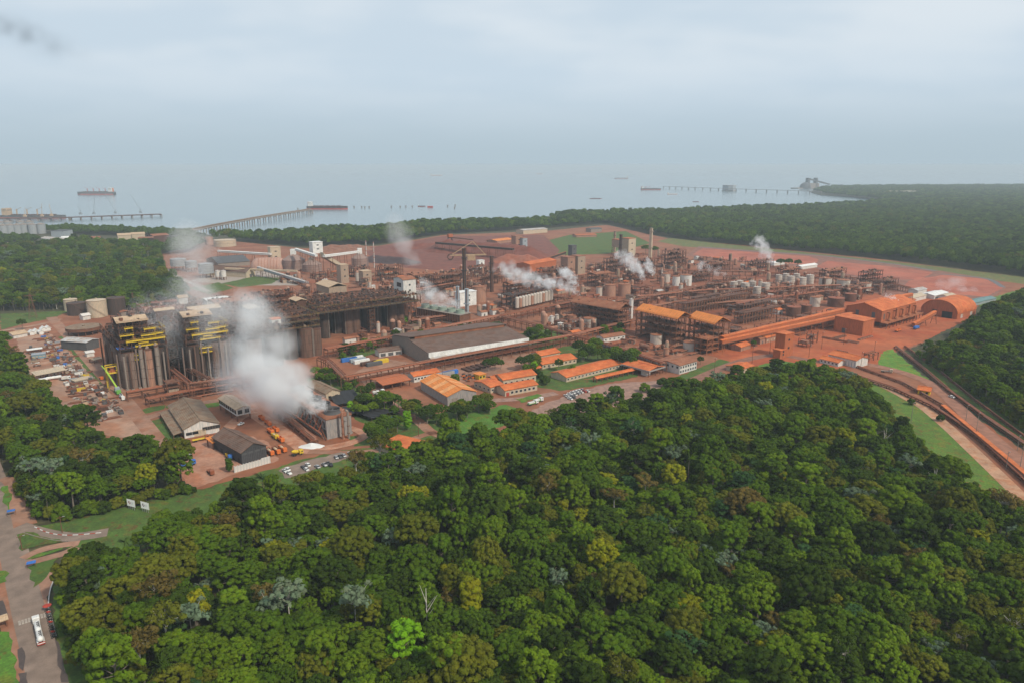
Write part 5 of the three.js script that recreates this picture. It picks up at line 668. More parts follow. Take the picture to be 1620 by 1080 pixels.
{ const tower = (label, u, v, vt, w, d, wall, roof, y0 = 0) => { const [x, z] = at(u, v), h = rise(u, v, vt), t = thing('transfer_tower', label, 'tower', [x, 0, z], TA); part(t, 'wall', bx(0, w, y0, h, -d, 0), wall()); part(t, 'roof', bx(-0.4, w + 0.4, h + 0.003, h + 0.5, -d - 0.4, 0.4), roof()); for (let i = 0; i < 2; i++) part(t, 'window', bx(w * 0.4, w * 0.6, y0 + (h - y0) * (0.35 + i * 0.35), y0 + (h - y0) * (0.35 + i * 0.35) + 1.6, 0, 0.06), C.glass()); if (y0) for (const a of [0.4, w - 0.4]) for (const b of [-0.4, -d + 0.4]) part(t, 'post', bx(a - 0.35, a + 0.35, 0, y0, b - 0.35, b + 0.35), C.steel()); return t; };
  tower('cream transfer tower at the end of the long white gallery', 429, 416, 392, 15, 12, C.cream, C.cream); tower('bright white ribbed tower at the top of the white gallery', 497, 430, 384, 14, 12, C.cleanWhite, C.cleanWhite, 24);
  tower('beige block tower beside the dark tanks', 540, 449, 420, 10, 12, C.beige, C.tanRoof); tower('beige block tower with sloping conveyor by the tank deck', 575, 453, 430, 11, 12, C.beige, C.tanRoof); tower('twin brown concrete hopper block, the redder one', 898, 437, 408, 13, 14, C.salmon, C.rustRoof); tower('twin brown concrete hopper block, the greyer one', 914, 436, 406, 13, 14, C.beige, C.rustRoof); tower('dark grey steel tower above the twin hoppers', 905, 410, 389, 9, 9, C.darkGrey, C.darkGrey);
  tower('white boiler house with reddish roof between the tall stacks', 994, 406, 378, 16, 16, C.cream, C.redOrange); tower('open-sided boiler bay beside the white boiler house', 979, 404, 380, 16, 16, C.beige, C.redOrange, 12); tower('white box building behind the green cooling tower', 728, 486, 464, 20, 10, C.cleanWhite, C.cleanWhite); tower('orange-brown tower block beside the red yard', 1240, 566, 530, 11, 8, C.redOrange, C.orangeTile); tower('squat orange-brown block at the foot of the tower block', 1234, 568, 555, 8, 6, C.redOrange, C.orangeTile); tower('red-brown crusher house beyond the ore piles', 816, 396, 374, 14, 12, C.salmon, C.rustRoof); tower('narrow grey silo block beside the crusher house', 827, 396, 377, 10, 9, C.greyBlue, C.rustRoof); tower('small cube of white silos below the ore piles', 758, 428, 413, 9, 7, C.cleanWhite, C.cleanWhite);
}
conveyor('long white enclosed gallery behind the vaulted store', [345, 396, 14], [428, 401, 14], { wall: C.white, roof: C.cleanWhite, w: 5 });
conveyor('wide cream inclined gallery running down from the white tower', [509, 400, 32], [545, 421, 12], { wall: C.cream, roof: C.cream, w: 8, hh: 5, skip: 1 });
conveyor('slender white gallery from the white tower to the last silo', [512, 404, 30], [567, 397, 26], { wall: C.cleanWhite, roof: C.cleanWhite, w: 4, skip: 1 });
conveyor('white gallery between the first silo and the white tower', [468, 393, 30], [500, 403, 28], { wall: C.cleanWhite, roof: C.cleanWhite, w: 4, skip: 1 });
conveyor('pale inclined gallery from the dark sheds to the tank deck', [408, 422, 12], [486, 446, 6], { wall: C.greyBlue, roof: C.greySheet, w: 4 }); conveyor('thin cream gallery in front of the vaulted store', [356, 424, 11], [470, 428, 10], { wall: C.cream, roof: C.tanRoof, w: 3.2, hh: 1.8 });
// ---------------------------------------------------------------- the middle: second cooling tower, stacks, vessels
{
  const A = at(728, 515), t = thing('cooling_tower', 'long brown cooling tower with pale green fan stacks', 'cooling tower', [A[0], 0, A[1]], TA + 0.25), W = 14, D = 56, H = 9; part(t, 'wall', bx(0, W, 3, H, -D, 0), C.steel()); part(t, 'basin', bx(-1, W + 1, 0, 1, -D - 1, 1), C.concrete()); part(t, 'deck', bx(-0.5, W + 0.5, H, H + 0.4, -D - 0.5, 0.5), C.concrete()); for (let i = 0; i <= 18; i++) part(t, 'rib', bx(-0.35, 0, 1, H, -0.2, 0.2), C.lattice(), [0, 0, -i * 3.1]); for (let i = 0; i < 5; i++) part(t, 'fan_stack', cached('fanstack2', () => new THREE.LatheGeometry([[4.3, 0], [3.9, 1.5], [4.0, 3.2], [3.8, 3.2], [3.7, 1.5], [4.1, 0.01]].map(([x, y]) => new THREE.Vector2(x, y)), 28)), paint('paleGreen', 0.30, 0.38, 0.31), [W / 2, H + 0.4, -6 - i * 11]);
}
chimney('blue-grey stack behind the green fan stacks', 724.5, 497, 453, 1.6, { mat: C.greyBlue, rim: C.greyBlue, taper: 1, decks: [0.5], group: 'blue-grey stacks' }); chimney('blue-grey stack with pale mark at the end of the green cooling tower', 739, 505, 457, 1.8, { mat: C.greyBlue, rim: C.greyBlue, taper: 1, decks: [0.5] });
chimney('tall black chimney with rusty foot', 735, 470, 393, 1.9, { mat: C.rustDark, rim: C.black, taper: 1.1 }); chimney('shorter dark brown chimney left of the white plume', 778, 462, 405, 2.0, { mat: C.rust, rim: C.rustDark, taper: 1.1 });
chimney('slim beige stack beside the boiler house', 972, 398, 366, 1.8, { mat: C.beige }); chimney('dark stack next to the boiler house', 981.5, 406, 371, 2.2, { mat: C.rustDark, rim: C.black }); chimney('tallest cream chimney with a ring platform', 1028.5, 412, 361, 2.3, { mat: C.cream, rim: C.beige, decks: [0.4, 0.9] });
for (const [u, v, vt, i] of [[580, 421, 381, 0], [592, 424, 383, 1]]) chimney(i ? 'thin red and white banded mast nearer the tank deck' : 'thin red and white banded mast behind the last silo', u, v, vt, 0.7, { mat: C.white, rim: C.redPaint, decks: [0.2, 0.4, 0.6, 0.8] });
tank('rust-brown round tank behind the white box building', { u: 758, v: 479, half: 11, vt: 455, mat: C.tankPink, top: C.rustRoof });
// two rows of pale vessels on a frame
{ const A = at(818, 491), B = at(872, 478), f = frame(A, B); for (let i = 0; i < 13; i++) { const x = lerp(A[0], B[0], i / 12), z = lerp(A[1], B[1], i / 12), t = thing('vessel', 'pale upright vessel in the long row below the white plume', 'vessel', [x, 0, z], f.turn, 'row of pale vessels'); part(t, 'shell', cyl(2, 2, 9, 16), i % 4 === 1 ? C.tankPink() : C.tankWhite(), [0, 2.5, 0]); part(t, 'dome', cached('dome2', () => new THREE.SphereGeometry(2, 16, 6, 0, 6.283, 0, Math.PI / 2)), C.tankWhite(), [0, 11.5, 0]); for (const k of [-1, 1]) part(t, 'leg', bx(k * 1.6 - 0.15, k * 1.6 + 0.15, 0, 2.6, -0.15, 0.15), C.steel()); part(t, 'nozzle', cyl(0.3, 0.3, 1.6, 8), C.rustPipe(), [0, 13.2, 0]); } const L = local(A, f.turn); steelwork('rusty frame with pipes along the row of pale vessels', L(-4, -3), f.turn, f.L + 8, 14, [5, 10, 15], { gear: 0.03, mat: C.steel }); }
const vGroup = 'small tanks of the pale tank group'; [[864.5, 517, 3, 503], [872.5, 513, 3.5, 501], [881, 510, 3.5, 499], [886.5, 524, 4.8, 512], [899, 529, 4.4, 515], [909, 520, 4, 509], [919, 513, 3, 503]].forEach(([u, v, half, vt], i) => tank('small pale tank in the group beside the pipe rack corner', { u, v, half, vt, mat: [C.tankWhite, C.white][i % 2], group: vGroup }));
tank('white banded tank of the pale tank group', { u: 933, v: 519, half: 10.5, vt: 505, mat: C.tankWhite, top: C.rustRoof, bands: 2 }); tank('salmon tank behind the small pale tanks', { u: 905, v: 512, half: 8.5, vt: 500, mat: C.tankPink, top: C.rustRoof });
[[948, 469, 5, 455, C.tankWhite, 'small white tank beside the two salmon tanks'], [965, 470, 9, 452, C.tankPink, 'salmon tank beside the small white tank'], [987.5, 470, 10, 451, C.tankPink, 'larger salmon tank next to the white silo column'], [1053.5, 447, 6.5, 434, C.tankWhite, 'pale tank partly behind the pipes, next to the white pair'], [1069.5, 453, 6, 438, C.white, 'lower tank of the white pair beyond the settlers'], [1085, 453, 9, 436, C.white, 'wider tank of the white pair beyond the settlers'], [1038, 545, 9.5, 531, C.tankWhite, 'grey-white tank with rusty roof in front of the orange mill'], [1064, 546, 11, 535, C.tankPink, 'low tank with rusty roof between two paler tanks'], [1092, 556, 11.5, 543, C.tankWhite, 'cream tank with rusty roof at the corner of the orange mill'], [1053.5, 569, 4.5, 552, C.tankPink, 'slim rusty upright vessel behind the sheet wall'], [1090, 484, 10, 473, C.tankPink, 'low pink tank behind the orange mill roof']].forEach(([u, v, half, vt, mat, l]) => tank(l, { u, v, half, vt, mat, top: C.rustRoof }));
tank('white silo column at the end of the brown mill', { u: 998, v: 505, half: 3.2, vt: 474, mat: C.white, name: 'silo', category: 'silo' });
[[1161, 461, 6, 447], [1178.5, 464, 6.5, 449], [1197, 472, 6, 455], [1211, 465, 6.5, 449], [1190, 459, 5.5, 446], [1170, 457, 5.5, 445]].forEach(([u, v, half, vt]) => tank('tall white tank in the cluster beyond the settlers', { u, v, half, vt, mat: C.tankWhite, group: 'tall white tanks, first cluster', bands: 2 }));
[[1232, 449, 5, 436], [1243, 447, 5, 434], [1251, 451, 6, 438], [1268.5, 455, 6.5, 440], [1281, 450, 6, 436], [1260, 446, 5, 434]].forEach(([u, v, half, vt]) => tank('tall white tank in the cluster below the small steam wisp', { u, v, half, vt, mat: C.tankWhite, group: 'tall white tanks, second cluster', bands: 2 }));
[[1305, 456, 9.5, 441, 'broad white tank nearest the second cluster'], [1333.5, 459, 10, 444, 'broad white tank between two others on the tank farm'], [1368.5, 461, 8.5, 449, 'white tank near the upper end of the orange gallery']].forEach(([u, v, half, vt, l]) => tank(l, { u, v, half, vt, mat: C.tankWhite, top: C.rustRoof }));
[[1190, 494, 27, 484], [1255, 502, 11, 487], [1275, 498, 8, 484], [1322, 487, 12.5, 473], [1130, 482, 22, 474], [1225, 481, 19, 473], [1165, 476, 17, 469], [1270, 474, 16, 467], [1310, 470, 14, 464], [1105, 470, 15, 464], [1345, 478, 9, 466], [1225, 468, 13, 463]].forEach(([u, v, half, vt], i) => tank('broad brown settling tank with red dusty top on the tank farm', { u, v, half, vt, mat: C.settler, top: C.settlerTop, cone: 0.07, name: 'settling_tank', group: 'brown settling tanks' }));
tank('pale pink tank above the orange gallery', { u: 1289, v: 486, half: 8, vt: 471, mat: C.tankWhite, top: C.rustRoof });
// filter halls of open concrete frames
[[1083, 500, 100, 8, 12, 'long open concrete frame behind the orange mill'], [1098, 489, 96, 7, 11, 'second open concrete frame behind the orange mill'], [1176, 515, 52, 10, 11, 'short open concrete frame above the orange gallery'], [1176, 500, 56, 9, 10, 'open concrete frame beside the large settling tank']].forEach(([u, v, w, d, h, l], i) => steelwork(l, at(u, v), TA, w, d, [h * 0.5, h], { mat: C.lattice, deck: C.rust, rail: C.lattice, bay: 4.2, gear: 0.02, brace: false, name: 'frame_building', category: 'building' }));
// the mills with bright orange roofs
{ const mill = (label, a, b, h, d, roof, lv, seed) => { const A = at(a[0], a[1], h), f = frame(A, at(b[0], b[1], h)); return steelwork(label, A, f.turn, f.L, d, lv, { mat: C.steel, deck: C.steel, rail: C.orangeSteel, gear: 0.035, bay: 6.5, roof, rise: 4.5, name: 'mill_building', category: 'building', seed }); };
  mill('open steel mill with long bright orange roof', [1007, 491], [1071, 505], 22, 17, C.orangeRoof, [5, 10, 15.5, 22], 41); mill('open steel mill with shorter bright orange roof', [1090, 503], [1130, 513], 21, 17, C.orangeRoof, [5, 10, 15, 21], 42); mill('open steel mill with long dull brown roof', [903, 478], [979, 491], 18, 18, C.rustRoof, [5, 9, 13, 18], 43);
  steelwork('orange-dusted stair platform beside the shorter orange mill', at(1118, 562), TA, 14, 12, [4, 8, 12], { mat: C.orangeSteel, deck: C.orangeSteel, gear: 0.04 });
}
// ---------------------------------------------------------------- east: drying hall, vault and galleries
conveyor('long orange belt gallery above the settling tanks, upper line', [1142, 532, 11], [1442, 464, 13], { w: 5, post: C.orangeSteel }); conveyor('long orange belt gallery above the settling tanks, lower line', [1140, 538, 9], [1350, 494, 10], { w: 4.4, post: C.orangeSteel });
{ const P = at(1393, 519), Q = at(1447, 503), f = frame(P, Q); building('drying_hall', 'big orange-brown drying hall raised above a belt platform', 'hall', { p: [1393, 519], q: [1447, 503], D: 32, y0: 5, h: 15, rise: 5, wall: C.redOrange, roof: C.orangeTile, win: [{ face: 'left', n: 2, w: 3, h: 5, y: 8, from: 0.0, to: 0.9, mat: C.darkGrey }, { n: 1, w: 2.5, h: 5, y: 7, from: 0.03, to: 0.12, mat: C.darkGrey }] }); const L = local(P, f.turn); for (let i = 0; i < 5; i++) { const p = L(10 + i * (f.L - 16) / 4, 2.4), t = thing('dust_duct', 'orange dust-collector duct on the side of the drying hall', 'duct', [p[0], 0, p[1]], f.turn, 'dust ducts of the drying hall'); part(t, 'riser', cyl(0.8, 0.8, 13 + i % 2 * 2, 12), C.orangeSteel()); part(t, 'hood', cyl(1.7, 0.8, 2.2, 12), C.orangeSteel(), [0, 6, 0]); part(t, 'branch', rod([0, 12.5, 0], [0, 12.5, -2.3], 0.6, 10), C.orangeSteel()); } const p = L(-2, 6), t2 = thing('belt_platform', 'raised dusty platform along the front of the drying hall', 'platform', [p[0], 0, p[1]], f.turn); part(t2, 'deck', bx(0, f.L + 6, 4.6, 5.2, -5.6, 0), C.orangeSteel()); for (let i = 0; i < 12; i++) part(t2, 'post', bx(-0.25, 0.25, 0, 4.6, -0.5, 0), C.steel(), [0.5 + i * (f.L + 5) / 11, 0, 0]); part(t2, 'railing', merge([bx(0, f.L + 6, 6.2, 6.3, -0.1, 0), bx(0, f.L + 6, 5.7, 5.8, -0.1, 0)]), C.orangeSteel()); }
building('brown_hall', 'plain rust-brown box hall in front of the drying hall', 'hall', { p: [1364, 532], q: [1381, 527], turn: TA, D: 25, h: 12.5, rise: 0.8, wall: C.redOrange, roof: C.orangeTile, type: 'mono', win: [{ face: 'left', n: 1, w: 3.2, h: 4, y: 0.2, from: 0.55, to: 0.75, mat: C.darkGrey, name: 'door' }] });
building('vaulted_store', 'huge orange barrel-vaulted store at the forest edge', 'store', { p: [1457, 497], q: [1513, 506], turn: TB, D: 42, h: 5, rise: 11, type: 'barrelZ', wall: C.redOrange, roof: C.orangeTile, win: [{ n: 1, w: 9, h: 6, y: 0.1, from: 0.5, to: 0.95, mat: C.black, name: 'door' }, { face: 'right', n: 2, w: 5, h: 3.6, y: 0.2, mat: C.greySheet, name: 'door' }, { n: 1, w: 4, h: 6, y: 0.5, from: 0.33, to: 0.42, mat: C.black }] });
conveyor('inclined orange feed gallery entering the barrel-vaulted store', [1446, 511, 4], [1480, 492, 12], { w: 3.6 });
building('workshop', 'long red-orange roofed building beside the orange-brown tower block', 'building', { p: [1212, 543], q: [1238, 536], D: 12, h: 4.4, rise: 1.8, wall: C.salmon, roof: C.orangeTile, win: [{ n: 5, w: 1.6, h: 1.6, y: 1.2, mat: C.cream }] });
building('warehouse', 'long white-walled store with orange roof by the haul road', 'warehouse', { p: [1310, 571], q: [1354, 582], D: 14, h: 5.4, rise: 1.8, wall: C.white, roof: C.orangeTile, win: [{ n: 10, w: 0.5, h: 3.4, y: 0.6, mat: C.greyBlue }] });
building('house', 'small white house with orange roof in front of the white-walled store', 'house', { p: [1297, 573], q: [1326, 580], D: 8, h: 3, rise: 1.4, wall: C.white, roof: C.orangeTile, win: [{ n: 5, w: 1.2, h: 1.1, y: 1.1 }] });
building('hut', 'yellow hut with orange tiled roof beside the haul road', 'hut', { p: [1452, 623], q: [1471, 626], D: 7, h: 3, rise: 1.5, wall: C.yellow, roof: C.orangeTile, win: [{ n: 2, w: 1.4, h: 1.4, y: 0.9 }] });
building('hut', 'orange-roofed hut at the tip of the forest by the red road', 'hut', { p: [1172, 591], q: [1192, 585], D: 12, h: 3.2, rise: 1.2, wall: C.cream, roof: C.orangeTile }); building('hut', 'small orange hut among dusty sheds beside the lone shrub', 'hut', { p: [1172, 556], q: [1188, 551], D: 9, h: 3.4, rise: 1.2, wall: C.salmon, roof: C.orangeTile });
[[1525, 480, 0], [1538, 476, 1], [1550, 473, 2], [1560, 471, 3]].forEach(([u, v, i]) => building('office_building', 'low teal-roofed site office near the red mud pond', 'office', { p: [u, v + 9], q: [u + 16, v + 6], D: 11, h: 3.2, rise: 1.4, wall: C.greyBlue, roof: C.teal, group: 'teal-roofed site offices' }));
[[1445, 478, 30, 12, C.cream, 'white-roofed canteen between the tank farm and the red mud pond'], [1478, 474, 34, 14, C.cleanWhite, 'broad white tent-like roof by the red mud pond'], [1452, 466, 22, 10, C.greySheet, 'pale sheet-roofed shed beside the pond bank'], [1500, 476, 20, 10, C.cream, 'cream shed next to the white tent-like roof'], [1436, 484, 18, 9, C.redOrange, 'rust-roofed hut at the end of the orange gallery'], [1268, 427, 40, 9, C.cleanWhite, 'long white-roofed shed beyond the tall white tanks'], [1225, 421, 26, 9, C.cleanWhite, 'white-roofed shed by the thin steam wisp']].forEach(([u, v, w, d, roof, l]) => { const A = at(u, v); building('shed', l, 'shed', { p: ['m', ...A], q: [u + 20, v - 4], L: w, D: d, h: 4, rise: 1.4, wall: C.white, roof, turn: TA }); });

for (const [b, w, xs] of [[blk1, 'of the block beside the mobile crane', [1.5, 4.5, 8.8, 24.5, 27]], [blk2, 'of the block inside the steam', [1.5, 4.5, 8.8, 13, 16.5, 21, 24.5, 27]]]) xs.forEach((x, i) => { const p = b.L(x, 1.2 + (i % 2) * 0.8), t = thing('downcomer', `slim grey-brown downcomer pipe on the face ${w}`, 'pipe', [p[0], 0, p[1]], TA, `downcomer pipes ${w}`); part(t, 'pipe', cyl(0.55, 0.55, 22 + (i % 3) * 2, 12), [C.concrete, C.siloBrown, C.siloGrey][i % 3]()); part(t, 'foot', bx(-0.9, 0.9, 0, 0.8, -0.9, 0.9), C.concrete()); for (const y of [6, 12, 18]) part(t, 'bracket', bx(-0.2, 0.2, y, y + 0.3, -1.6, 0), C.steel()); });
for (const [b, w] of [[blk1, 'of the block beside the mobile crane'], [blk2, 'of the block inside the steam']]) for (let i = 0; i < 6; i++) { const p = b.L(-1.6 - (i % 2) * 0.7, -4 - i * 11), t = thing('downcomer', `dark downcomer pipe on the long side ${w}`, 'pipe', [p[0], 0, p[1]], TA, `dark downcomers ${w}`); part(t, 'pipe', cyl(0.5, 0.5, 23, 10), i % 2 ? C.rust() : C.siloGrey()); part(t, 'foot', bx(-0.9, 0.9, 0, 0.8, -0.9, 0.9), C.concrete()); }

precipBlock(at(392, 588), 'of the plain block behind the big steam plume', 5, 2, 6.4, 22, { seed: 5, shift: 2 });
steelwork('dark steel bridge structure between the two blocks with yellow platforms', blk1.L(29.5, -10), TA, 12, 52, [7, 14, 21, 26], { gear: 0.05, bay: 6, mat: C.rust, gearMat: darkGear, openTop: true, seed: 61 });
steelwork('dark steel structure between the yellow platforms and the plain block', blk2.L(29.5, -10), TA, 14, 52, [7, 14, 21], { gear: 0.05, bay: 6, mat: C.rust, gearMat: darkGear, openTop: true, seed: 62 });
// ---------------------------------------------------------------- pipe racks
const R_ = (l, px, h, o = {}) => rack(l, hang(px, h), { h, ...o });
R_('long rusty pipe rack in front of the big warehouse', [[545, 597], [700, 568], [860, 539], [906, 531]], 7, { w: 6, pipes: 7, second: true });
R_('pipe rack from the brown tanks down to the corner by the dull orange shed', [[545, 597], [520, 572], [506, 566]], 7, { w: 5, pipes: 5 });
R_('pipe rack along the back of the big warehouse', [[515, 553], [600, 537], [700, 518], [790, 500], [905, 478]], 7, { w: 6, pipes: 7, second: true });
R_('pipe rack running down from the rack crossing to the sheet wall', [[790, 500], [850, 515], [906, 531], [980, 551], [1050, 575]], 7, { w: 5.5, pipes: 6 });
R_('pipe bridge with square turn in front of the block with the mobile crane', [[272, 585], [300, 608], [340, 603], [384, 596], [420, 590]], 8, { w: 3.4, pipes: 4 });
R_('short pipe bridge between the two blocks with yellow platforms', [[298, 583], [331, 601]], 8, { w: 3, pipes: 3 });
R_('low pipe track at the foot of the block with the mobile crane', [[232, 632], [300, 618], [360, 608]], 4, { w: 6, pipes: 8 });
R_('pipe rack behind the truck yard road leading into the steam', [[200, 622], [270, 610], [300, 606]], 5, { w: 4, pipes: 5 });
R_('low pipe track beside the grey cooling tower', [[438, 648], [480, 683], [497, 697]], 2.2, { w: 4, pipes: 5 });
R_('pipe rack between the second cooling tower and the row of pale vessels', [[650, 508], [740, 495]], 6, { w: 5, pipes: 6 });
R_('orange-dusted pipe rack under the dull brown mill', [[906, 531], [960, 517], [1010, 505]], 6, { w: 5, pipes: 6, post: C.orangeSteel });
R_('pipe rack between the settling tanks and the white pair', [[990, 478], [1100, 455], [1180, 442]], 6, { w: 5, pipes: 6 });
R_('pipe rack across the tank farm below the tall white clusters', [[1110, 482], [1210, 474], [1300, 462], [1380, 456]], 6, { w: 5, pipes: 6 });
R_('pipe rack in front of the salmon tanks', [[880, 470], [960, 478], [1000, 487]], 6, { w: 5, pipes: 6 });
R_('pipe rack behind the twin hoppers', [[800, 452], [880, 441], [960, 430]], 7, { w: 5, pipes: 6 });
R_('pipe rack beyond the dark chimneys', [[640, 462], [720, 448], [800, 436]], 7, { w: 5, pipes: 5 });
R_('pipe rack by the mud ponds', [[1290, 432], [1400, 447], [1440, 456]], 5, { w: 4, pipes: 5 });
R_('pipe rack at the edge of the tank farm above the tall white clusters', [[1090, 428], [1200, 430], [1300, 440]], 6, { w: 5, pipes: 6 });
// pipeline and belts along the haul road
R_('low rusty pipeline beside the haul road on its meadow side', [[1334, 588], [1418, 616], [1475, 642], [1521, 672], [1550, 693], [1620, 757], [1700, 835]], 1.1, { w: 2.4, pipes: 4, bay: 6, post: C.steel });
R_('covered orange belt along the haul road', [[1492, 644], [1545, 688], [1620, 751], [1700, 826]], 1.2, { w: 2.0, pipes: 2, bay: 8, cover: C.orangeTile, post: C.steel });
R_('rusty pipe track on the forest side of the haul road', [[1418, 549], [1465, 586], [1500, 616], [1560, 660], [1630, 708], [1710, 775]], 1.0, { w: 2.6, pipes: 5, bay: 7, post: C.steel });
R_('thin pipeline along the forest fence line', [[1432, 548], [1489, 588], [1545, 634], [1630, 697], [1720, 770]], 0.8, { w: 1.0, pipes: 2, bay: 8, post: C.steel });
R_('rusty pipe track between the haul road and the yellow hut', [[1357, 580], [1430, 606], [1490, 640], [1545, 682]], 0.9, { w: 1.6, pipes: 3, bay: 7, post: C.steel });
R_('overhead pipe gantry beside the bright lawn', [[1372, 561], [1386, 557]], 5, { w: 4, pipes: 3 });
// ---------------------------------------------------------------- process units: tall open steelwork full of pipes
[[1062, 426, 30, 18, [6, 12, 18, 24], 'beside the white pair of tanks'], [942, 455, 26, 14, [5, 10, 15], 'behind the salmon tanks'], [1000, 446, 28, 14, [5, 10, 16], 'under the steam near the boiler house'], [968, 432, 26, 16, [6, 12, 18], 'below the slim beige stack'], [1022, 432, 22, 16, [6, 12, 17], 'below the tallest cream chimney'], [862, 446, 34, 16, [5, 10, 15], 'under the long white steam trail'], [808, 470, 28, 14, [5, 10, 14], 'beside the rust-brown round tank'], [838, 454, 26, 12, [5, 10, 14], 'in front of the rust-walled ore building'], [1115, 434, 60, 12, [6, 12], 'with a long pipe deck beyond the white pair'], [1190, 428, 50, 12, [6, 11], 'with a low deck behind the first white cluster'], [690, 462, 30, 16, [6, 12, 18], 'beside the pale block tower'], [655, 452, 28, 16, [6, 12], 'behind the pale block tower'], [716, 456, 22, 14, [6, 12, 17], 'at the foot of the black chimney'], [766, 452, 26, 14, [6, 11], 'at the foot of the dark brown chimney'], [604, 446, 30, 16, [6, 12, 18], 'behind the far part of the wide tank deck'], [560, 440, 22, 14, [6, 12], 'between the beige block towers'], [1310, 442, 44, 12, [5, 10], 'behind the broad white tanks'], [1372, 452, 36, 12, [5, 10, 15], 'at the upper end of the orange gallery'], [1404, 458, 26, 12, [5, 10], 'near the pond bank'], [918, 500, 30, 12, [5, 10], 'under the dull brown mill'], [880, 492, 24, 10, [4, 8], 'between the pale vessels and the tank group'], [1240, 440, 34, 12, [5, 10], 'between the two white clusters'], [1340, 470, 40, 12, [5, 9], 'above the orange gallery'], [1100, 448, 34, 12, [5, 10], 'beside the first white cluster'], [745, 436, 30, 14, [5, 10], 'below the reclaimer'], [410, 500, 34, 20, [8, 14, 20], 'behind the slim elevator shaft'], [345, 520, 34, 24, [8, 16, 22], 'inside the steam behind the yellow platforms'], [232, 520, 34, 30, [8, 14], 'behind the near yellow platforms'], [300, 500, 40, 20, [6, 12], 'below the white gabled hut']].forEach(([u, v, w, d, lv, where], i) => steelwork(`rusty open process steelwork ${where}`, at(u, v), TA, w, d, lv, { mat: i % 3 ? C.steel : C.rust, deck: i % 2 ? C.rust : C.steel, rail: C.rustPipe, gear: 0.07, bay: 6, name: 'process_unit', category: 'process unit', seed: 600 + i, roof: i % 5 === 1 ? C.rustRoof : undefined }));
// ---------------------------------------------------------------- process gear that fills the plots
const gearKinds = {
  vessel(t, R) { const r = 1 + R() * 1.6, h = 4 + R() * 7; part(t, 'shell', cyl(r, r, h, 14), [C.tankWhite, C.tankPink, C.rust, C.rustPipe, C.beige][Math.floor(R() * 5)](), [0, 1.5, 0]); part(t, 'dome', cached('dm' + f2(r), () => new THREE.SphereGeometry(r, 14, 5, 0, 6.283, 0, Math.PI / 2)), C.tankPink(), [0, h + 1.5, 0]); part(t, 'skirt', cyl(r * 0.9, r * 0.9, 1.5, 12), C.steel()); part(t, 'pipe', merge([rod([r + 0.4, 0, 0], [r + 0.4, h, 0], 0.2, 6), rod([r + 0.4, h, 0], [0, h, 0], 0.2, 6)]), C.rustPipe()); },
  drum(t, R) { const r = 0.9 + R() * 0.8, l = 5 + R() * 5; part(t, 'shell', rod([-l / 2, r + 1.6, 0], [l / 2, r + 1.6, 0], r, 14), [C.rustPipe, C.pinkPipe, C.tankWhite, C.steel][Math.floor(R() * 4)]()); for (const k of [-1, 1]) part(t, 'saddle', bx(k * l / 3 - 0.4, k * l / 3 + 0.4, 0, 2, -r * 0.8, r * 0.8), C.concrete()); },
  frame(t, R) { const w = 5 + R() * 6, d = 4 + R() * 4, h = 4 + R() * 7, l = []; for (const x of [0, w]) for (const z of [0, -d]) l.push(bx(x - 0.2, x + 0.2, 0, h, z - 0.2, z + 0.2)); for (let y = 3; y <= h; y += 3.2) l.push(bx(-0.2, w + 0.2, y, y + 0.3, -d - 0.2, 0.2)); part(t, 'frame', merge(l), [C.rust, C.steel, C.steel][Math.floor(R() * 3)]()); part(t, 'machine', merge([bx(1, w - 1, 3.3, 5, -d + 1, -1), cyl(0.8, 0.8, 2.5, 10)]), [C.rustPipe, C.beige, C.pinkPipe][Math.floor(R() * 3)]()); part(t, 'pipe', merge([rod([0, h + 0.5, -1], [w + 3, h + 0.5, -1], 0.25, 6), rod([w + 3, 0, -1], [w + 3, h + 0.5, -1], 0.25, 6), rod([-2, h * 0.6, -d], [w + 1, h * 0.6, -d], 0.2, 6)]), C.rustPipe()); },
  pipes(t, R) { const l = 9 + R() * 14, n = 3 + Math.floor(R() * 4); for (let i = 0; i < n; i++) part(t, 'pipe', rod([0, 0.7 + (i % 2) * 0.5, i * 0.8], [l, 0.7 + (i % 2) * 0.5, i * 0.8], 0.2 + R() * 0.2, 7), [C.rustPipe, C.pinkPipe, C.steel][Math.floor(R() * 3)]()); for (let x = 0.5; x < l; x += 4) part(t, 'sleeper', bx(x - 0.15, x + 0.15, 0, 0.5, -0.3, n * 0.8), C.concrete()); },
  shed(t, R) { const w = 5 + R() * 7, d = 4 + R() * 4, h = 3 + R() * 2.5; part(t, 'wall', bx(0, w, 0, h, -d, 0), (t.userData.label.includes('red yard') || t.userData.label.includes('orange') ? [C.salmon, C.redOrange, C.salmon, C.beige] : [C.concrete, C.beige, C.salmon, C.white])[Math.floor(R() * 4)]()); const a = [[0.5, h], [-d / 2, h + 1], [-d - 0.5, h]]; part(t, 'roof', extrudeX([...a, ...a.slice().reverse().map(([z, y]) => [z, y + 0.2])], -0.4, w + 0.4), (t.userData.label.includes('red yard') || t.userData.label.includes('orange') ? [C.rustRoof, C.orangeTile, C.redOrange, C.orangeTile, C.rustRoof] : [C.rustRoof, C.rustRoof, C.orangeTile, C.greySheet, C.brownRoof])[Math.floor(R() * 5)]()); part(t, 'door', bx(w * 0.4, w * 0.4 + 1.4, 0, 2.2, 0, 0.06), C.darkGrey()); },
};
const gearName = { vessel: ['process_vessel', 'upright rusty process vessel', 'vessel'], drum: ['pressure_drum', 'horizontal drum on saddles', 'drum'], frame: ['process_skid', 'small steel frame with machine and pipes', 'process unit'], pipes: ['pipe_bundle', 'bundle of low rusty pipes', 'pipes'], shed: ['plant_shed', 'small dusty plant shed', 'shed'] };
const footprints = []; // what already stands, to keep the gear clear of it
scene.updateMatrixWorld(true);
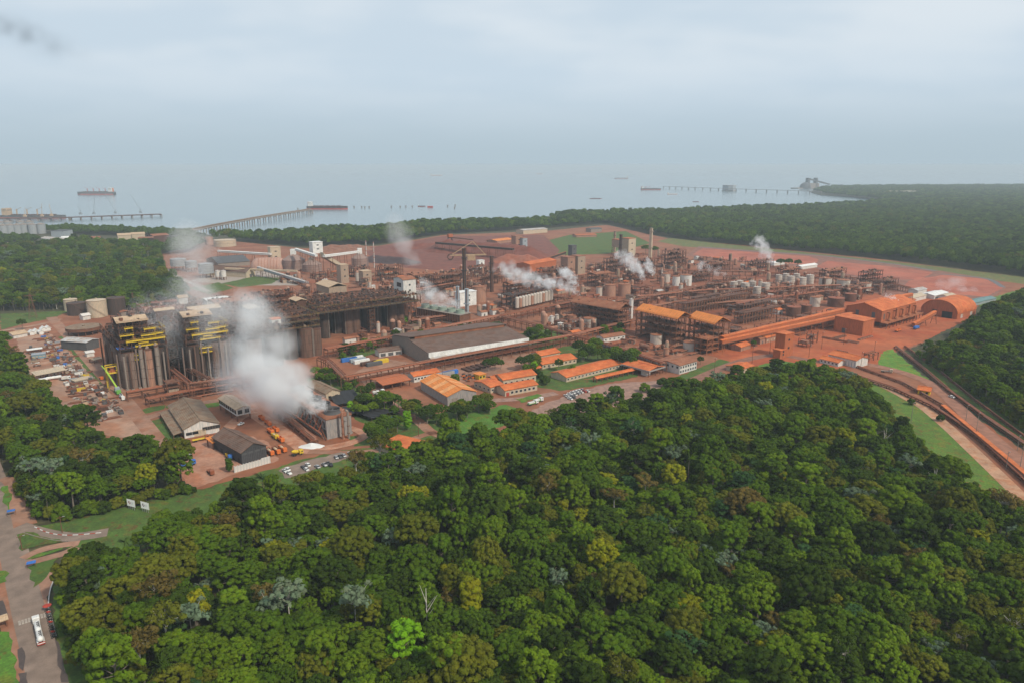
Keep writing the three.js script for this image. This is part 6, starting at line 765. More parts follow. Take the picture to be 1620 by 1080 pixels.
for (const o of scene.children) { if (!o.userData.category || ['tree', 'palm', 'kerb', 'crossing', 'pipe rack', 'conveyor'].includes(o.userData.category)) continue; const b = new THREE.Box3().setFromObject(o); if (b.max.x - b.min.x > 90) { continue; } footprints.push([(b.min.x + b.max.x) / 2, (b.min.z + b.max.z) / 2, Math.min(b.max.x - b.min.x, b.max.z - b.min.z) * 0.42]); }
function fill(px, n, seed, where, mix) {
  const poly = polyOf(px), R = rng(seed), xs = poly.map((p) => p[0]), zs = poly.map((p) => p[1]); let made = 0;
  for (let tries = 0; made < n && tries < n * 14; tries++) {
    const x = lerp(Math.min(...xs), Math.max(...xs), R()), z = lerp(Math.min(...zs), Math.max(...zs), R()), a = R(); if (!inside([x, z], poly)) continue;
    if (footprints.some(([fx, fz, fr]) => Math.hypot(fx - x, fz - z) < fr + 3.5)) continue;
    const kind = pick(mix, a), [nm, lb, ct] = gearName[kind], t = thing(nm, `${lb} ${where}`, ct, [x, 0, z], TA + (R() < 0.4 ? Math.PI / 2 : 0), `${nm.replace(/_/g, ' ')} units ${where}`.slice(0, 90)); gearKinds[kind](t, R); footprints.push([x, z, 3]); made++;
  }
}
const mixA = [['vessel', 0.24], ['frame', 0.34], ['drum', 0.12], ['pipes', 0.18], ['shed', 0.12]], mixB = [['shed', 0.35], ['frame', 0.25], ['pipes', 0.2], ['vessel', 0.2]];
fill([[960, 545], [1000, 532], [1060, 548], [1100, 560], [1060, 580], [1010, 566]], 30, 501, 'behind the blue-grey sheet wall', [['pipes', 0.6], ['drum', 0.32], ['vessel', 0.08]]);
fill([[850, 520], [870, 500], [940, 505], [950, 525], [905, 535]], 27, 502, 'in the pale tank group', mixA);
fill([[820, 470], [880, 440], [960, 425], [1060, 425], [1090, 440], [1000, 465], [940, 470], [880, 480]], 90, 503, 'round the twin hoppers and white plumes', mixA);
fill([[600, 470], [640, 445], [720, 430], [800, 425], [830, 440], [800, 475], [700, 480]], 69, 504, 'near the black chimney', mixA);
fill([[950, 420], [1000, 405], [1090, 405], [1150, 412], [1290, 428], [1200, 440], [1090, 430]], 66, 505, 'beyond the tall white tanks', mixA);
fill([[1100, 465], [1200, 445], [1300, 440], [1440, 458], [1400, 468], [1280, 490], [1200, 505], [1120, 500]], 90, 506, 'on the tank farm', mixA);
fill([[560, 455], [620, 445], [640, 470], [600, 480]], 15, 507, 'behind the wide tank deck', mixA);
fill([[420, 445], [490, 435], [560, 430], [620, 425], [640, 445], [540, 458]], 39, 508, 'below the shipping silos', mixB);
fill([[380, 500], [440, 470], [480, 455], [540, 448], [480, 490], [440, 520]], 21, 509, 'behind the elevator shaft', mixA);
fill([[165, 520], [200, 500], [260, 492], [330, 482], [380, 490], [300, 540], [270, 560]], 51, 510, 'between the two blocks with yellow platforms', mixA);
fill([[230, 640], [300, 622], [380, 606], [384, 616], [300, 634]], 27, 511, 'by the low pipe track', [['pipes', 0.6], ['frame', 0.4]]);
fill([[1130, 545], [1230, 520], [1330, 498], [1330, 515], [1240, 535], [1160, 560]], 33, 512, 'under the orange belt galleries', [['frame', 0.5], ['pipes', 0.3], ['shed', 0.2]]);
fill([[640, 500], [670, 485], [672, 520], [640, 525]], 12, 513, 'beside the second cooling tower', mixB);
fill([[745, 500], [800, 480], [815, 490], [790, 505]], 12, 514, 'by the rust-brown round tank', mixB);
fill([[1270, 545], [1330, 530], [1385, 540], [1370, 560], [1300, 560]], 8, 515, 'in the red yard', [['frame', 0.45], ['shed', 0.1], ['pipes', 0.45]]);
fill([[655, 505], [720, 520], [640, 545], [560, 560], [540, 548]], 21, 516, 'at the foot of the brown tanks', mixA);
fill([[690, 440], [760, 425], [800, 425], [780, 440]], 18, 517, 'below the ore piles', mixA);
fill([[890, 482], [1000, 455], [1090, 452], [1130, 470], [1040, 492], [960, 492]], 46, 518, 'between the salmon tanks and the settling tanks', mixA);
fill([[1110, 455], [1160, 445], [1240, 460], [1300, 470], [1220, 492], [1140, 490]], 34, 519, 'among the settling tanks', [['frame', 0.5], ['pipes', 0.3], ['vessel', 0.2]]);
fill([[790, 455], [830, 440], [900, 428], [950, 420], [960, 440], [880, 462], [820, 475]], 34, 520, 'in front of the twin hoppers', mixA);
R_('second pipe rack across the settling tanks', [[1010, 470], [1110, 460], [1240, 455], [1330, 452]], 6, { w: 5, pipes: 6 });
R_('pipe rack from the dull brown mill to the settling tanks', [[985, 494], [1060, 480], [1150, 466]], 7, { w: 5, pipes: 6 });
// ---------------------------------------------------------------- ships, piers and the coast
const atDepth = (u, v, z) => { const a = (u - 810) / FOCAL, b = (540 - v) / FOCAL, dy = b * cP - sP, dz = -(cP + b * sP), t = z / dz; return [a * t, EYE + dy * t, z]; };
const SEA = -2.5;
function ship(label, u0, u1, v, o = {}) {      // from u0 (stern) to u1 (bow) on the waterline row v
  const A = at(u0, v, SEA), B = at(u1, v + (o.dv ?? 0), SEA), f = frame(A, B), L = f.L, W = o.w ?? L * 0.15, Hh = o.hh ?? L * 0.075, t = thing('cargo_ship', label, o.category ?? 'ship', [A[0], SEA, A[1]], f.turn, o.group);
  const s = new THREE.Shape(); s.moveTo(0, -W / 2); s.lineTo(L * 0.86, -W / 2); s.quadraticCurveTo(L * 0.95, -W * 0.35, L, 0); s.quadraticCurveTo(L * 0.95, W * 0.35, L * 0.86, W / 2); s.lineTo(0, W / 2); s.closePath();
  const g = new THREE.ExtrudeGeometry(s, { depth: Hh, bevelEnabled: false }); g.rotateX(-Math.PI / 2); part(t, 'hull', uvMetres(g), (o.hull ?? C.darkGrey)()); const w = new THREE.ExtrudeGeometry(s, { depth: Hh * 0.3, bevelEnabled: false }); w.rotateX(-Math.PI / 2); w.scale(1.001, 1, 1.01); part(t, 'waterline', uvMetres(w), C.redPaint(), [0, -0.02, 0]);
  if (o.house !== false) { const hs = part(t, 'deckhouse', merge([bx(L * 0.04, L * 0.13, Hh, Hh + L * 0.085, -W * 0.42, W * 0.42), bx(L * 0.05, L * 0.12, Hh + L * 0.085, Hh + L * 0.105, -W * 0.5, W * 0.5)]), (o.houseMat ?? C.cleanWhite)()); part(t, 'funnel', bx(L * 0.02, L * 0.045, Hh, Hh + L * 0.1, -W * 0.12, W * 0.12), C.orangePaint()); part(hs, 'window', bx(L * 0.13, L * 0.1305, Hh + L * 0.07, Hh + L * 0.08, -W * 0.36, W * 0.36), C.glass()); }
  for (let i = 0; i < (o.cranes ?? 0); i++) { const x = L * (0.24 + i * 0.16); part(t, 'deck_crane', merge([bx(x - 1.2, x + 1.2, Hh, Hh + L * 0.09, -1.2, 1.2), bar([x, Hh + L * 0.08, 0], [x + L * 0.1, Hh + L * 0.12, W * 0.2], 0.9)]), (o.craneMat ?? C.redPaint)()); }
  for (let i = 0; i < (o.hatches ?? 5); i++) part(t, 'hatch', bx(L * (0.17 + i * 0.14), L * (0.27 + i * 0.14), Hh, Hh + L * 0.012, -W * 0.32, W * 0.32), C.rust());
  return t;
}
ship('black-hulled bulk carrier with red deck cranes at anchor off the left pier', 181, 122, 308, { cranes: 4 });
ship('bulk carrier with sand-coloured deckhouse moored along the long pier', 3, 104, 345, { houseMat: C.tanRoof, cranes: 3, craneMat: C.tanRoof, hh: 8, w: 24 });
ship('red-brown tanker with white deckhouse moored at the trestle end', 486, 550, 331, { hull: C.rustDark, cranes: 0 });
ship('grey bulk carrier moored beyond the far trestle', 1014, 1046, 300.5, { cranes: 2 });
ship('small white coaster on the open water near the horizon', 681, 699, 278, { hull: C.white, hatches: 0, hh: 14 }); ship('faint pale vessel on the horizon', 849, 859, 275.5, { hull: C.white, hatches: 0, hh: 12 }); ship('long low pale freighter far offshore', 994, 972, 283, { hull: C.greyBlue });
ship('dark flat barge drifting off the forest shore', 933, 952, 314.5, { house: false, hh: 2.5, category: 'barge' }); ship('small white ferry in front of the far trestle', 1056, 1072, 307.5, { hull: C.white, hh: 3, hatches: 0 }); ship('thin flat barge nearer the forest shore', 1096, 1106, 319.5, { house: false, hh: 2, category: 'barge', hatches: 0 });
ship('grey tug near the mooring dolphins', 661, 673, 327, { hh: 3, hatches: 0, category: 'tug' }); ship('reddish sailing barge beside the grey tug', 676, 685, 328.5, { hull: C.redPaint, hh: 5, hatches: 0, category: 'barge' });
function pier(name, label, pts, y, w, o = {}) { // deck on pairs of piles
  const t = thing(name, label, 'pier', [0, 0, 0]);
  for (let s = 0; s + 1 < pts.length; s++) { const A = at(pts[s][0], pts[s][1], y), B = at(pts[s + 1][0], pts[s + 1][1], y), f = frame(A, B), n = Math.max(1, Math.round(f.L / (o.bay ?? 30))); part(t, 'deck', bx(0, f.L, -1.6, 0, -w / 2, w / 2), (o.mat ?? C.concrete)(), [A[0], y, A[1]], [0, f.turn, 0]); if (o.belt) part(t, 'conveyor', bx(0, f.L, 0.5, 3.2, -w / 2 + 0.3, -w / 2 + 3), C.greyBrownRoof(), [A[0], y, A[1]], [0, f.turn, 0]); for (let i = 0; i <= n; i++) part(t, 'pile_bent', cached(`pb${f2(y)}${f2(w)}`, () => merge([bx(-1, 1, SEA - 1.5, y - 1.6, -w / 2 + 0.6, -w / 2 + 2.4), bx(-1, 1, SEA - 1.5, y - 1.6, w / 2 - 2.4, w / 2 - 0.6), bx(-1.3, 1.3, y - 3.2, y - 1.6, -w / 2, w / 2)])), C.concrete(), [lerp(A[0], B[0], i / n), 0, lerp(A[1], B[1], i / n)], [0, f.turn, 0]); }
  return t;
}
pier('trestle_pier', 'long concrete trestle pier running out from the shore to the red-brown tanker', [[296, 366], [340, 357], [400, 346], [450, 338], [492, 331.5]], 9, 9, { belt: true });
pier('loading_pier', 'long dark loading pier with luffing cranes', [[-40, 346], [110, 343.5], [254, 338.5]], 5, 26, { bay: 24, mat: C.rust });
pier('trestle_pier', 'far trestle pier reaching from the headland to the grey bulk carrier', [[1050, 294.5], [1100, 296.5], [1150, 298.3], [1230, 300.6], [1300, 302.6]], 12, 8, { bay: 60 });
[[127, 339.5, -3, -10], [148, 339, 4, -20], [182, 338, -11, -26], [222, 337, -11, -24], [39, 343, 2, -9], [66, 342.5, 2, -14], [81, 342, -1, -13]].forEach(([u, v, du, dv], i) => { const A = at(u, v, 5), k = FOCAL / Math.hypot(A[0], A[1]), t = thing('luffing_crane', i < 4 ? 'grey luffing crane on the loading pier' : 'sand-coloured luffing crane by the ship with the sand-coloured deckhouse', 'crane', [A[0], 5, A[1]], 0, i < 4 ? 'grey luffing cranes' : 'sand-coloured luffing cranes'), m = i < 4 ? C.greyBlue() : C.tanRoof(); part(t, 'base', merge([bx(-3.5, 3.5, 0, 4, -3, 3), bx(-2, 2, 4, 7, -2, 2)]), m); part(t, 'boom', bar([0, 8, 0], [du / k * 1.0, 8 - dv / k * 0.9, 0], 0.7, 0.7), m); part(t, 'mast', bar([0, 8, 0], [2, 13, 0], 0.8), m); });
for (const [u, v] of [[471, 332], [560, 329], [572, 329], [577, 329.5], [584, 329], [619, 328.5], [633, 328.5], [642, 328], [652, 328], [708, 327], [720, 326], [719, 330]]) { const [x, z] = at(u, v, SEA), t = thing('mooring_dolphin', 'small concrete mooring dolphin in line beyond the red-brown tanker', 'dolphin', [x, SEA, z], 0, 'mooring dolphins'); part(t, 'pile', cyl(1.8, 1.8, 4, 10), C.concrete()); part(t, 'cap', bx(-2.4, 2.4, 4, 5.6, -2.4, 2.4), C.concrete()); }
{ const A = at(1143, 302, SEA), f = frame(A, at(1160, 302.5, SEA)), t = thing('pier_house', 'white-ended pier house astride the far trestle', 'building', [A[0], SEA, A[1]], f.turn); part(t, 'wall', bx(0, f.L, 3, 30, -30, 0), C.greyBlue()); part(t, 'end_wall', bx(f.L * 0.55, f.L, 6, 29, 0, 0.5), C.white()); part(t, 'pile_cap', bx(-2, f.L + 2, -1, 3, -32, 2), C.concrete()); part(t, 'roof', bx(-1, f.L + 1, 30, 31.5, -31, 1), C.greySheet()); }
{ const A = at(1262, 298, 0), f = frame(A, at(1300, 297, 0)), t = thing('ore_terminal', 'grey loading terminal with domed store off the headland', 'terminal', [A[0], 0, A[1]], f.turn), L = f.L; part(t, 'dome', (() => { const g = new THREE.SphereGeometry(L * 0.15, 20, 8, 0, 6.283, 0, Math.PI / 2); g.translate(L * 0.32, 0, 0); return g; })(), C.darkGrey()); part(t, 'hall', bx(L * 0.45, L * 0.9, 0, L * 0.12, -30, 0), C.concrete()); part(t, 'tower', bx(L * 0.42, L * 0.5, 0, L * 0.26, -20, 0), C.darkGrey()); part(t, 'tower', bx(L * 0.75, L * 0.82, 0, L * 0.26, -20, 0), C.darkGrey()); part(t, 'gallery', bar([L * 0.46, L * 0.24, -10], [L * 1.4, L * 0.08, -10], 8, 8), C.darkGrey()); part(t, 'quay', bx(-10, L * 1.2, SEA - 1, 3, -40, 10), C.concrete()); }
{ const b = (n, l, u, v, u2, v2, D, h, wall, roof, o = {}) => building(n, l, 'building', { p: [u, v], q: [u2, v2], D, h, wall, roof, rise: 2.4, ...o });
  b('warehouse', 'long pale store among the trees of the far headland', 1386, 308, 1455, 308, 60, 16, C.white, C.cream, { type: 'flat' }); b('warehouse', 'small white store in the far forest', 1505, 309, 1521, 309, 40, 12, C.white, C.cleanWhite, { type: 'flat' }); b('warehouse', 'white-roofed houses in the far forest clearing', 1586, 326, 1602, 326, 40, 10, C.white, C.cleanWhite);
  b('long_shed', 'long white-fronted shed by the grain silos', 63, 384, 129, 390, 20, 8, C.white, C.greySheet); b('block', 'dark blue square building beside the grain silos', 81, 377, 101, 377, 30, 14, C.greyBlue, C.darkGrey, { type: 'flat' }); b('plant_building', 'cream orange plant building near the shore', 187, 384, 208, 383, 24, 13, C.cream, C.tanRoof); b('plant_building', 'second cream plant building near the shore', 209, 382, 230, 381, 20, 13, C.cream, C.tanRoof); b('plant_building', 'dark red-brown block at the end of the shore plants', 219, 387, 243, 386, 24, 11, C.rustDark, C.rustRoof, { type: 'flat' }); b('plant_building', 'long rust-coloured shed near the shore', 131, 385, 158, 384, 22, 8, C.salmon, C.rustRoof); b('plant_building', 'dark brown stock shed by the shore under the haze of steam', 243, 384, 268, 382, 26, 12, C.rust, C.rustRoof); b('hut', 'row of low white huts by the long white-fronted shed', 97, 381, 122, 380, 12, 5, C.white, C.cleanWhite); b('long_shed', 'pale low market-like shed at the left forest edge', -20, 393, 33, 391, 24, 5, C.cream, C.tanRoof);
  building('plant_building', 'rust-walled ore building in the red ore yard', 'building', { p: [838, 432], q: [880, 424], D: 22, h: 11, rise: 2, wall: C.redOrange, roof: C.orangeTile }); building('shed', 'bright tan-roofed shed beyond the ore piles', 'shed', { p: [786, 386], q: [812, 383], D: 26, h: 5, rise: 2, wall: C.salmon, roof: C.orangeRoof }); building('plant_building', 'pale pipe plant at the edge of the far forest', 'building', { p: [828, 371], q: [866, 368], D: 24, h: 8, rise: 1.5, wall: C.cream, roof: C.greySheet }); building('shed', 'red-earth store in the clearing near the far forest', 'shed', { p: [912, 376], q: [944, 375], D: 22, h: 4, rise: 1.6, wall: C.salmon, roof: C.redOrange }); building('shed', 'dark-roofed store in the clearing near the far forest', 'shed', { p: [935, 368], q: [952, 367], D: 18, h: 7, rise: 1.6, wall: C.concrete, roof: C.darkGrey }); }
[[6, 372], [17, 371.5], [28, 371], [39, 370.5], [52, 370.5], [66, 370], [1, 367], [14, 366.5], [34, 366], [48, 366]].forEach(([u, v]) => tank('big pale grey grain silo in the row near the shore', { u, v, half: 6.2, vt: v - 15, mat: C.siloBlue, top: C.concrete, cone: 0.35, name: 'silo', category: 'silo', group: 'grain silos near the shore', stair: false }));
tank('ribbed beige tank near the trestle pier', { u: 356, v: 391, half: 17, vt: 381, mat: C.cream, cone: 0.05, bands: 1 }); tank('rust-brown tank beside the ribbed beige tank', { u: 331, v: 388, half: 6, vt: 376, mat: C.tankPink });
// ---------------------------------------------------------------- ore yard
const mOre = paint('oreRed', 0.215, 0.066, 0.042, { tex: T.dirt, period: 50, rough: 1 });
area('ore_yard', [[575, 393], [640, 384], [700, 374], [860, 372], [885, 396], [872, 425], [800, 432], [700, 428], [640, 424], [590, 412]], 0.14, mOre);
function heap(label, u0, v0, u1, v1, r, h, mat) { const A = at(u0, v0), B = at(u1, v1), f = frame(A, B), t = thing('ore_pile', label, 'pile', f.pos, f.turn), nx = 40, nz = 14, g = new THREE.PlaneGeometry(f.L + 2 * r, 2 * r, nx, nz); g.rotateX(-Math.PI / 2); g.translate(f.L / 2, 0, 0); const p = g.attributes.position; for (let i = 0; i < p.count; i++) { const x = p.getX(i), z = p.getZ(i), dx = Math.max(0, -x, x - f.L), d = Math.hypot(dx, z) / r; p.setY(i, Math.max(0, (1 - d)) * h * (1 + 0.12 * n2(x * 0.06, z * 0.06)) - 0.1); } g.computeVertexNormals(); uvMetres(g); part(t, 'mound', g, mat); part(t, 'crest', cyl(1.5, 0.4, 0.8, 8), mat, [f.L / 2, h * 0.96, 0]); }
heap('long ridge of dark red ore behind the black chimney', 705, 396, 838, 408, 38, 18, mOre); heap('red ore mound at the near end of the ore ridge', 800, 414, 838, 415, 26, 11, paint('oreBright', 0.34, 0.115, 0.065, { tex: T.dirt, period: 30, rough: 1 })); heap('brownish ore mound behind the conical-roofed silos', 520, 396, 566, 395, 28, 9, paint('oreBrown', 0.28, 0.13, 0.08, { tex: T.dirt, period: 30, rough: 1 })); heap('dark ore heap beyond the thin banded masts', 590, 412, 640, 416, 24, 8, paint('oreDark', 0.09, 0.055, 0.055, { tex: T.dirt, period: 30, rough: 1 })); heap('second red ore mound across the ore yard', 640, 392, 700, 391, 26, 8, mOre);
conveyor('inclined dusty gallery climbing beside the ore ridge', [838, 417, 5], [895, 398, 20], { w: 4, wall: C.rustDark, roof: C.rustRoof }); conveyor('dark belt gallery along the ore ridge crest', [690, 383, 16], [812, 393, 18], { w: 5, wall: C.rustDark, roof: C.rust });
{ const [x, z] = at(712, 396), t = thing('stacker', 'purple-grey stacker frame at the end of the ore ridge', 'machine', [x, 0, z], TA); part(t, 'frame', merge([bx(-10, 10, 0, 2, -6, 6), bar([-9, 2, -5], [-2, 24, 0], 1), bar([9, 2, -5], [2, 24, 0], 1), bar([-9, 2, 5], [-2, 24, 0], 1), bar([9, 2, 5], [2, 24, 0], 1)]), C.darkGrey()); part(t, 'boom', bar([-4, 22, 0], [40, 16, 10], 1.6), C.rust()); part(t, 'cabin', bx(-4, 4, 22, 27, -3, 3), C.redOrange()); }
{ const [x, z] = at(742, 412), t = thing('reclaimer', 'pale yellow reclaimer with triangular mast in the ore yard', 'machine', [x, 0, z], 0.2); part(t, 'mast', merge([bar([-26, 9, 0], [6, 28, 0], 1), bar([6, 28, 0], [24, 9, 0], 1), bx(-28, 26, 7, 9, -1.5, 1.5), bx(-3, 9, 0, 8, -5, 5)]), paint('sandSteel', 0.42, 0.28, 0.16)); part(t, 'wheel', (() => { const g = new THREE.TorusGeometry(4, 1, 6, 16); g.translate(-28, 6, 0); return g; })(), C.rust()); }
// ---------------------------------------------------------------- vehicles
const wheelG = cyl(0.5, 0.5, 0.32, 12).clone(); wheelG.rotateX(Math.PI / 2);
const body = (l, w, y0, y1, nose) => cached(`body${[l, w, y0, y1, nose].map(f2)}`, () => { const s = new THREE.Shape([[0, y0], [l, y0], [l, y1 - nose * 0.25], [l - nose, y1], [0.15, y1], [0, y1 - 0.2]].map(([x, y]) => new THREE.Vector2(x, y))); const g = new THREE.ExtrudeGeometry(s, { depth: w - 0.16, bevelEnabled: true, bevelSize: 0.08, bevelThickness: 0.08, bevelSegments: 2 }); g.translate(-l / 2, 0, -w / 2 + 0.08); return uvMetres(g); });
function car(u, v, turn, color, label, group, pick = false) {
  const [x, z] = at(u, v), t = thing(pick ? 'pickup_truck' : 'car', label, pick ? 'pickup' : 'car', [x, 0.27, z], turn, group); t.scale.setScalar(0.85); part(t, 'body', body(4.4, 1.8, 0.35, 0.98, 0.3), color());
  const cb = part(t, 'cabin', cached('cabin' + pick, () => { const s = new THREE.Shape((pick ? [[-0.4, 0.98], [1.3, 0.98], [0.8, 1.62], [-0.3, 1.62]] : [[-1.9, 0.98], [1.3, 0.98], [0.6, 1.5], [-1.3, 1.5]]).map(([a, b]) => new THREE.Vector2(a, b))), g = new THREE.ExtrudeGeometry(s, { depth: 1.5, bevelEnabled: true, bevelSize: 0.05, bevelThickness: 0.05, bevelSegments: 1 }); g.translate(0, 0, -0.75); return uvMetres(g); }), C.glass()); part(cb, 'roof_panel', pick ? bx(-0.28, 0.75, 1.66, 1.7, -0.72, 0.72) : bx(-1.25, 0.55, 1.545, 1.585, -0.72, 0.72), color());
  for (const a of [-1.4, 1.35]) for (const b of [-0.82, 0.82]) part(t, 'wheel', wheelG, C.tyre(), [a, 0.42, b - 0.16]).scale.setScalar(0.75); return t;
}
const carCol = [C.cleanWhite, C.cleanWhite, C.white, C.chrome, C.darkGrey, C.cleanWhite, C.black, C.redPaint]; const colWord = new Map([[C.cleanWhite, 'white'], [C.white, 'off-white'], [C.chrome, 'silver'], [C.darkGrey, 'dark grey'], [C.black, 'black'], [C.redPaint, 'red']]);
{ const R = rng(9); [[451, 747], [455, 744], [457, 750], [480, 741], [484, 744], [487, 737], [502, 740], [513, 737], [519, 735], [523, 737], [532, 725], [538, 724], [544, 722], [554, 719]].forEach(([u, v]) => { const c = carCol[Math.floor(R() * 7)]; car(u, v, TA + 1.5 + (R() - 0.5) * 0.3, c, `${colWord.get(c)} car in the lot along the forest below the grass strip`, `${colWord.get(c)} cars of the forest-side lot`, R() < 0.25); });
  [[896, 627], [901, 624.5], [906, 622], [911, 620.5], [916, 619], [921, 618], [899, 629.5], [904, 627.5], [909, 625.5], [914, 623.5], [919, 621.5], [924, 620], [902, 632], [907, 630], [929, 620]].forEach(([u, v], i) => { const c = i === 11 ? C.redPaint : carCol[Math.floor(R() * 5)]; car(u, v, TA + 1.6, c, `${colWord.get(c)} car in the block of cars by the long orange-roofed building`, `${colWord.get(c)} cars of the office car park`); });
  car(1506, 629, TB - 0.35, C.cleanWhite, 'white car driving along the haul road'); car(381, 672, TA + 0.5, C.cleanWhite, 'white pickup in front of the two-storey white building', null, true); car(597, 629, TA + 1.2, C.cleanWhite, 'white van-like car near the beige house', null, true); }
function truck(kind, label, u, v, turn, o = {}) {
  const [x, z] = at(u, v), t = thing(kind === 'tanker' ? 'tanker_truck' : 'truck', label, 'truck', [x, 0.27, z], turn, o.group), L = o.L ?? 8, VS = t.scale.setScalar(0.82), cabC = (o.cab ?? C.cleanWhite)();
  part(t, 'chassis', bx(-L / 2, L / 2, 0.7, 1.05, -0.5, 0.5), C.black()); const cab = part(t, 'cab', body(2.2, 2.3, 0.75, 2.9, 0.35), cabC, [L / 2 - 1.1, 0, 0]); part(cab, 'windscreen', bx(1.02, 1.12, 1.75, 2.6, -1, 1), C.glass()); for (const k of [-1, 1]) part(cab, 'side_window', bx(-0.1, 0.8, 1.8, 2.5, k * 1.155 - 0.02, k * 1.155 + 0.02), C.glass());
  const axles = L > 12 ? [-L / 2 + 1, -L / 2 + 2.2, -L / 2 + 3.4, L / 2 - 5.2, L / 2 - 4, L / 2 - 1.2] : [-L / 2 + 1, -L / 2 + 2.2, L / 2 - 1.2]; for (const a of axles) for (const b of [-1, 1]) part(t, 'wheel', wheelG, C.tyre(), [a, 0.5, b * 1.0 - 0.16]);
  if (kind === 'dump') { const g = cached('dump' + f2(L), () => merge([bx(-L / 2, L / 2 - 2.5, 1.1, 1.3, -1.2, 1.2), bx(-L / 2, L / 2 - 2.5, 1.3, 2.5, -1.2, -1.08), bx(-L / 2, L / 2 - 2.5, 1.3, 2.5, 1.08, 1.2), bx(L / 2 - 2.62, L / 2 - 2.5, 1.3, 2.8, -1.08, 1.08), bx(-L / 2, -L / 2 + 0.1, 1.3, 2.3, -1.08, 1.08)])); part(t, 'tipper_body', g, (o.bed ?? C.orangePaint)()); if (o.load) part(t, 'load', (() => { const q = new THREE.SphereGeometry(1, 12, 6, 0, 6.283, 0, Math.PI / 2); q.scale(L / 2 - 1.5, 1.0, 1.0); q.translate(-1.2, 1.7, 0); return q; })(), o.load()); }
  if (kind === 'flat') { part(t, 'bed', bx(-L / 2, L / 2 - 2.5, 1.06, 1.35, -1.2, 1.2), (o.bed ?? C.blue)()); part(t, 'headboard', bx(L / 2 - 2.6, L / 2 - 2.5, 1.35, 2.4, -1.2, 1.2), (o.bed ?? C.blue)()); if (o.load) part(t, 'load', bx(-L / 2 + 0.4, L / 2 - 3, 1.36, 2.3, -1, 1), o.load()); }
  if (kind === 'box' || kind === 'mixer') { if (kind === 'box') part(t, 'box_body', bx(-L / 2, L / 2 - 2.4, 1.06, 3.3, -1.2, 1.2), (o.bed ?? C.white)()); else { const q = new THREE.LatheGeometry([[0.3, 0], [0.9, 0.2], [1.25, 1.6], [1.1, 3], [0.5, 4.4]].map(([a, b]) => new THREE.Vector2(a, b)), 18); q.rotateZ(Math.PI / 2 - 0.2); q.translate(L / 2 - 2.6, 2, 0); part(t, 'drum', q, (o.bed ?? C.yellow)()); } }
  if (kind === 'tanker') { const g = new THREE.CapsuleGeometry(1.05, (L - 4.6) / 2 - 1.9, 6, 20); g.rotateZ(Math.PI / 2); for (const k of [0, 1]) { const m = part(t, 'tank_barrel', g, C.cleanWhite(), [-L / 2 + 0.2 + (L - 4.4) * (0.24 + k * 0.5), 2.2, 0]); for (const q of [-1.2, 0, 1.2]) part(m, 'manhole', cyl(0.32, 0.32, 0.2, 12), C.darkGrey(), [q, 0.98, 0]); part(m, 'catwalk', bx(-2.2, 2.2, 0.98, 1.03, 0.3, 0.62), C.darkGrey()); part(m, 'ring', cached('tring', () => { const r = new THREE.TorusGeometry(1.06, 0.05, 5, 24); r.rotateY(Math.PI / 2); return r; }), C.chrome()); } part(t, 'rear_bumper', bx(-L / 2 - 0.25, -L / 2, 0.5, 1.5, -1.25, 1.25), C.redPaint()); part(t, 'rear_light_bar', bx(-L / 2 - 0.3, -L / 2 - 0.25, 1.0, 1.3, -1.2, 1.2), C.cleanWhite()); part(t, 'fender', merge([bx(-L / 2 + 0.3, -L / 2 + 4, 1.1, 1.16, 0.7, 1.25), bx(-L / 2 + 0.3, -L / 2 + 4, 1.1, 1.16, -1.25, -0.7)]), C.cleanWhite()); }
  return t;
}
{ const A = at(67, 1028), B = at(55, 976), f = frame(A, B); truck('tanker', 'long white tanker truck with red rear bumper on the main road', 61, 1003, f.turn, { L: 18 }); }
const TT = TB - 0.05;
[[414, 664, 'dump', C.orangePaint, 'orange tipper truck, first of the queue behind the grey cooling tower'], [424, 672, 'dump', C.orangePaint, 'orange tipper truck, second of the queue beside the pipe track'], [436, 682, 'dump', C.orangePaint, 'orange tipper truck, last of the queue beside the pipe track'], [428, 685, 'dump', C.orangePaint, 'orange loaded tipper beside the grassy kerb of the truck yard'], [435, 693, 'dump', C.yellow, 'yellow tipper truck between two orange ones on the grassy kerb'], [444, 698, 'dump', C.orangePaint, 'orange tipper truck in front of the yellow tipper']].forEach(([u, v, k, bed, l]) => truck(k, l, u, v, TB, { bed, cab: bed, load: bed === C.yellow ? C.tanRoof : undefined, L: 8 }));
[[427, 718, C.rustPipe, 'brown loaded tipper parked beside the charcoal shed'], [437, 716, C.rustPipe, 'middle loaded tipper parked beside the charcoal shed'], [447, 713, C.orangePaint, 'orange loaded tipper parked nearest the orange road']].forEach(([u, v, bed, l]) => truck('dump', l, u, v, TB, { bed, cab: C.orangePaint, load: C.tanRoof, L: 9.5 }));
truck('mixer', 'small yellow and black mixer truck on the grass edge', 470, 720, TA, { cab: C.yellow, L: 7 });
[[283, 717, C.blue, C.cleanWhite, 'blue flatbed with white cab, first in the row at the forest edge'], [288, 721, C.orangePaint, C.cleanWhite, 'orange flatbed with white cab beside the blue flatbed'], [291, 727, C.blue, C.cleanWhite, 'blue flatbed with white cab further down the row'], [297, 737, C.blue, C.blue, 'small dark blue truck at the end of the row'], [277, 712, C.yellow, C.cleanWhite, 'yellow flatbed at the top of the row by the forest']].forEach(([u, v, bed, cab, l]) => truck('flat', l, u, v, TA, { bed, cab, L: 8.5 }));
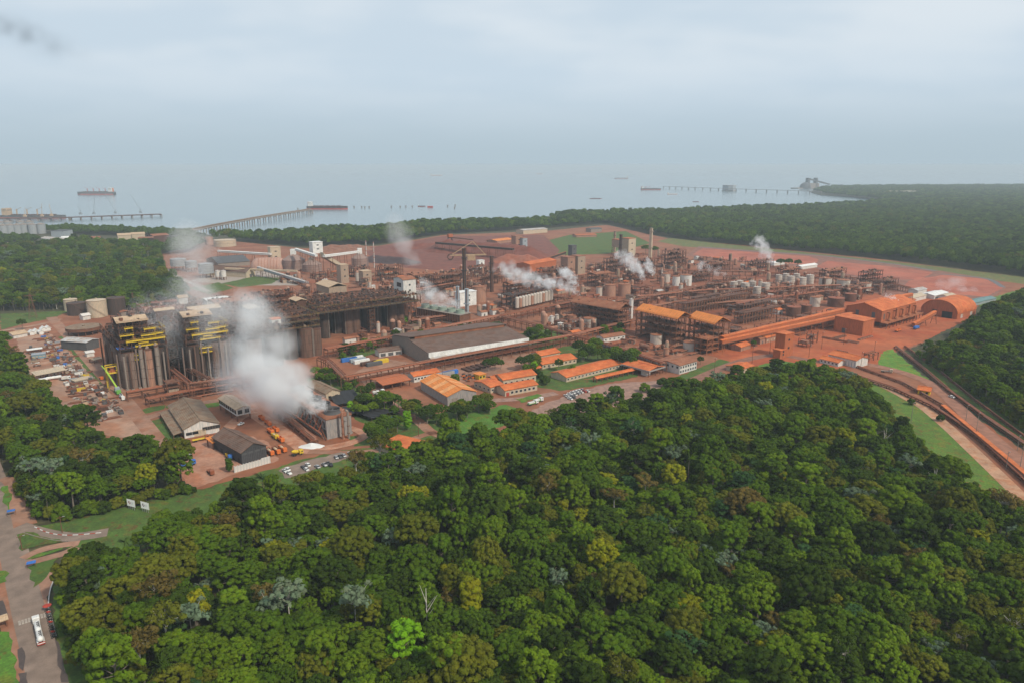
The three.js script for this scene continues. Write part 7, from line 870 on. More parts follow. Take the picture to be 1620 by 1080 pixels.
truck('flat', 'rusty flatbed truck standing alone in the truck yard', 333, 749, TB, { bed: C.rustPipe, cab: C.rustPipe, L: 8 }); truck('dump', 'yellow wheel truck beside the charcoal shed', 362, 725, TB, { bed: C.yellow, cab: C.blue, L: 7 }); truck('flat', 'yellow trailer in front of the brown-roofed warehouse', 317, 697, TA, { bed: C.yellow, cab: C.rustPipe, L: 10 });
truck('tanker', 'grey-white tank truck on the dirt road by the lime green boom', 193, 631, TB, { L: 11 }); truck('flat', 'orange flatbed behind the mobile crane', 160, 600, TB, { bed: C.orangePaint, cab: C.orangePaint, L: 8 }); truck('dump', 'orange tipper beside the mobile crane', 170, 611, TB, { bed: C.orangePaint, cab: C.darkGrey, L: 8 });
truck('box', 'small white lorry beside the long scrap-yard shed', 104, 601, TA, { L: 6.5 }); truck('flat', 'dusty truck on the haul road near the bright lawn', 1403, 589, TB + 0.5, { bed: C.concrete, cab: C.cream, L: 9 }); [[598, 623, 'white tanker lorry parked by the garden shrubs'], [604, 627, 'second white tanker lorry parked by the garden shrubs']].forEach(([u, v, l]) => truck('tanker', l, u, v, TA, { L: 10 })); [[843, 640, 'white lorry with green load by the forest edge car park'], [851, 636, 'green and white lorry by the forest edge car park']].forEach(([u, v, l]) => truck('flat', l, u, v, TA, { bed: C.green, load: C.white, L: 9 })); [[1421, 525, 'orange bulldozer-like lorry near the drying hall'], [1450, 521, 'blue container lorry near the drying hall']].forEach(([u, v, l], i) => truck(i ? 'box' : 'dump', l, u, v, TA, { bed: i ? C.blue : C.orangePaint, cab: i ? C.blue : C.orangePaint, L: 10 }));
{ // mobile crane with a lime green boom
  const [x, z] = at(186, 622), t = thing('mobile_crane', 'mobile crane with lime green boom beside the tall tanks', 'crane', [x, 0.2, z], TB); part(t, 'carrier', merge([bx(-5, 5, 0.8, 1.8, -1.3, 1.3), bx(3, 5, 1.8, 3, -1.2, 1.2)]), C.green()); for (const a of [-4, -2.5, 1, 2.5, 4]) for (const b of [-1.1, 1.1]) part(t, 'wheel', wheelG, C.tyre(), [a, 0.6, b - 0.16]); part(t, 'cab', bx(-2.5, 1, 1.85, 3.8, -1.3, 1.3), C.greyBlue()); const B = atDepth(160, 578, z - 10); const v = new THREE.Vector3(B[0], B[1], B[2]).sub(t.position).applyAxisAngle(new THREE.Vector3(0, 1, 0), -TB); part(t, 'boom', bar([-1, 3.4, 0], [v.x * 0.72, v.y * 0.72 + 2, v.z * 0.72], 0.9), paint('limeBoom', 0.34, 0.52, 0.05)); part(t, 'jib', bar([v.x * 0.72, v.y * 0.72 + 2, v.z * 0.72], [v.x, v.y, v.z], 0.5), paint('limeBoom')); }
// motorcycles in a row on the verge, by the crossing
for (let i = 0; i < 12; i++) { const [x, z] = at(76 + i * 0.95, 967 + i * 3.9), R = rng(i + 40), t = thing('motorcycle', 'parked motorcycle in the row beside the main road', 'motorcycle', [x, 0.22, z], 0.4 + R() * 0.3, 'row of motorcycles'); for (const a of [-0.68, 0.68]) part(t, 'wheel', cached('mwheel', () => new THREE.TorusGeometry(0.28, 0.07, 6, 14)), C.tyre(), [a, 0.33, 0]); part(t, 'body', merge([bx(-0.5, 0.45, 0.4, 0.75, -0.16, 0.16), bx(-0.75, 0.1, 0.75, 0.87, -0.15, 0.15)]), [C.black, C.redPaint, C.darkGrey, C.black][i % 4]()); part(t, 'handlebar', merge([bar([0.55, 0.4, 0], [0.4, 1.02, 0], 0.07), bx(0.36, 0.42, 0.98, 1.04, -0.36, 0.36)]), C.chrome()); }
{ const [x, z] = at(75, 966), t = thing('kiosk_canopy', 'small red parasol at the head of the motorcycle row', 'parasol', [x, 0, z]); part(t, 'pole', cyl(0.04, 0.04, 2.3, 6), C.chrome()); part(t, 'canopy', cyl(1.3, 0.05, 0.5, 10), C.redPaint(), [0, 2.0, 0]); }
building('bus_shelter', 'small cream-roofed roadside shelter on the main road verge', 'shelter', { p: [-5, 997], q: [13, 991], D: 3.2, h: 2.6, rise: 0.5, open: true, roof: C.tanRoof, bay: 3, over: 0.3 });
[[18, 815, 'blue roadside tarpaulin stall on the grass island'], [50, 898, 'blue roadside tarpaulin stall by the forest corner']].forEach(([u, v, l]) => { const [x, z] = at(u, v), t = thing('stall', l, 'stall', [x, 0.25, z], 0.5); part(t, 'roof', bx(-1.4, 1.4, 1.9, 2.05, -1, 1), C.blue()); for (const a of [-1.3, 1.3]) for (const b of [-0.9, 0.9]) part(t, 'post', cyl(0.05, 0.05, 1.9, 6), C.steel(), [a, 0, b]); });
// billboards: white boards with a round dark red mark and grey lettering lines
function board(label, u, v, label2, tone) {
  const [x, z] = at(u, v), t = thing('billboard', label, 'billboard', [x, 0, z], -0.42), W = 4.6, H = 3.0, cv = document.createElement('canvas'); cv.width = 256; cv.height = 168; const g = cv.getContext('2d'); g.fillStyle = '#f4f1ec'; g.fillRect(0, 0, 256, 168); g.strokeStyle = tone; g.lineWidth = 17; for (const [a, b] of [[-0.5, 1.9], [2.6, 5.0]]) { g.beginPath(); g.arc(80, 80, 30, a, b); g.stroke(); } g.lineWidth = 10; g.beginPath(); g.moveTo(62, 92); g.lineTo(100, 66); g.stroke(); g.fillStyle = '#b8b6be'; for (const [a, b, c] of [[136, 56, 62], [136, 78, 74], [136, 100, 50]]) g.fillRect(a, b, c, 9);
  const tx = new THREE.CanvasTexture(cv); tx.colorSpace = THREE.SRGBColorSpace; tx.magFilter = THREE.LinearFilter; const panel = part(t, 'panel', new THREE.PlaneGeometry(W, H), std({ map: tx, roughness: 0.6 }), [0, 3.1, 0.065]); part(t, 'backing', bx(-W / 2 - 0.05, W / 2 + 0.05, 1.55, 4.65, -0.06, 0.06), C.white()); for (const a of [-1.6, -0.5, 0.5, 1.6]) part(t, 'post', bx(a - 0.06, a + 0.06, 0, 1.55, -0.06, 0.06), C.chrome()); return panel;
}
board('white billboard with dark red round mark, nearer the forest edge', 208, 806, '', '#8e2a3a'); board('white billboard with dark purple round mark, nearer the plant', 230, 810, '', '#5e2a55');
// poles
pole('tall concrete lamp pole alone in the meadow below the sand road', 1441, 673, 636); [[1544, 690, 652], [1528, 668, 640], [1613, 747, 705], [1592, 742, 714], [1610, 712, 688]].forEach(([u, v, vt]) => pole('concrete pole along the haul road', u, v, vt, { group: 'poles of the haul road' })); [[98, 843, 816], [34, 868, 846], [68, 815, 795]].forEach(([u, v, vt]) => pole('thin wooden pole on the grass by the gate road', u, v, vt, { group: 'poles by the gate road', mat: C.steel })); [[545, 690, 664], [662, 690, 668], [1130, 595, 566], [1190, 575, 548], [1362, 582, 556], [1383, 563, 540], [1218, 560, 528], [1280, 565, 535], [1300, 552, 525], [1335, 545, 520], [700, 602, 578], [640, 600, 575]].forEach(([u, v, vt]) => pole('slim lamp pole inside the plant', u, v, vt, { group: 'lamp poles inside the plant', mat: C.steel }));
[[52, 503, 465], [212, 492, 463]].forEach(([u, v, vt], i) => { const [x, z] = at(u, v), h = rise(u, v, vt), t = thing('lattice_mast', i ? 'thin lattice mast behind the low dark tank' : 'steel lattice pylon at the left forest edge', 'pylon', [x, 0, z], 0.4), b = i ? 0.8 : 3, m = C.steel(); for (const [a, c] of [[-1, -1], [1, -1], [1, 1], [-1, 1]]) part(t, 'leg', bar([a * b, 0, c * b], [a * 0.4, h, c * 0.4], 0.25), m); for (let k = 0; k < 6; k++) { const y0 = h * k / 6, y1 = h * (k + 1) / 6, w0 = lerp(b, 0.4, k / 6), w1 = lerp(b, 0.4, (k + 1) / 6); part(t, 'lattice', merge([bar([-w0, y0, w0], [w1, y1, w1], 0.14), bar([w0, y0, w0], [-w1, y1, w1], 0.14), bar([w0, y0, w0], [w1, y1, -w1], 0.14)]), m); } if (!i) part(t, 'crossarm', merge([bx(-5, 5, h - 2, h - 1.6, -0.2, 0.2), bx(-4, 4, h - 7, h - 6.6, -0.2, 0.2)]), m); });
// ---------------------------------------------------------------- scrap yard
building('long_shed', 'long pale-roofed open shed over white tanks in the scrap yard', 'shed', { p: [58, 603], q: [104, 594], D: 8, h: 4, rise: 0.9, type: 'mono', open: true, roof: C.cream, bay: 5 }); building('container_office', 'pale blue container office in the scrap yard', 'office', { p: [50, 568], q: [72, 565.5], D: 6, h: 3, rise: 0.5, type: 'flat', wall: paint.bind(null, 'paleBlue', 0.16, 0.30, 0.40), roof: C.greyBlue, over: 0.2, win: [{ n: 4, w: 1.6, h: 0.9, y: 1.2, mat: C.cream }] }); building('long_shed', 'narrow white roof strip in the scrap yard', 'shed', { p: [44, 560], q: [66, 557], D: 3, h: 2.8, rise: 0.3, type: 'mono', open: true, roof: C.cleanWhite }); building('house', 'cream tile-roofed canteen at the top of the scrap yard', 'house', { p: [21, 536], q: [43, 532], D: 10, h: 3, rise: 1.5, wall: C.white, roof: C.tanRoof }); [[47, 531, 'white site tent between the canteen and the dirt road'], [54, 529, 'second white site tent near the dirt road'], [66, 525, 'white gabled tent with dark doorway by the dirt road'], [73, 524, 'last white gabled tent by the dirt road'], [62, 530, 'low white tent in front of the gabled tents']].forEach(([u, v, l]) => building('tent', l, 'tent', { p: [u, v], q: [u + 7, v - 1], D: 5, h: 2.6, rise: 1.2, type: 'gableZ', wall: C.cleanWhite, roof: C.cleanWhite }));
building('concrete_slab_shed', 'flat pale slab roof beside the dirt road in the scrap yard', 'shed', { p: [118, 606], q: [146, 600], D: 7, h: 1.2, type: 'flat', wall: C.concrete, roof: C.cream, over: 0.1 });
{ const R = rng(71), poly = polyOf([[44, 545], [72, 528], [95, 545], [125, 580], [160, 610], [200, 660], [180, 678], [120, 650], [80, 610], [55, 580]]), kinds2 = ['pipe_stack', 'crate', 'scrap_heap', 'scrap_heap', 'container', 'pipe_stack', 'drum_rack']; let n = 0;
  const colr = [C.rustPipe, C.rust, C.yellow, C.concrete, C.cleanWhite, C.darkGrey, C.rustPipe, C.concrete, C.rust, C.steel, C.tanRoof, C.white, C.beige, C.darkGrey, C.greyBlue, C.blue];
  for (let i = 0; i < 5000 && n < 190; i++) { const x = lerp(-440, -225, R()), z = lerp(-620, -340, R()); if (!inside([x, z], poly)) continue; const lane = Math.sin((x * gA[0] + z * gA[1]) * 0.19); if (lane > 0.72) continue; if (footprints.some(([fx, fz, fr]) => Math.hypot(fx - x, fz - z) < fr * 0.35 + 1.6)) continue; footprints.push([x, z, 2.2]); n++;
    const k = kinds2[Math.floor(R() * 7)], m = colr[Math.floor(R() * colr.length)](), words = { pipe_stack: 'stack of rusty pipes and beams', crate: 'wooden or steel crate', scrap_heap: 'heap of scrap metal', container: 'small steel skip container', drum_rack: 'cluster of drums' }, t = thing(k, `${words[k]} lying in the scrap yard`, { pipe_stack: 'pipes', crate: 'crate', scrap_heap: 'scrap', container: 'container', drum_rack: 'drums' }[k], [x, 0.1, z], TA + Math.floor(R() * 4) * Math.PI / 2 + (R() - 0.5) * 0.3, `${k.replace('_', ' ')}s of the scrap yard`);
    if (k === 'pipe_stack') for (let q = 0; q < 7; q++) part(t, 'pipe', rod([-4 - R() * 2, 0.2 + (q % 2) * 0.35, q * 0.45 - 1.4], [4 + R() * 2, 0.2 + (q % 2) * 0.35, q * 0.45 - 1.4], 0.2, 7), [C.rustPipe, C.rust, C.steel][q % 3]());
    if (k === 'crate') { part(t, 'box', bx(-1.3, 1.3, 0.15, 1.6, -1, 1), m); part(t, 'pallet', bx(-1.4, 1.4, 0, 0.15, -1.1, 1.1), C.concrete()); }
    if (k === 'container') { part(t, 'shell', merge([bx(-2.4, 2.4, 0, 0.2, -1.2, 1.2), bx(-2.4, 2.4, 0.2, 1.7, -1.2, -1.1), bx(-2.4, 2.4, 0.2, 1.7, 1.1, 1.2), bx(-2.4, -2.3, 0.2, 1.7, -1.1, 1.1), bx(2.3, 2.4, 0.2, 1.7, -1.1, 1.1)]), m); part(t, 'load', bx(-2.2, 2.2, 0.25, 1.2, -1, 1), C.rust()); }
    if (k === 'scrap_heap') for (let q = 0; q < 9; q++) part(t, 'scrap', bx(-0.3 - R(), 0.4 + R() * 1.2, 0, 0.2 + R() * 0.6, -0.3 - R() * 0.5, 0.3), [m, C.rust(), C.rustPipe(), C.concrete()][q % 4], [(R() - 0.5) * 5, R() * 0.5, (R() - 0.5) * 4], [(R() - 0.5) * 0.5, R() * 6, (R() - 0.5) * 0.5]);
    if (k === 'drum_rack') for (let q = 0; q < 8; q++) part(t, 'drum', cyl(0.42, 0.42, 1.2, 10), m, [(q % 4) * 0.95 - 1.4, 0, Math.floor(q / 4) * 0.95]);
  }
  [[63, 601], [70, 600], [78, 598], [85, 597], [92, 596]].forEach(([u, v]) => { const [x, z] = at(u, v + 3), t = thing('portable_tank', 'white portable tank under the pale-roofed open shed', 'tank', [x, 0, z], TA, 'white portable tanks'); part(t, 'barrel', rod([-1.8, 1.5, 0], [1.8, 1.5, 0], 1, 14), C.cleanWhite()); part(t, 'cradle', merge([bx(-1.4, -1, 0, 0.8, -0.8, 0.8), bx(1, 1.4, 0, 0.8, -0.8, 0.8)]), C.redPaint()); });
}
// rows of material in the store yards
[[738, 586, 5], [745, 584, 5], [752, 582, 5], [760, 580, 5], [768, 578, 5], [776, 576, 5], [784, 574, 5]].forEach(([u, v]) => { const [x, z] = at(u, v), t = thing('beam_stack', 'long stack of rusty beams in front of the big warehouse', 'beams', [x, 0.15, z], TB, 'beam stacks of the store yard'); for (let q = 0; q < 6; q++) part(t, 'beam', bx(-5, 5, 0.1 + Math.floor(q / 3) * 0.6, 0.6 + Math.floor(q / 3) * 0.6, q % 3 - 1.4, q % 3 - 0.6), C.rust()); });
[[552, 571, C.blue, 'blue'], [562, 569, C.cleanWhite, 'white'], [572, 574, C.cleanWhite, 'off-white'], [566, 572, C.greyBlue, 'grey'], [602, 574, C.yellow, 'yellow'], [583, 577, C.rust, 'rusty'], [592, 578, C.darkGrey, 'dark grey'], [712, 592, C.blue, 'bright blue'], [706, 594, C.chrome, 'silver']].forEach(([u, v, c, w]) => { const [x, z] = at(u, v), t = thing('shipping_container', `${w} shipping container in the yard beside the big warehouse`, 'container', [x, 0.15, z], TA); part(t, 'shell', bx(-6, 6, 0, 2.6, -1.25, 1.25), c()); part(t, 'door', bx(6, 6.05, 0.1, 2.5, -1.15, 1.15), C.chrome()); for (let q = 0; q < 12; q++) part(t, 'rib', bx(-5.6 + q, -5.4 + q, 0.15, 2.45, 1.25, 1.3), c()); });
[[733, 596], [738, 598], [743, 597], [748, 599], [741, 603], [735, 601]].forEach(([u, v], i) => { const [x, z] = at(u, v), t = thing('forklift', 'small red-orange forklift in the equipment yard', 'forklift', [x, 0.15, z], TA + i, 'forklifts of the equipment yard'); part(t, 'body', merge([bx(-1.2, 1, 0.4, 1.3, -0.7, 0.7)]), C.orangePaint()); part(t, 'cage', merge([bx(-0.9, -0.8, 1.3, 2.3, -0.6, 0.6), bx(0.4, 0.5, 1.3, 2.3, -0.6, 0.6), bx(-0.9, 0.5, 2.3, 2.4, -0.65, 0.65)]), C.black()); part(t, 'mast', merge([bx(1.1, 1.25, 0.2, 2.8, -0.5, -0.35), bx(1.1, 1.25, 0.2, 2.8, 0.35, 0.5)]), C.darkGrey()); for (const a of [-0.8, 0.7]) for (const b of [-0.6, 0.6]) part(t, 'wheel', wheelG, C.tyre(), [a, 0.4, b - 0.16]).scale.setScalar(0.7); });
// ---------------------------------------------------------------- garden trees and shrubs inside the fence
{
  const R = rng(811), G = [ // foot u, v, kind, tone, size
    [544, 560, 'round', 'green', 0.62], [556, 560, 'round', 'dark', 0.6], [566, 556, 'round', 'mid', 0.6], [577, 553, 'round', 'mid', 0.7], [585, 556, 'round', 'mid', 0.55], [598, 547, 'round', 'green', 0.62], [606, 548, 'round', 'mid', 0.55], [640, 540, 'round', 'green', 0.5], [652, 538, 'round', 'mid', 0.5], [690, 528, 'bush', 'mid', 1], [710, 525, 'bush', 'green', 1], [730, 521, 'bush', 'mid', 1.1], [660, 534, 'bush', 'green', 1],
    [500, 598, 'broad', 'mid', 0.55], [515, 597, 'broad', 'mid', 0.5], [506, 606, 'broad', 'green', 0.5], [522, 604, 'round', 'green', 0.5], [550, 618, 'bush', 'green', 1.2], [560, 612, 'bush', 'dark', 1.1], [587, 628, 'round', 'dark', 0.7], [580, 622, 'bush', 'green', 1], [572, 630, 'broad', 'dark', 0.5],
    [620, 642, 'round', 'green', 0.6], [630, 646, 'round', 'green', 0.6], [641, 650, 'round', 'mid', 0.6], [652, 655, 'round', 'green', 0.62], [662, 658, 'round', 'dark', 0.6], [674, 660, 'round', 'green', 0.6], [684, 661, 'round', 'mid', 0.6], [694, 663, 'round', 'green', 0.65], [705, 661, 'round', 'green', 0.6], [718, 657, 'round', 'mid', 0.6], [730, 652, 'round', 'green', 0.6], [742, 650, 'round', 'mid', 0.55], [754, 646, 'round', 'green', 0.62], [764, 642, 'round', 'green', 0.6], [775, 655, 'broad', 'green', 0.55],
    [645, 680, 'column', 'lime', 0.85], [612, 690, 'broad', 'green', 0.6], [600, 694, 'broad', 'mid', 0.55], [588, 697, 'broad', 'green', 0.55], [624, 684, 'broad', 'green', 0.55], [575, 660, 'broad', 'mid', 0.5], [590, 655, 'broad', 'mid', 0.5], [602, 650, 'bush', 'mid', 1.3], [565, 655, 'bush', 'mid', 1.3], [556, 648, 'bush', 'lime', 1.1], [720, 612, 'round', 'mid', 0.7], [737, 620, 'bush', 'mid', 1],
    [772, 588, 'broad', 'dark', 0.6], [783, 586, 'broad', 'green', 0.6], [792, 584, 'round', 'green', 0.6], [825, 586, 'broad', 'dark', 0.65], [838, 582, 'broad', 'dark', 0.6], [845, 588, 'round', 'lime', 0.6], [832, 594, 'round', 'mid', 0.6], [884, 586, 'round', 'dark', 0.75], [852, 598, 'bush', 'dark', 1.2], [862, 608, 'bush', 'dark', 1.2], [906, 592, 'bush', 'mid', 1.3], [930, 570, 'broad', 'dark', 0.7], [915, 564, 'broad', 'dark', 0.75], [945, 572, 'broad', 'green', 0.65], [960, 573, 'broad', 'green', 0.65], [975, 578, 'broad', 'dark', 0.7], [990, 582, 'broad', 'dark', 0.7], [1000, 583, 'broad', 'green', 0.6], [922, 573, 'broad', 'green', 0.6],
    [950, 530, 'round', 'green', 0.5], [960, 532, 'round', 'mid', 0.5], [972, 528, 'round', 'mid', 0.5], [982, 530, 'bush', 'green', 1.2], [845, 545, 'round', 'green', 0.6], [856, 548, 'round', 'mid', 0.6], [870, 545, 'round', 'green', 0.5], [838, 530, 'bush', 'green', 1.3], [852, 534, 'bush', 'mid', 1.3], [1192, 551, 'round', 'green', 0.5], [1108, 577, 'round', 'dark', 0.55], [1048, 612, 'bush', 'dark', 1.3], [1020, 620, 'bush', 'mid', 1.2], [35, 522, 'broad', 'dark', 0.6], [249, 752, 'bush', 'dark', 0.6], [363, 746, 'column', 'green', 0.6], [130, 660, 'broad', 'olive', 0.5], [115, 664, 'round', 'brown', 0.6], [1442, 640, 'bush', 'dark', 0.8], [1488, 666, 'bush', 'dark', 0.8], [1235, 424, 'broad', 'dark', 0.9], [1248, 424, 'broad', 'green', 0.8], [1262, 425, 'broad', 'dark', 0.8], [1022, 402, 'broad', 'green', 1.1], [1036, 404, 'broad', 'green', 1.0], [640, 512, 'bush', 'lime', 1.4], [655, 516, 'bush', 'mid', 1.2],
  ];
  // more of the same where the gardens run together
  for (const [px, n, mix, s0] of [[[[612, 640], [700, 662], [770, 640], [772, 650], [700, 676], [612, 656]], 26, ['round', 'broad', 'bush'], 0.62], [[[905, 562], [940, 556], [1000, 574], [1005, 584], [960, 580], [915, 576]], 16, ['broad', 'broad', 'round'], 0.68], [[[535, 562], [600, 546], [606, 550], [545, 568]], 14, ['round', 'bush'], 0.62], [[[490, 602], [525, 592], [540, 606], [510, 614]], 9, ['broad', 'bush'], 0.55], [[[556, 640], [600, 636], [615, 652], [570, 664]], 12, ['bush', 'bush', 'broad'], 0.7], [[[575, 698], [640, 680], [650, 690], [590, 706]], 8, ['broad', 'round'], 0.6], [[[822, 580], [850, 578], [850, 594], [828, 596]], 7, ['broad', 'round'], 0.6], [[[832, 532], [870, 522], [890, 538], [850, 552]], 10, ['bush', 'round'], 0.7], [[[620, 543], [740, 518], [745, 524], [640, 545]], 12, ['bush', 'bush', 'round'], 0.8], [[[945, 528], [985, 520], [990, 530], [955, 536]], 7, ['bush', 'round'], 0.7]]) { const poly = polyOf(px), us = px.map((p) => p[0]), vs = px.map((p) => p[1]); for (let i = 0, k = 0; k < n && i < 900; i++) { const u = lerp(Math.min(...us), Math.max(...us), R()), v = lerp(Math.min(...vs), Math.max(...vs), R()); if (!inside(at(u, v), poly)) continue; const [x, z] = at(u, v); if (footprints.some(([fx, fz, fr]) => fr > 4 && Math.hypot(fx - x, fz - z) < fr * 0.8)) continue; k++; const kind = mix[Math.floor(R() * mix.length)]; G.push([u, v, kind, ['green', 'mid', 'dark', 'green', 'olive'][Math.floor(R() * 5)], (kind === 'bush' ? 1.5 : 1) * s0 * (0.8 + 0.4 * R())]); } }

  for (const [u, v, kind, tone, s] of G) { const [x, z] = at(u, v), place = v < 540 ? 'among the tanks and pipe racks' : u < 545 ? 'near the yards by the cooling tower' : u < 780 && v > 605 ? 'in the shrubbery round the striped-roof warehouse' : u < 760 ? 'along the big warehouse' : 'in the office gardens', w = kind === 'bush' ? 'rounded shrub' : kind === 'column' ? 'slim upright tree' : kind === 'broad' ? 'spreading garden tree' : 'round garden tree'; plantOne({ x, z, kind, tone, s, sy: s * (kind === 'bush' ? 1 : 0.72 + 0.2 * R()), turn: u, v: Math.round(u) }, `${toneWord[tone]} ${w} ${place}`, `${toneWord[tone]} ${w}s ${place}`); }
}
// bare white snags in the forest
[[677, 975, 16], [1400, 700, 12], [1478, 760, 11], [1310, 705, 13]].forEach(([u, v, h]) => { const [x, z] = at(u, v, h * 0.7), t = thing('dead_tree', 'bare bleached dead tree standing in the forest', 'dead tree', [x, 0, z], u, 'dead trees of the forest'), R = rng(u); part(t, 'trunk', merge([limb([0, 0, 0], [0.6, h * 0.6, 0.3], 0.35, 0.25), limb([0.6, h * 0.6, 0.3], [-0.8, h * 1.25, 0.5], 0.25, 0.08)]), M.paleBark); for (let i = 0; i < 5; i++) part(t, 'branch', limb([0.4, h * (0.6 + 0.1 * i), 0.3], [(R() - 0.5) * 6, h * (0.85 + 0.12 * i), (R() - 0.5) * 6], 0.12, 0.04, 5), M.paleBark); });
// ---------------------------------------------------------------- steam: clouds of fine droplets that scatter the light
M.droplet = new THREE.MeshPhysicalMaterial({ color: lin(0.93, 0.94, 0.95), roughness: 1, transmission: 0.5, thickness: 0, specularIntensity: 0, side: THREE.DoubleSide });
const puffs = [[40000, 0.0034]].map(([N, s]) => { const R = rng(91), pos = [], nor = [], v = new THREE.Vector3(), a = new THREE.Vector3(), b = new THREE.Vector3(), n = new THREE.Vector3(); for (let i = 0; i < N;) { v.set(R() * 2 - 1, R() * 2 - 1, R() * 2 - 1); const l = v.length(); if (l > 1 || R() > (1 - l * l) * 1.4) continue; i++; n.set(R() - 0.5, R() - 0.5, R() - 0.5).normalize(); a.set(R() - 0.5, R() - 0.5, R() - 0.5).cross(n).normalize(); b.crossVectors(n, a); for (const [p, q] of [[1, 0], [-0.5, 0.87], [-0.5, -0.87]]) { pos.push(v.x + (a.x * p + b.x * q) * s, v.y + (a.y * p + b.y * q) * s, v.z + (a.z * p + b.z * q) * s); nor.push(n.x, n.y, n.z); } } const g = new THREE.BufferGeometry(); g.setAttribute('position', new THREE.Float32BufferAttribute(pos, 3)); g.setAttribute('normal', new THREE.Float32BufferAttribute(nor, 3)); return g; });
// a plume follows points [u, v, radius in metres, weight] in the upright plane at depth z, with billows
function plume(label, z, pts, count, seed, o = {}) {
  const P = pts.map(([u, v]) => new THREE.Vector3(...atDepth(u, v, z))), c = new THREE.CatmullRomCurve3(P, false, 'centripetal'), R = rng(seed), mats = [], m4 = new THREE.Matrix4(), q = new THREE.Quaternion(), e = new THREE.Euler();
  const rad = (t, k) => { const f = t * (pts.length - 1), i = Math.min(pts.length - 2, Math.floor(f)); return lerp(pts[i][k], pts[i + 1][k], f - i); };
  for (let tries = 0; mats.length < count && tries < count * 40; tries++) {
    const t = R(), r = rad(t, 2), w = rad(t, 3), p = c.getPoint(t), d = new THREE.Vector3(); do d.set(R() * 2 - 1, R() * 2 - 1, R() * 2 - 1); while (d.length() > 1); p.addScaledVector(d, r * 0.85);
    const bill = fbm3(p.x / (r * (o.bill ?? 1.1)) + seed, p.y / (r * (o.bill ?? 1.1)), p.z / (r * 1.1), 3) * 0.9 + 0.5; if (R() > w * smooth(o.cut ?? 0.25, o.cut2 ?? 0.75, bill - d.lengthSq() * 0.25)) continue;
    const s = r * (o.soft ? 0.5 + 0.4 * R() : 0.22 + 0.28 * R()); e.set(R() * 6, R() * 6, R() * 6); q.setFromEuler(e); mats.push(m4.compose(p, q, new THREE.Vector3(s, s, s)).clone());
  }
  const im = new THREE.InstancedMesh(puffs[0], M.droplet, mats.length); mats.forEach((m, i) => im.setMatrixAt(i, m)); im.name = numbered('steam_plume'); im.castShadow = im.receiveShadow = true; tag(im, label, 'steam', null, 'stuff'); scene.add(im); return im;
}
const depth = (u, v, h = 0) => at(u, v, h)[1];
plume('big white steam plume drifting from the grey cooling tower', depth(513, 690), [[511, 646, 3, 1], [497, 636, 6, 1], [470, 615, 11, 1], [440, 588, 16, 0.85], [412, 555, 20, 0.65], [385, 520, 22, 0.4], [350, 480, 26, 0.2]], 190, 1, { cut: 0.15, cut2: 0.8 });
plume('low bank of steam along the grey cooling tower', depth(500, 670), [[470, 636, 8, 0.8], [440, 628, 12, 0.8], [405, 608, 14, 0.6], [385, 585, 16, 0.3]], 55, 2, { cut: 0.1, cut2: 0.8, soft: true });
plume('thin steam veil over the block with yellow platforms', depth(320, 590), [[350, 580, 14, 0.35], [310, 560, 18, 0.35], [290, 520, 22, 0.3], [310, 470, 26, 0.22]], 10, 3, { cut: -0.1, cut2: 0.7, soft: true });
plume('pale steam rising behind the tank blocks', depth(300, 500), [[330, 470, 14, 0.4], [310, 430, 22, 0.4], [295, 395, 26, 0.45], [285, 372, 24, 0.3]], 12, 4, { cut: -0.1, cut2: 0.7, soft: true });
plume('white steam from the long brown cooling tower', depth(705, 505), [[725, 488, 7, 1], [700, 478, 11, 1], [678, 466, 12, 0.8], [655, 455, 12, 0.35]], 80, 5);
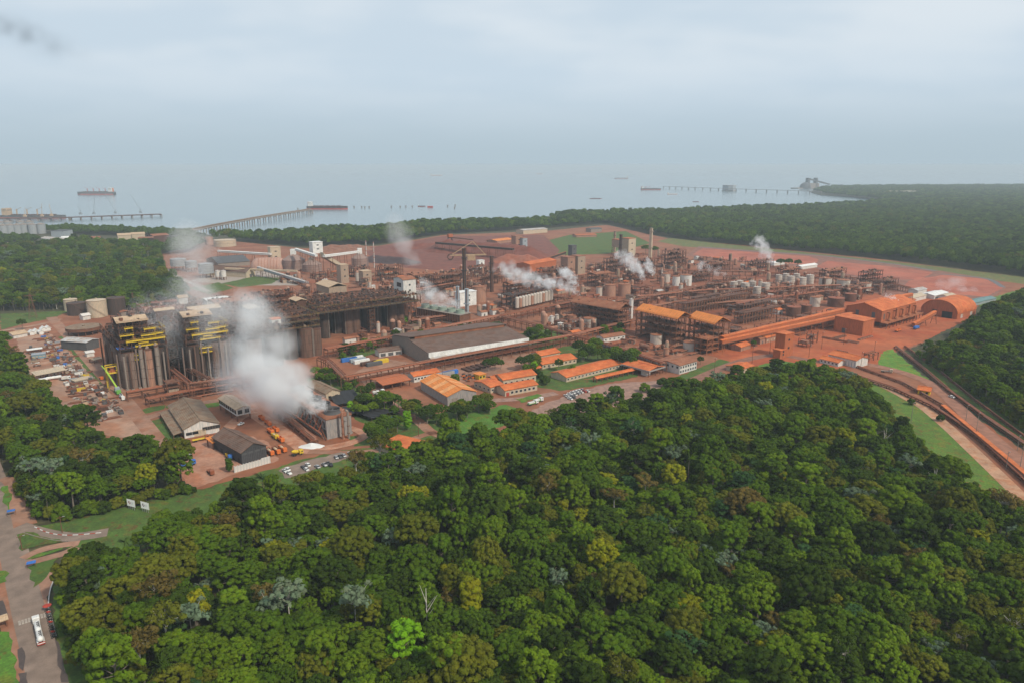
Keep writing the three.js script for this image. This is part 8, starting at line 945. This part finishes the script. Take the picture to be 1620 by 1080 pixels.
plume('dense white steam trail from the twin vents by the hoppers', depth(915, 480), [[916, 464, 3, 1], [900, 456, 6, 1], [880, 450, 8, 1], [862, 447, 9, 1], [842, 442, 10, 0.9], [822, 435, 13, 0.7], [803, 428, 13, 0.4], [790, 430, 10, 0.2]], 260, 6, { cut: 0.15, cut2: 0.55 });
plume('billowing white steam puff above the twin vents', depth(918, 480), [[915, 452, 3, 1], [905, 442, 7, 1], [896, 434, 8, 1], [890, 427, 6, 0.9]], 120, 7, { cut: 0.1, cut2: 0.5 });
plume('dense white steam from the first vent near the salmon tanks', depth(1018, 460), [[1020, 443, 3, 1], [1012, 430, 7, 1], [1002, 418, 9, 0.9], [990, 407, 10, 0.6], [975, 402, 9, 0.3]], 170, 8, { cut: 0.12, cut2: 0.55 });
plume('white steam column from the second vent near the salmon tanks', depth(1030, 455), [[1034, 434, 3, 1], [1028, 424, 7, 1], [1024, 413, 7, 0.9]], 95, 9, { cut: 0.12, cut2: 0.55 });
plume('slender steam column beside the mud pond', depth(1222, 430), [[1224, 418, 4, 1], [1215, 405, 9, 0.9], [1207, 392, 11, 0.8], [1201, 378, 9, 0.6], [1190, 384, 9, 0.15]], 130, 10);
plume('small steam wisp over the drying hall', depth(1410, 505), [[1420, 476, 3, 0.9], [1408, 472, 5, 0.7], [1398, 472, 4, 0.5]], 50, 11);
plume('small steam jet among the tall white tanks', depth(1255, 460), [[1257, 462, 1.2, 1], [1252, 454, 2.2, 1], [1250, 445, 3, 0.7]], 50, 12);
plume('grey-white steam over the ore yard', depth(640, 420), [[668, 412, 16, 0.35], [650, 395, 22, 0.4], [632, 375, 22, 0.4], [620, 362, 20, 0.25]], 9, 13, { cut: -0.1, cut2: 0.7, soft: true });
plume('faint steam between the tall white tanks and the white pair', depth(1130, 440), [[1150, 440, 6, 0.5], [1125, 425, 10, 0.5], [1105, 415, 10, 0.3]], 22, 15);
plume('faint steam over the red mud pond', depth(1500, 462), [[1480, 458, 8, 0.4], [1510, 456, 10, 0.4], [1545, 458, 9, 0.3]], 8, 16, { cut: -0.1, cut2: 0.7, soft: true });
renderer.render(scene, camera);
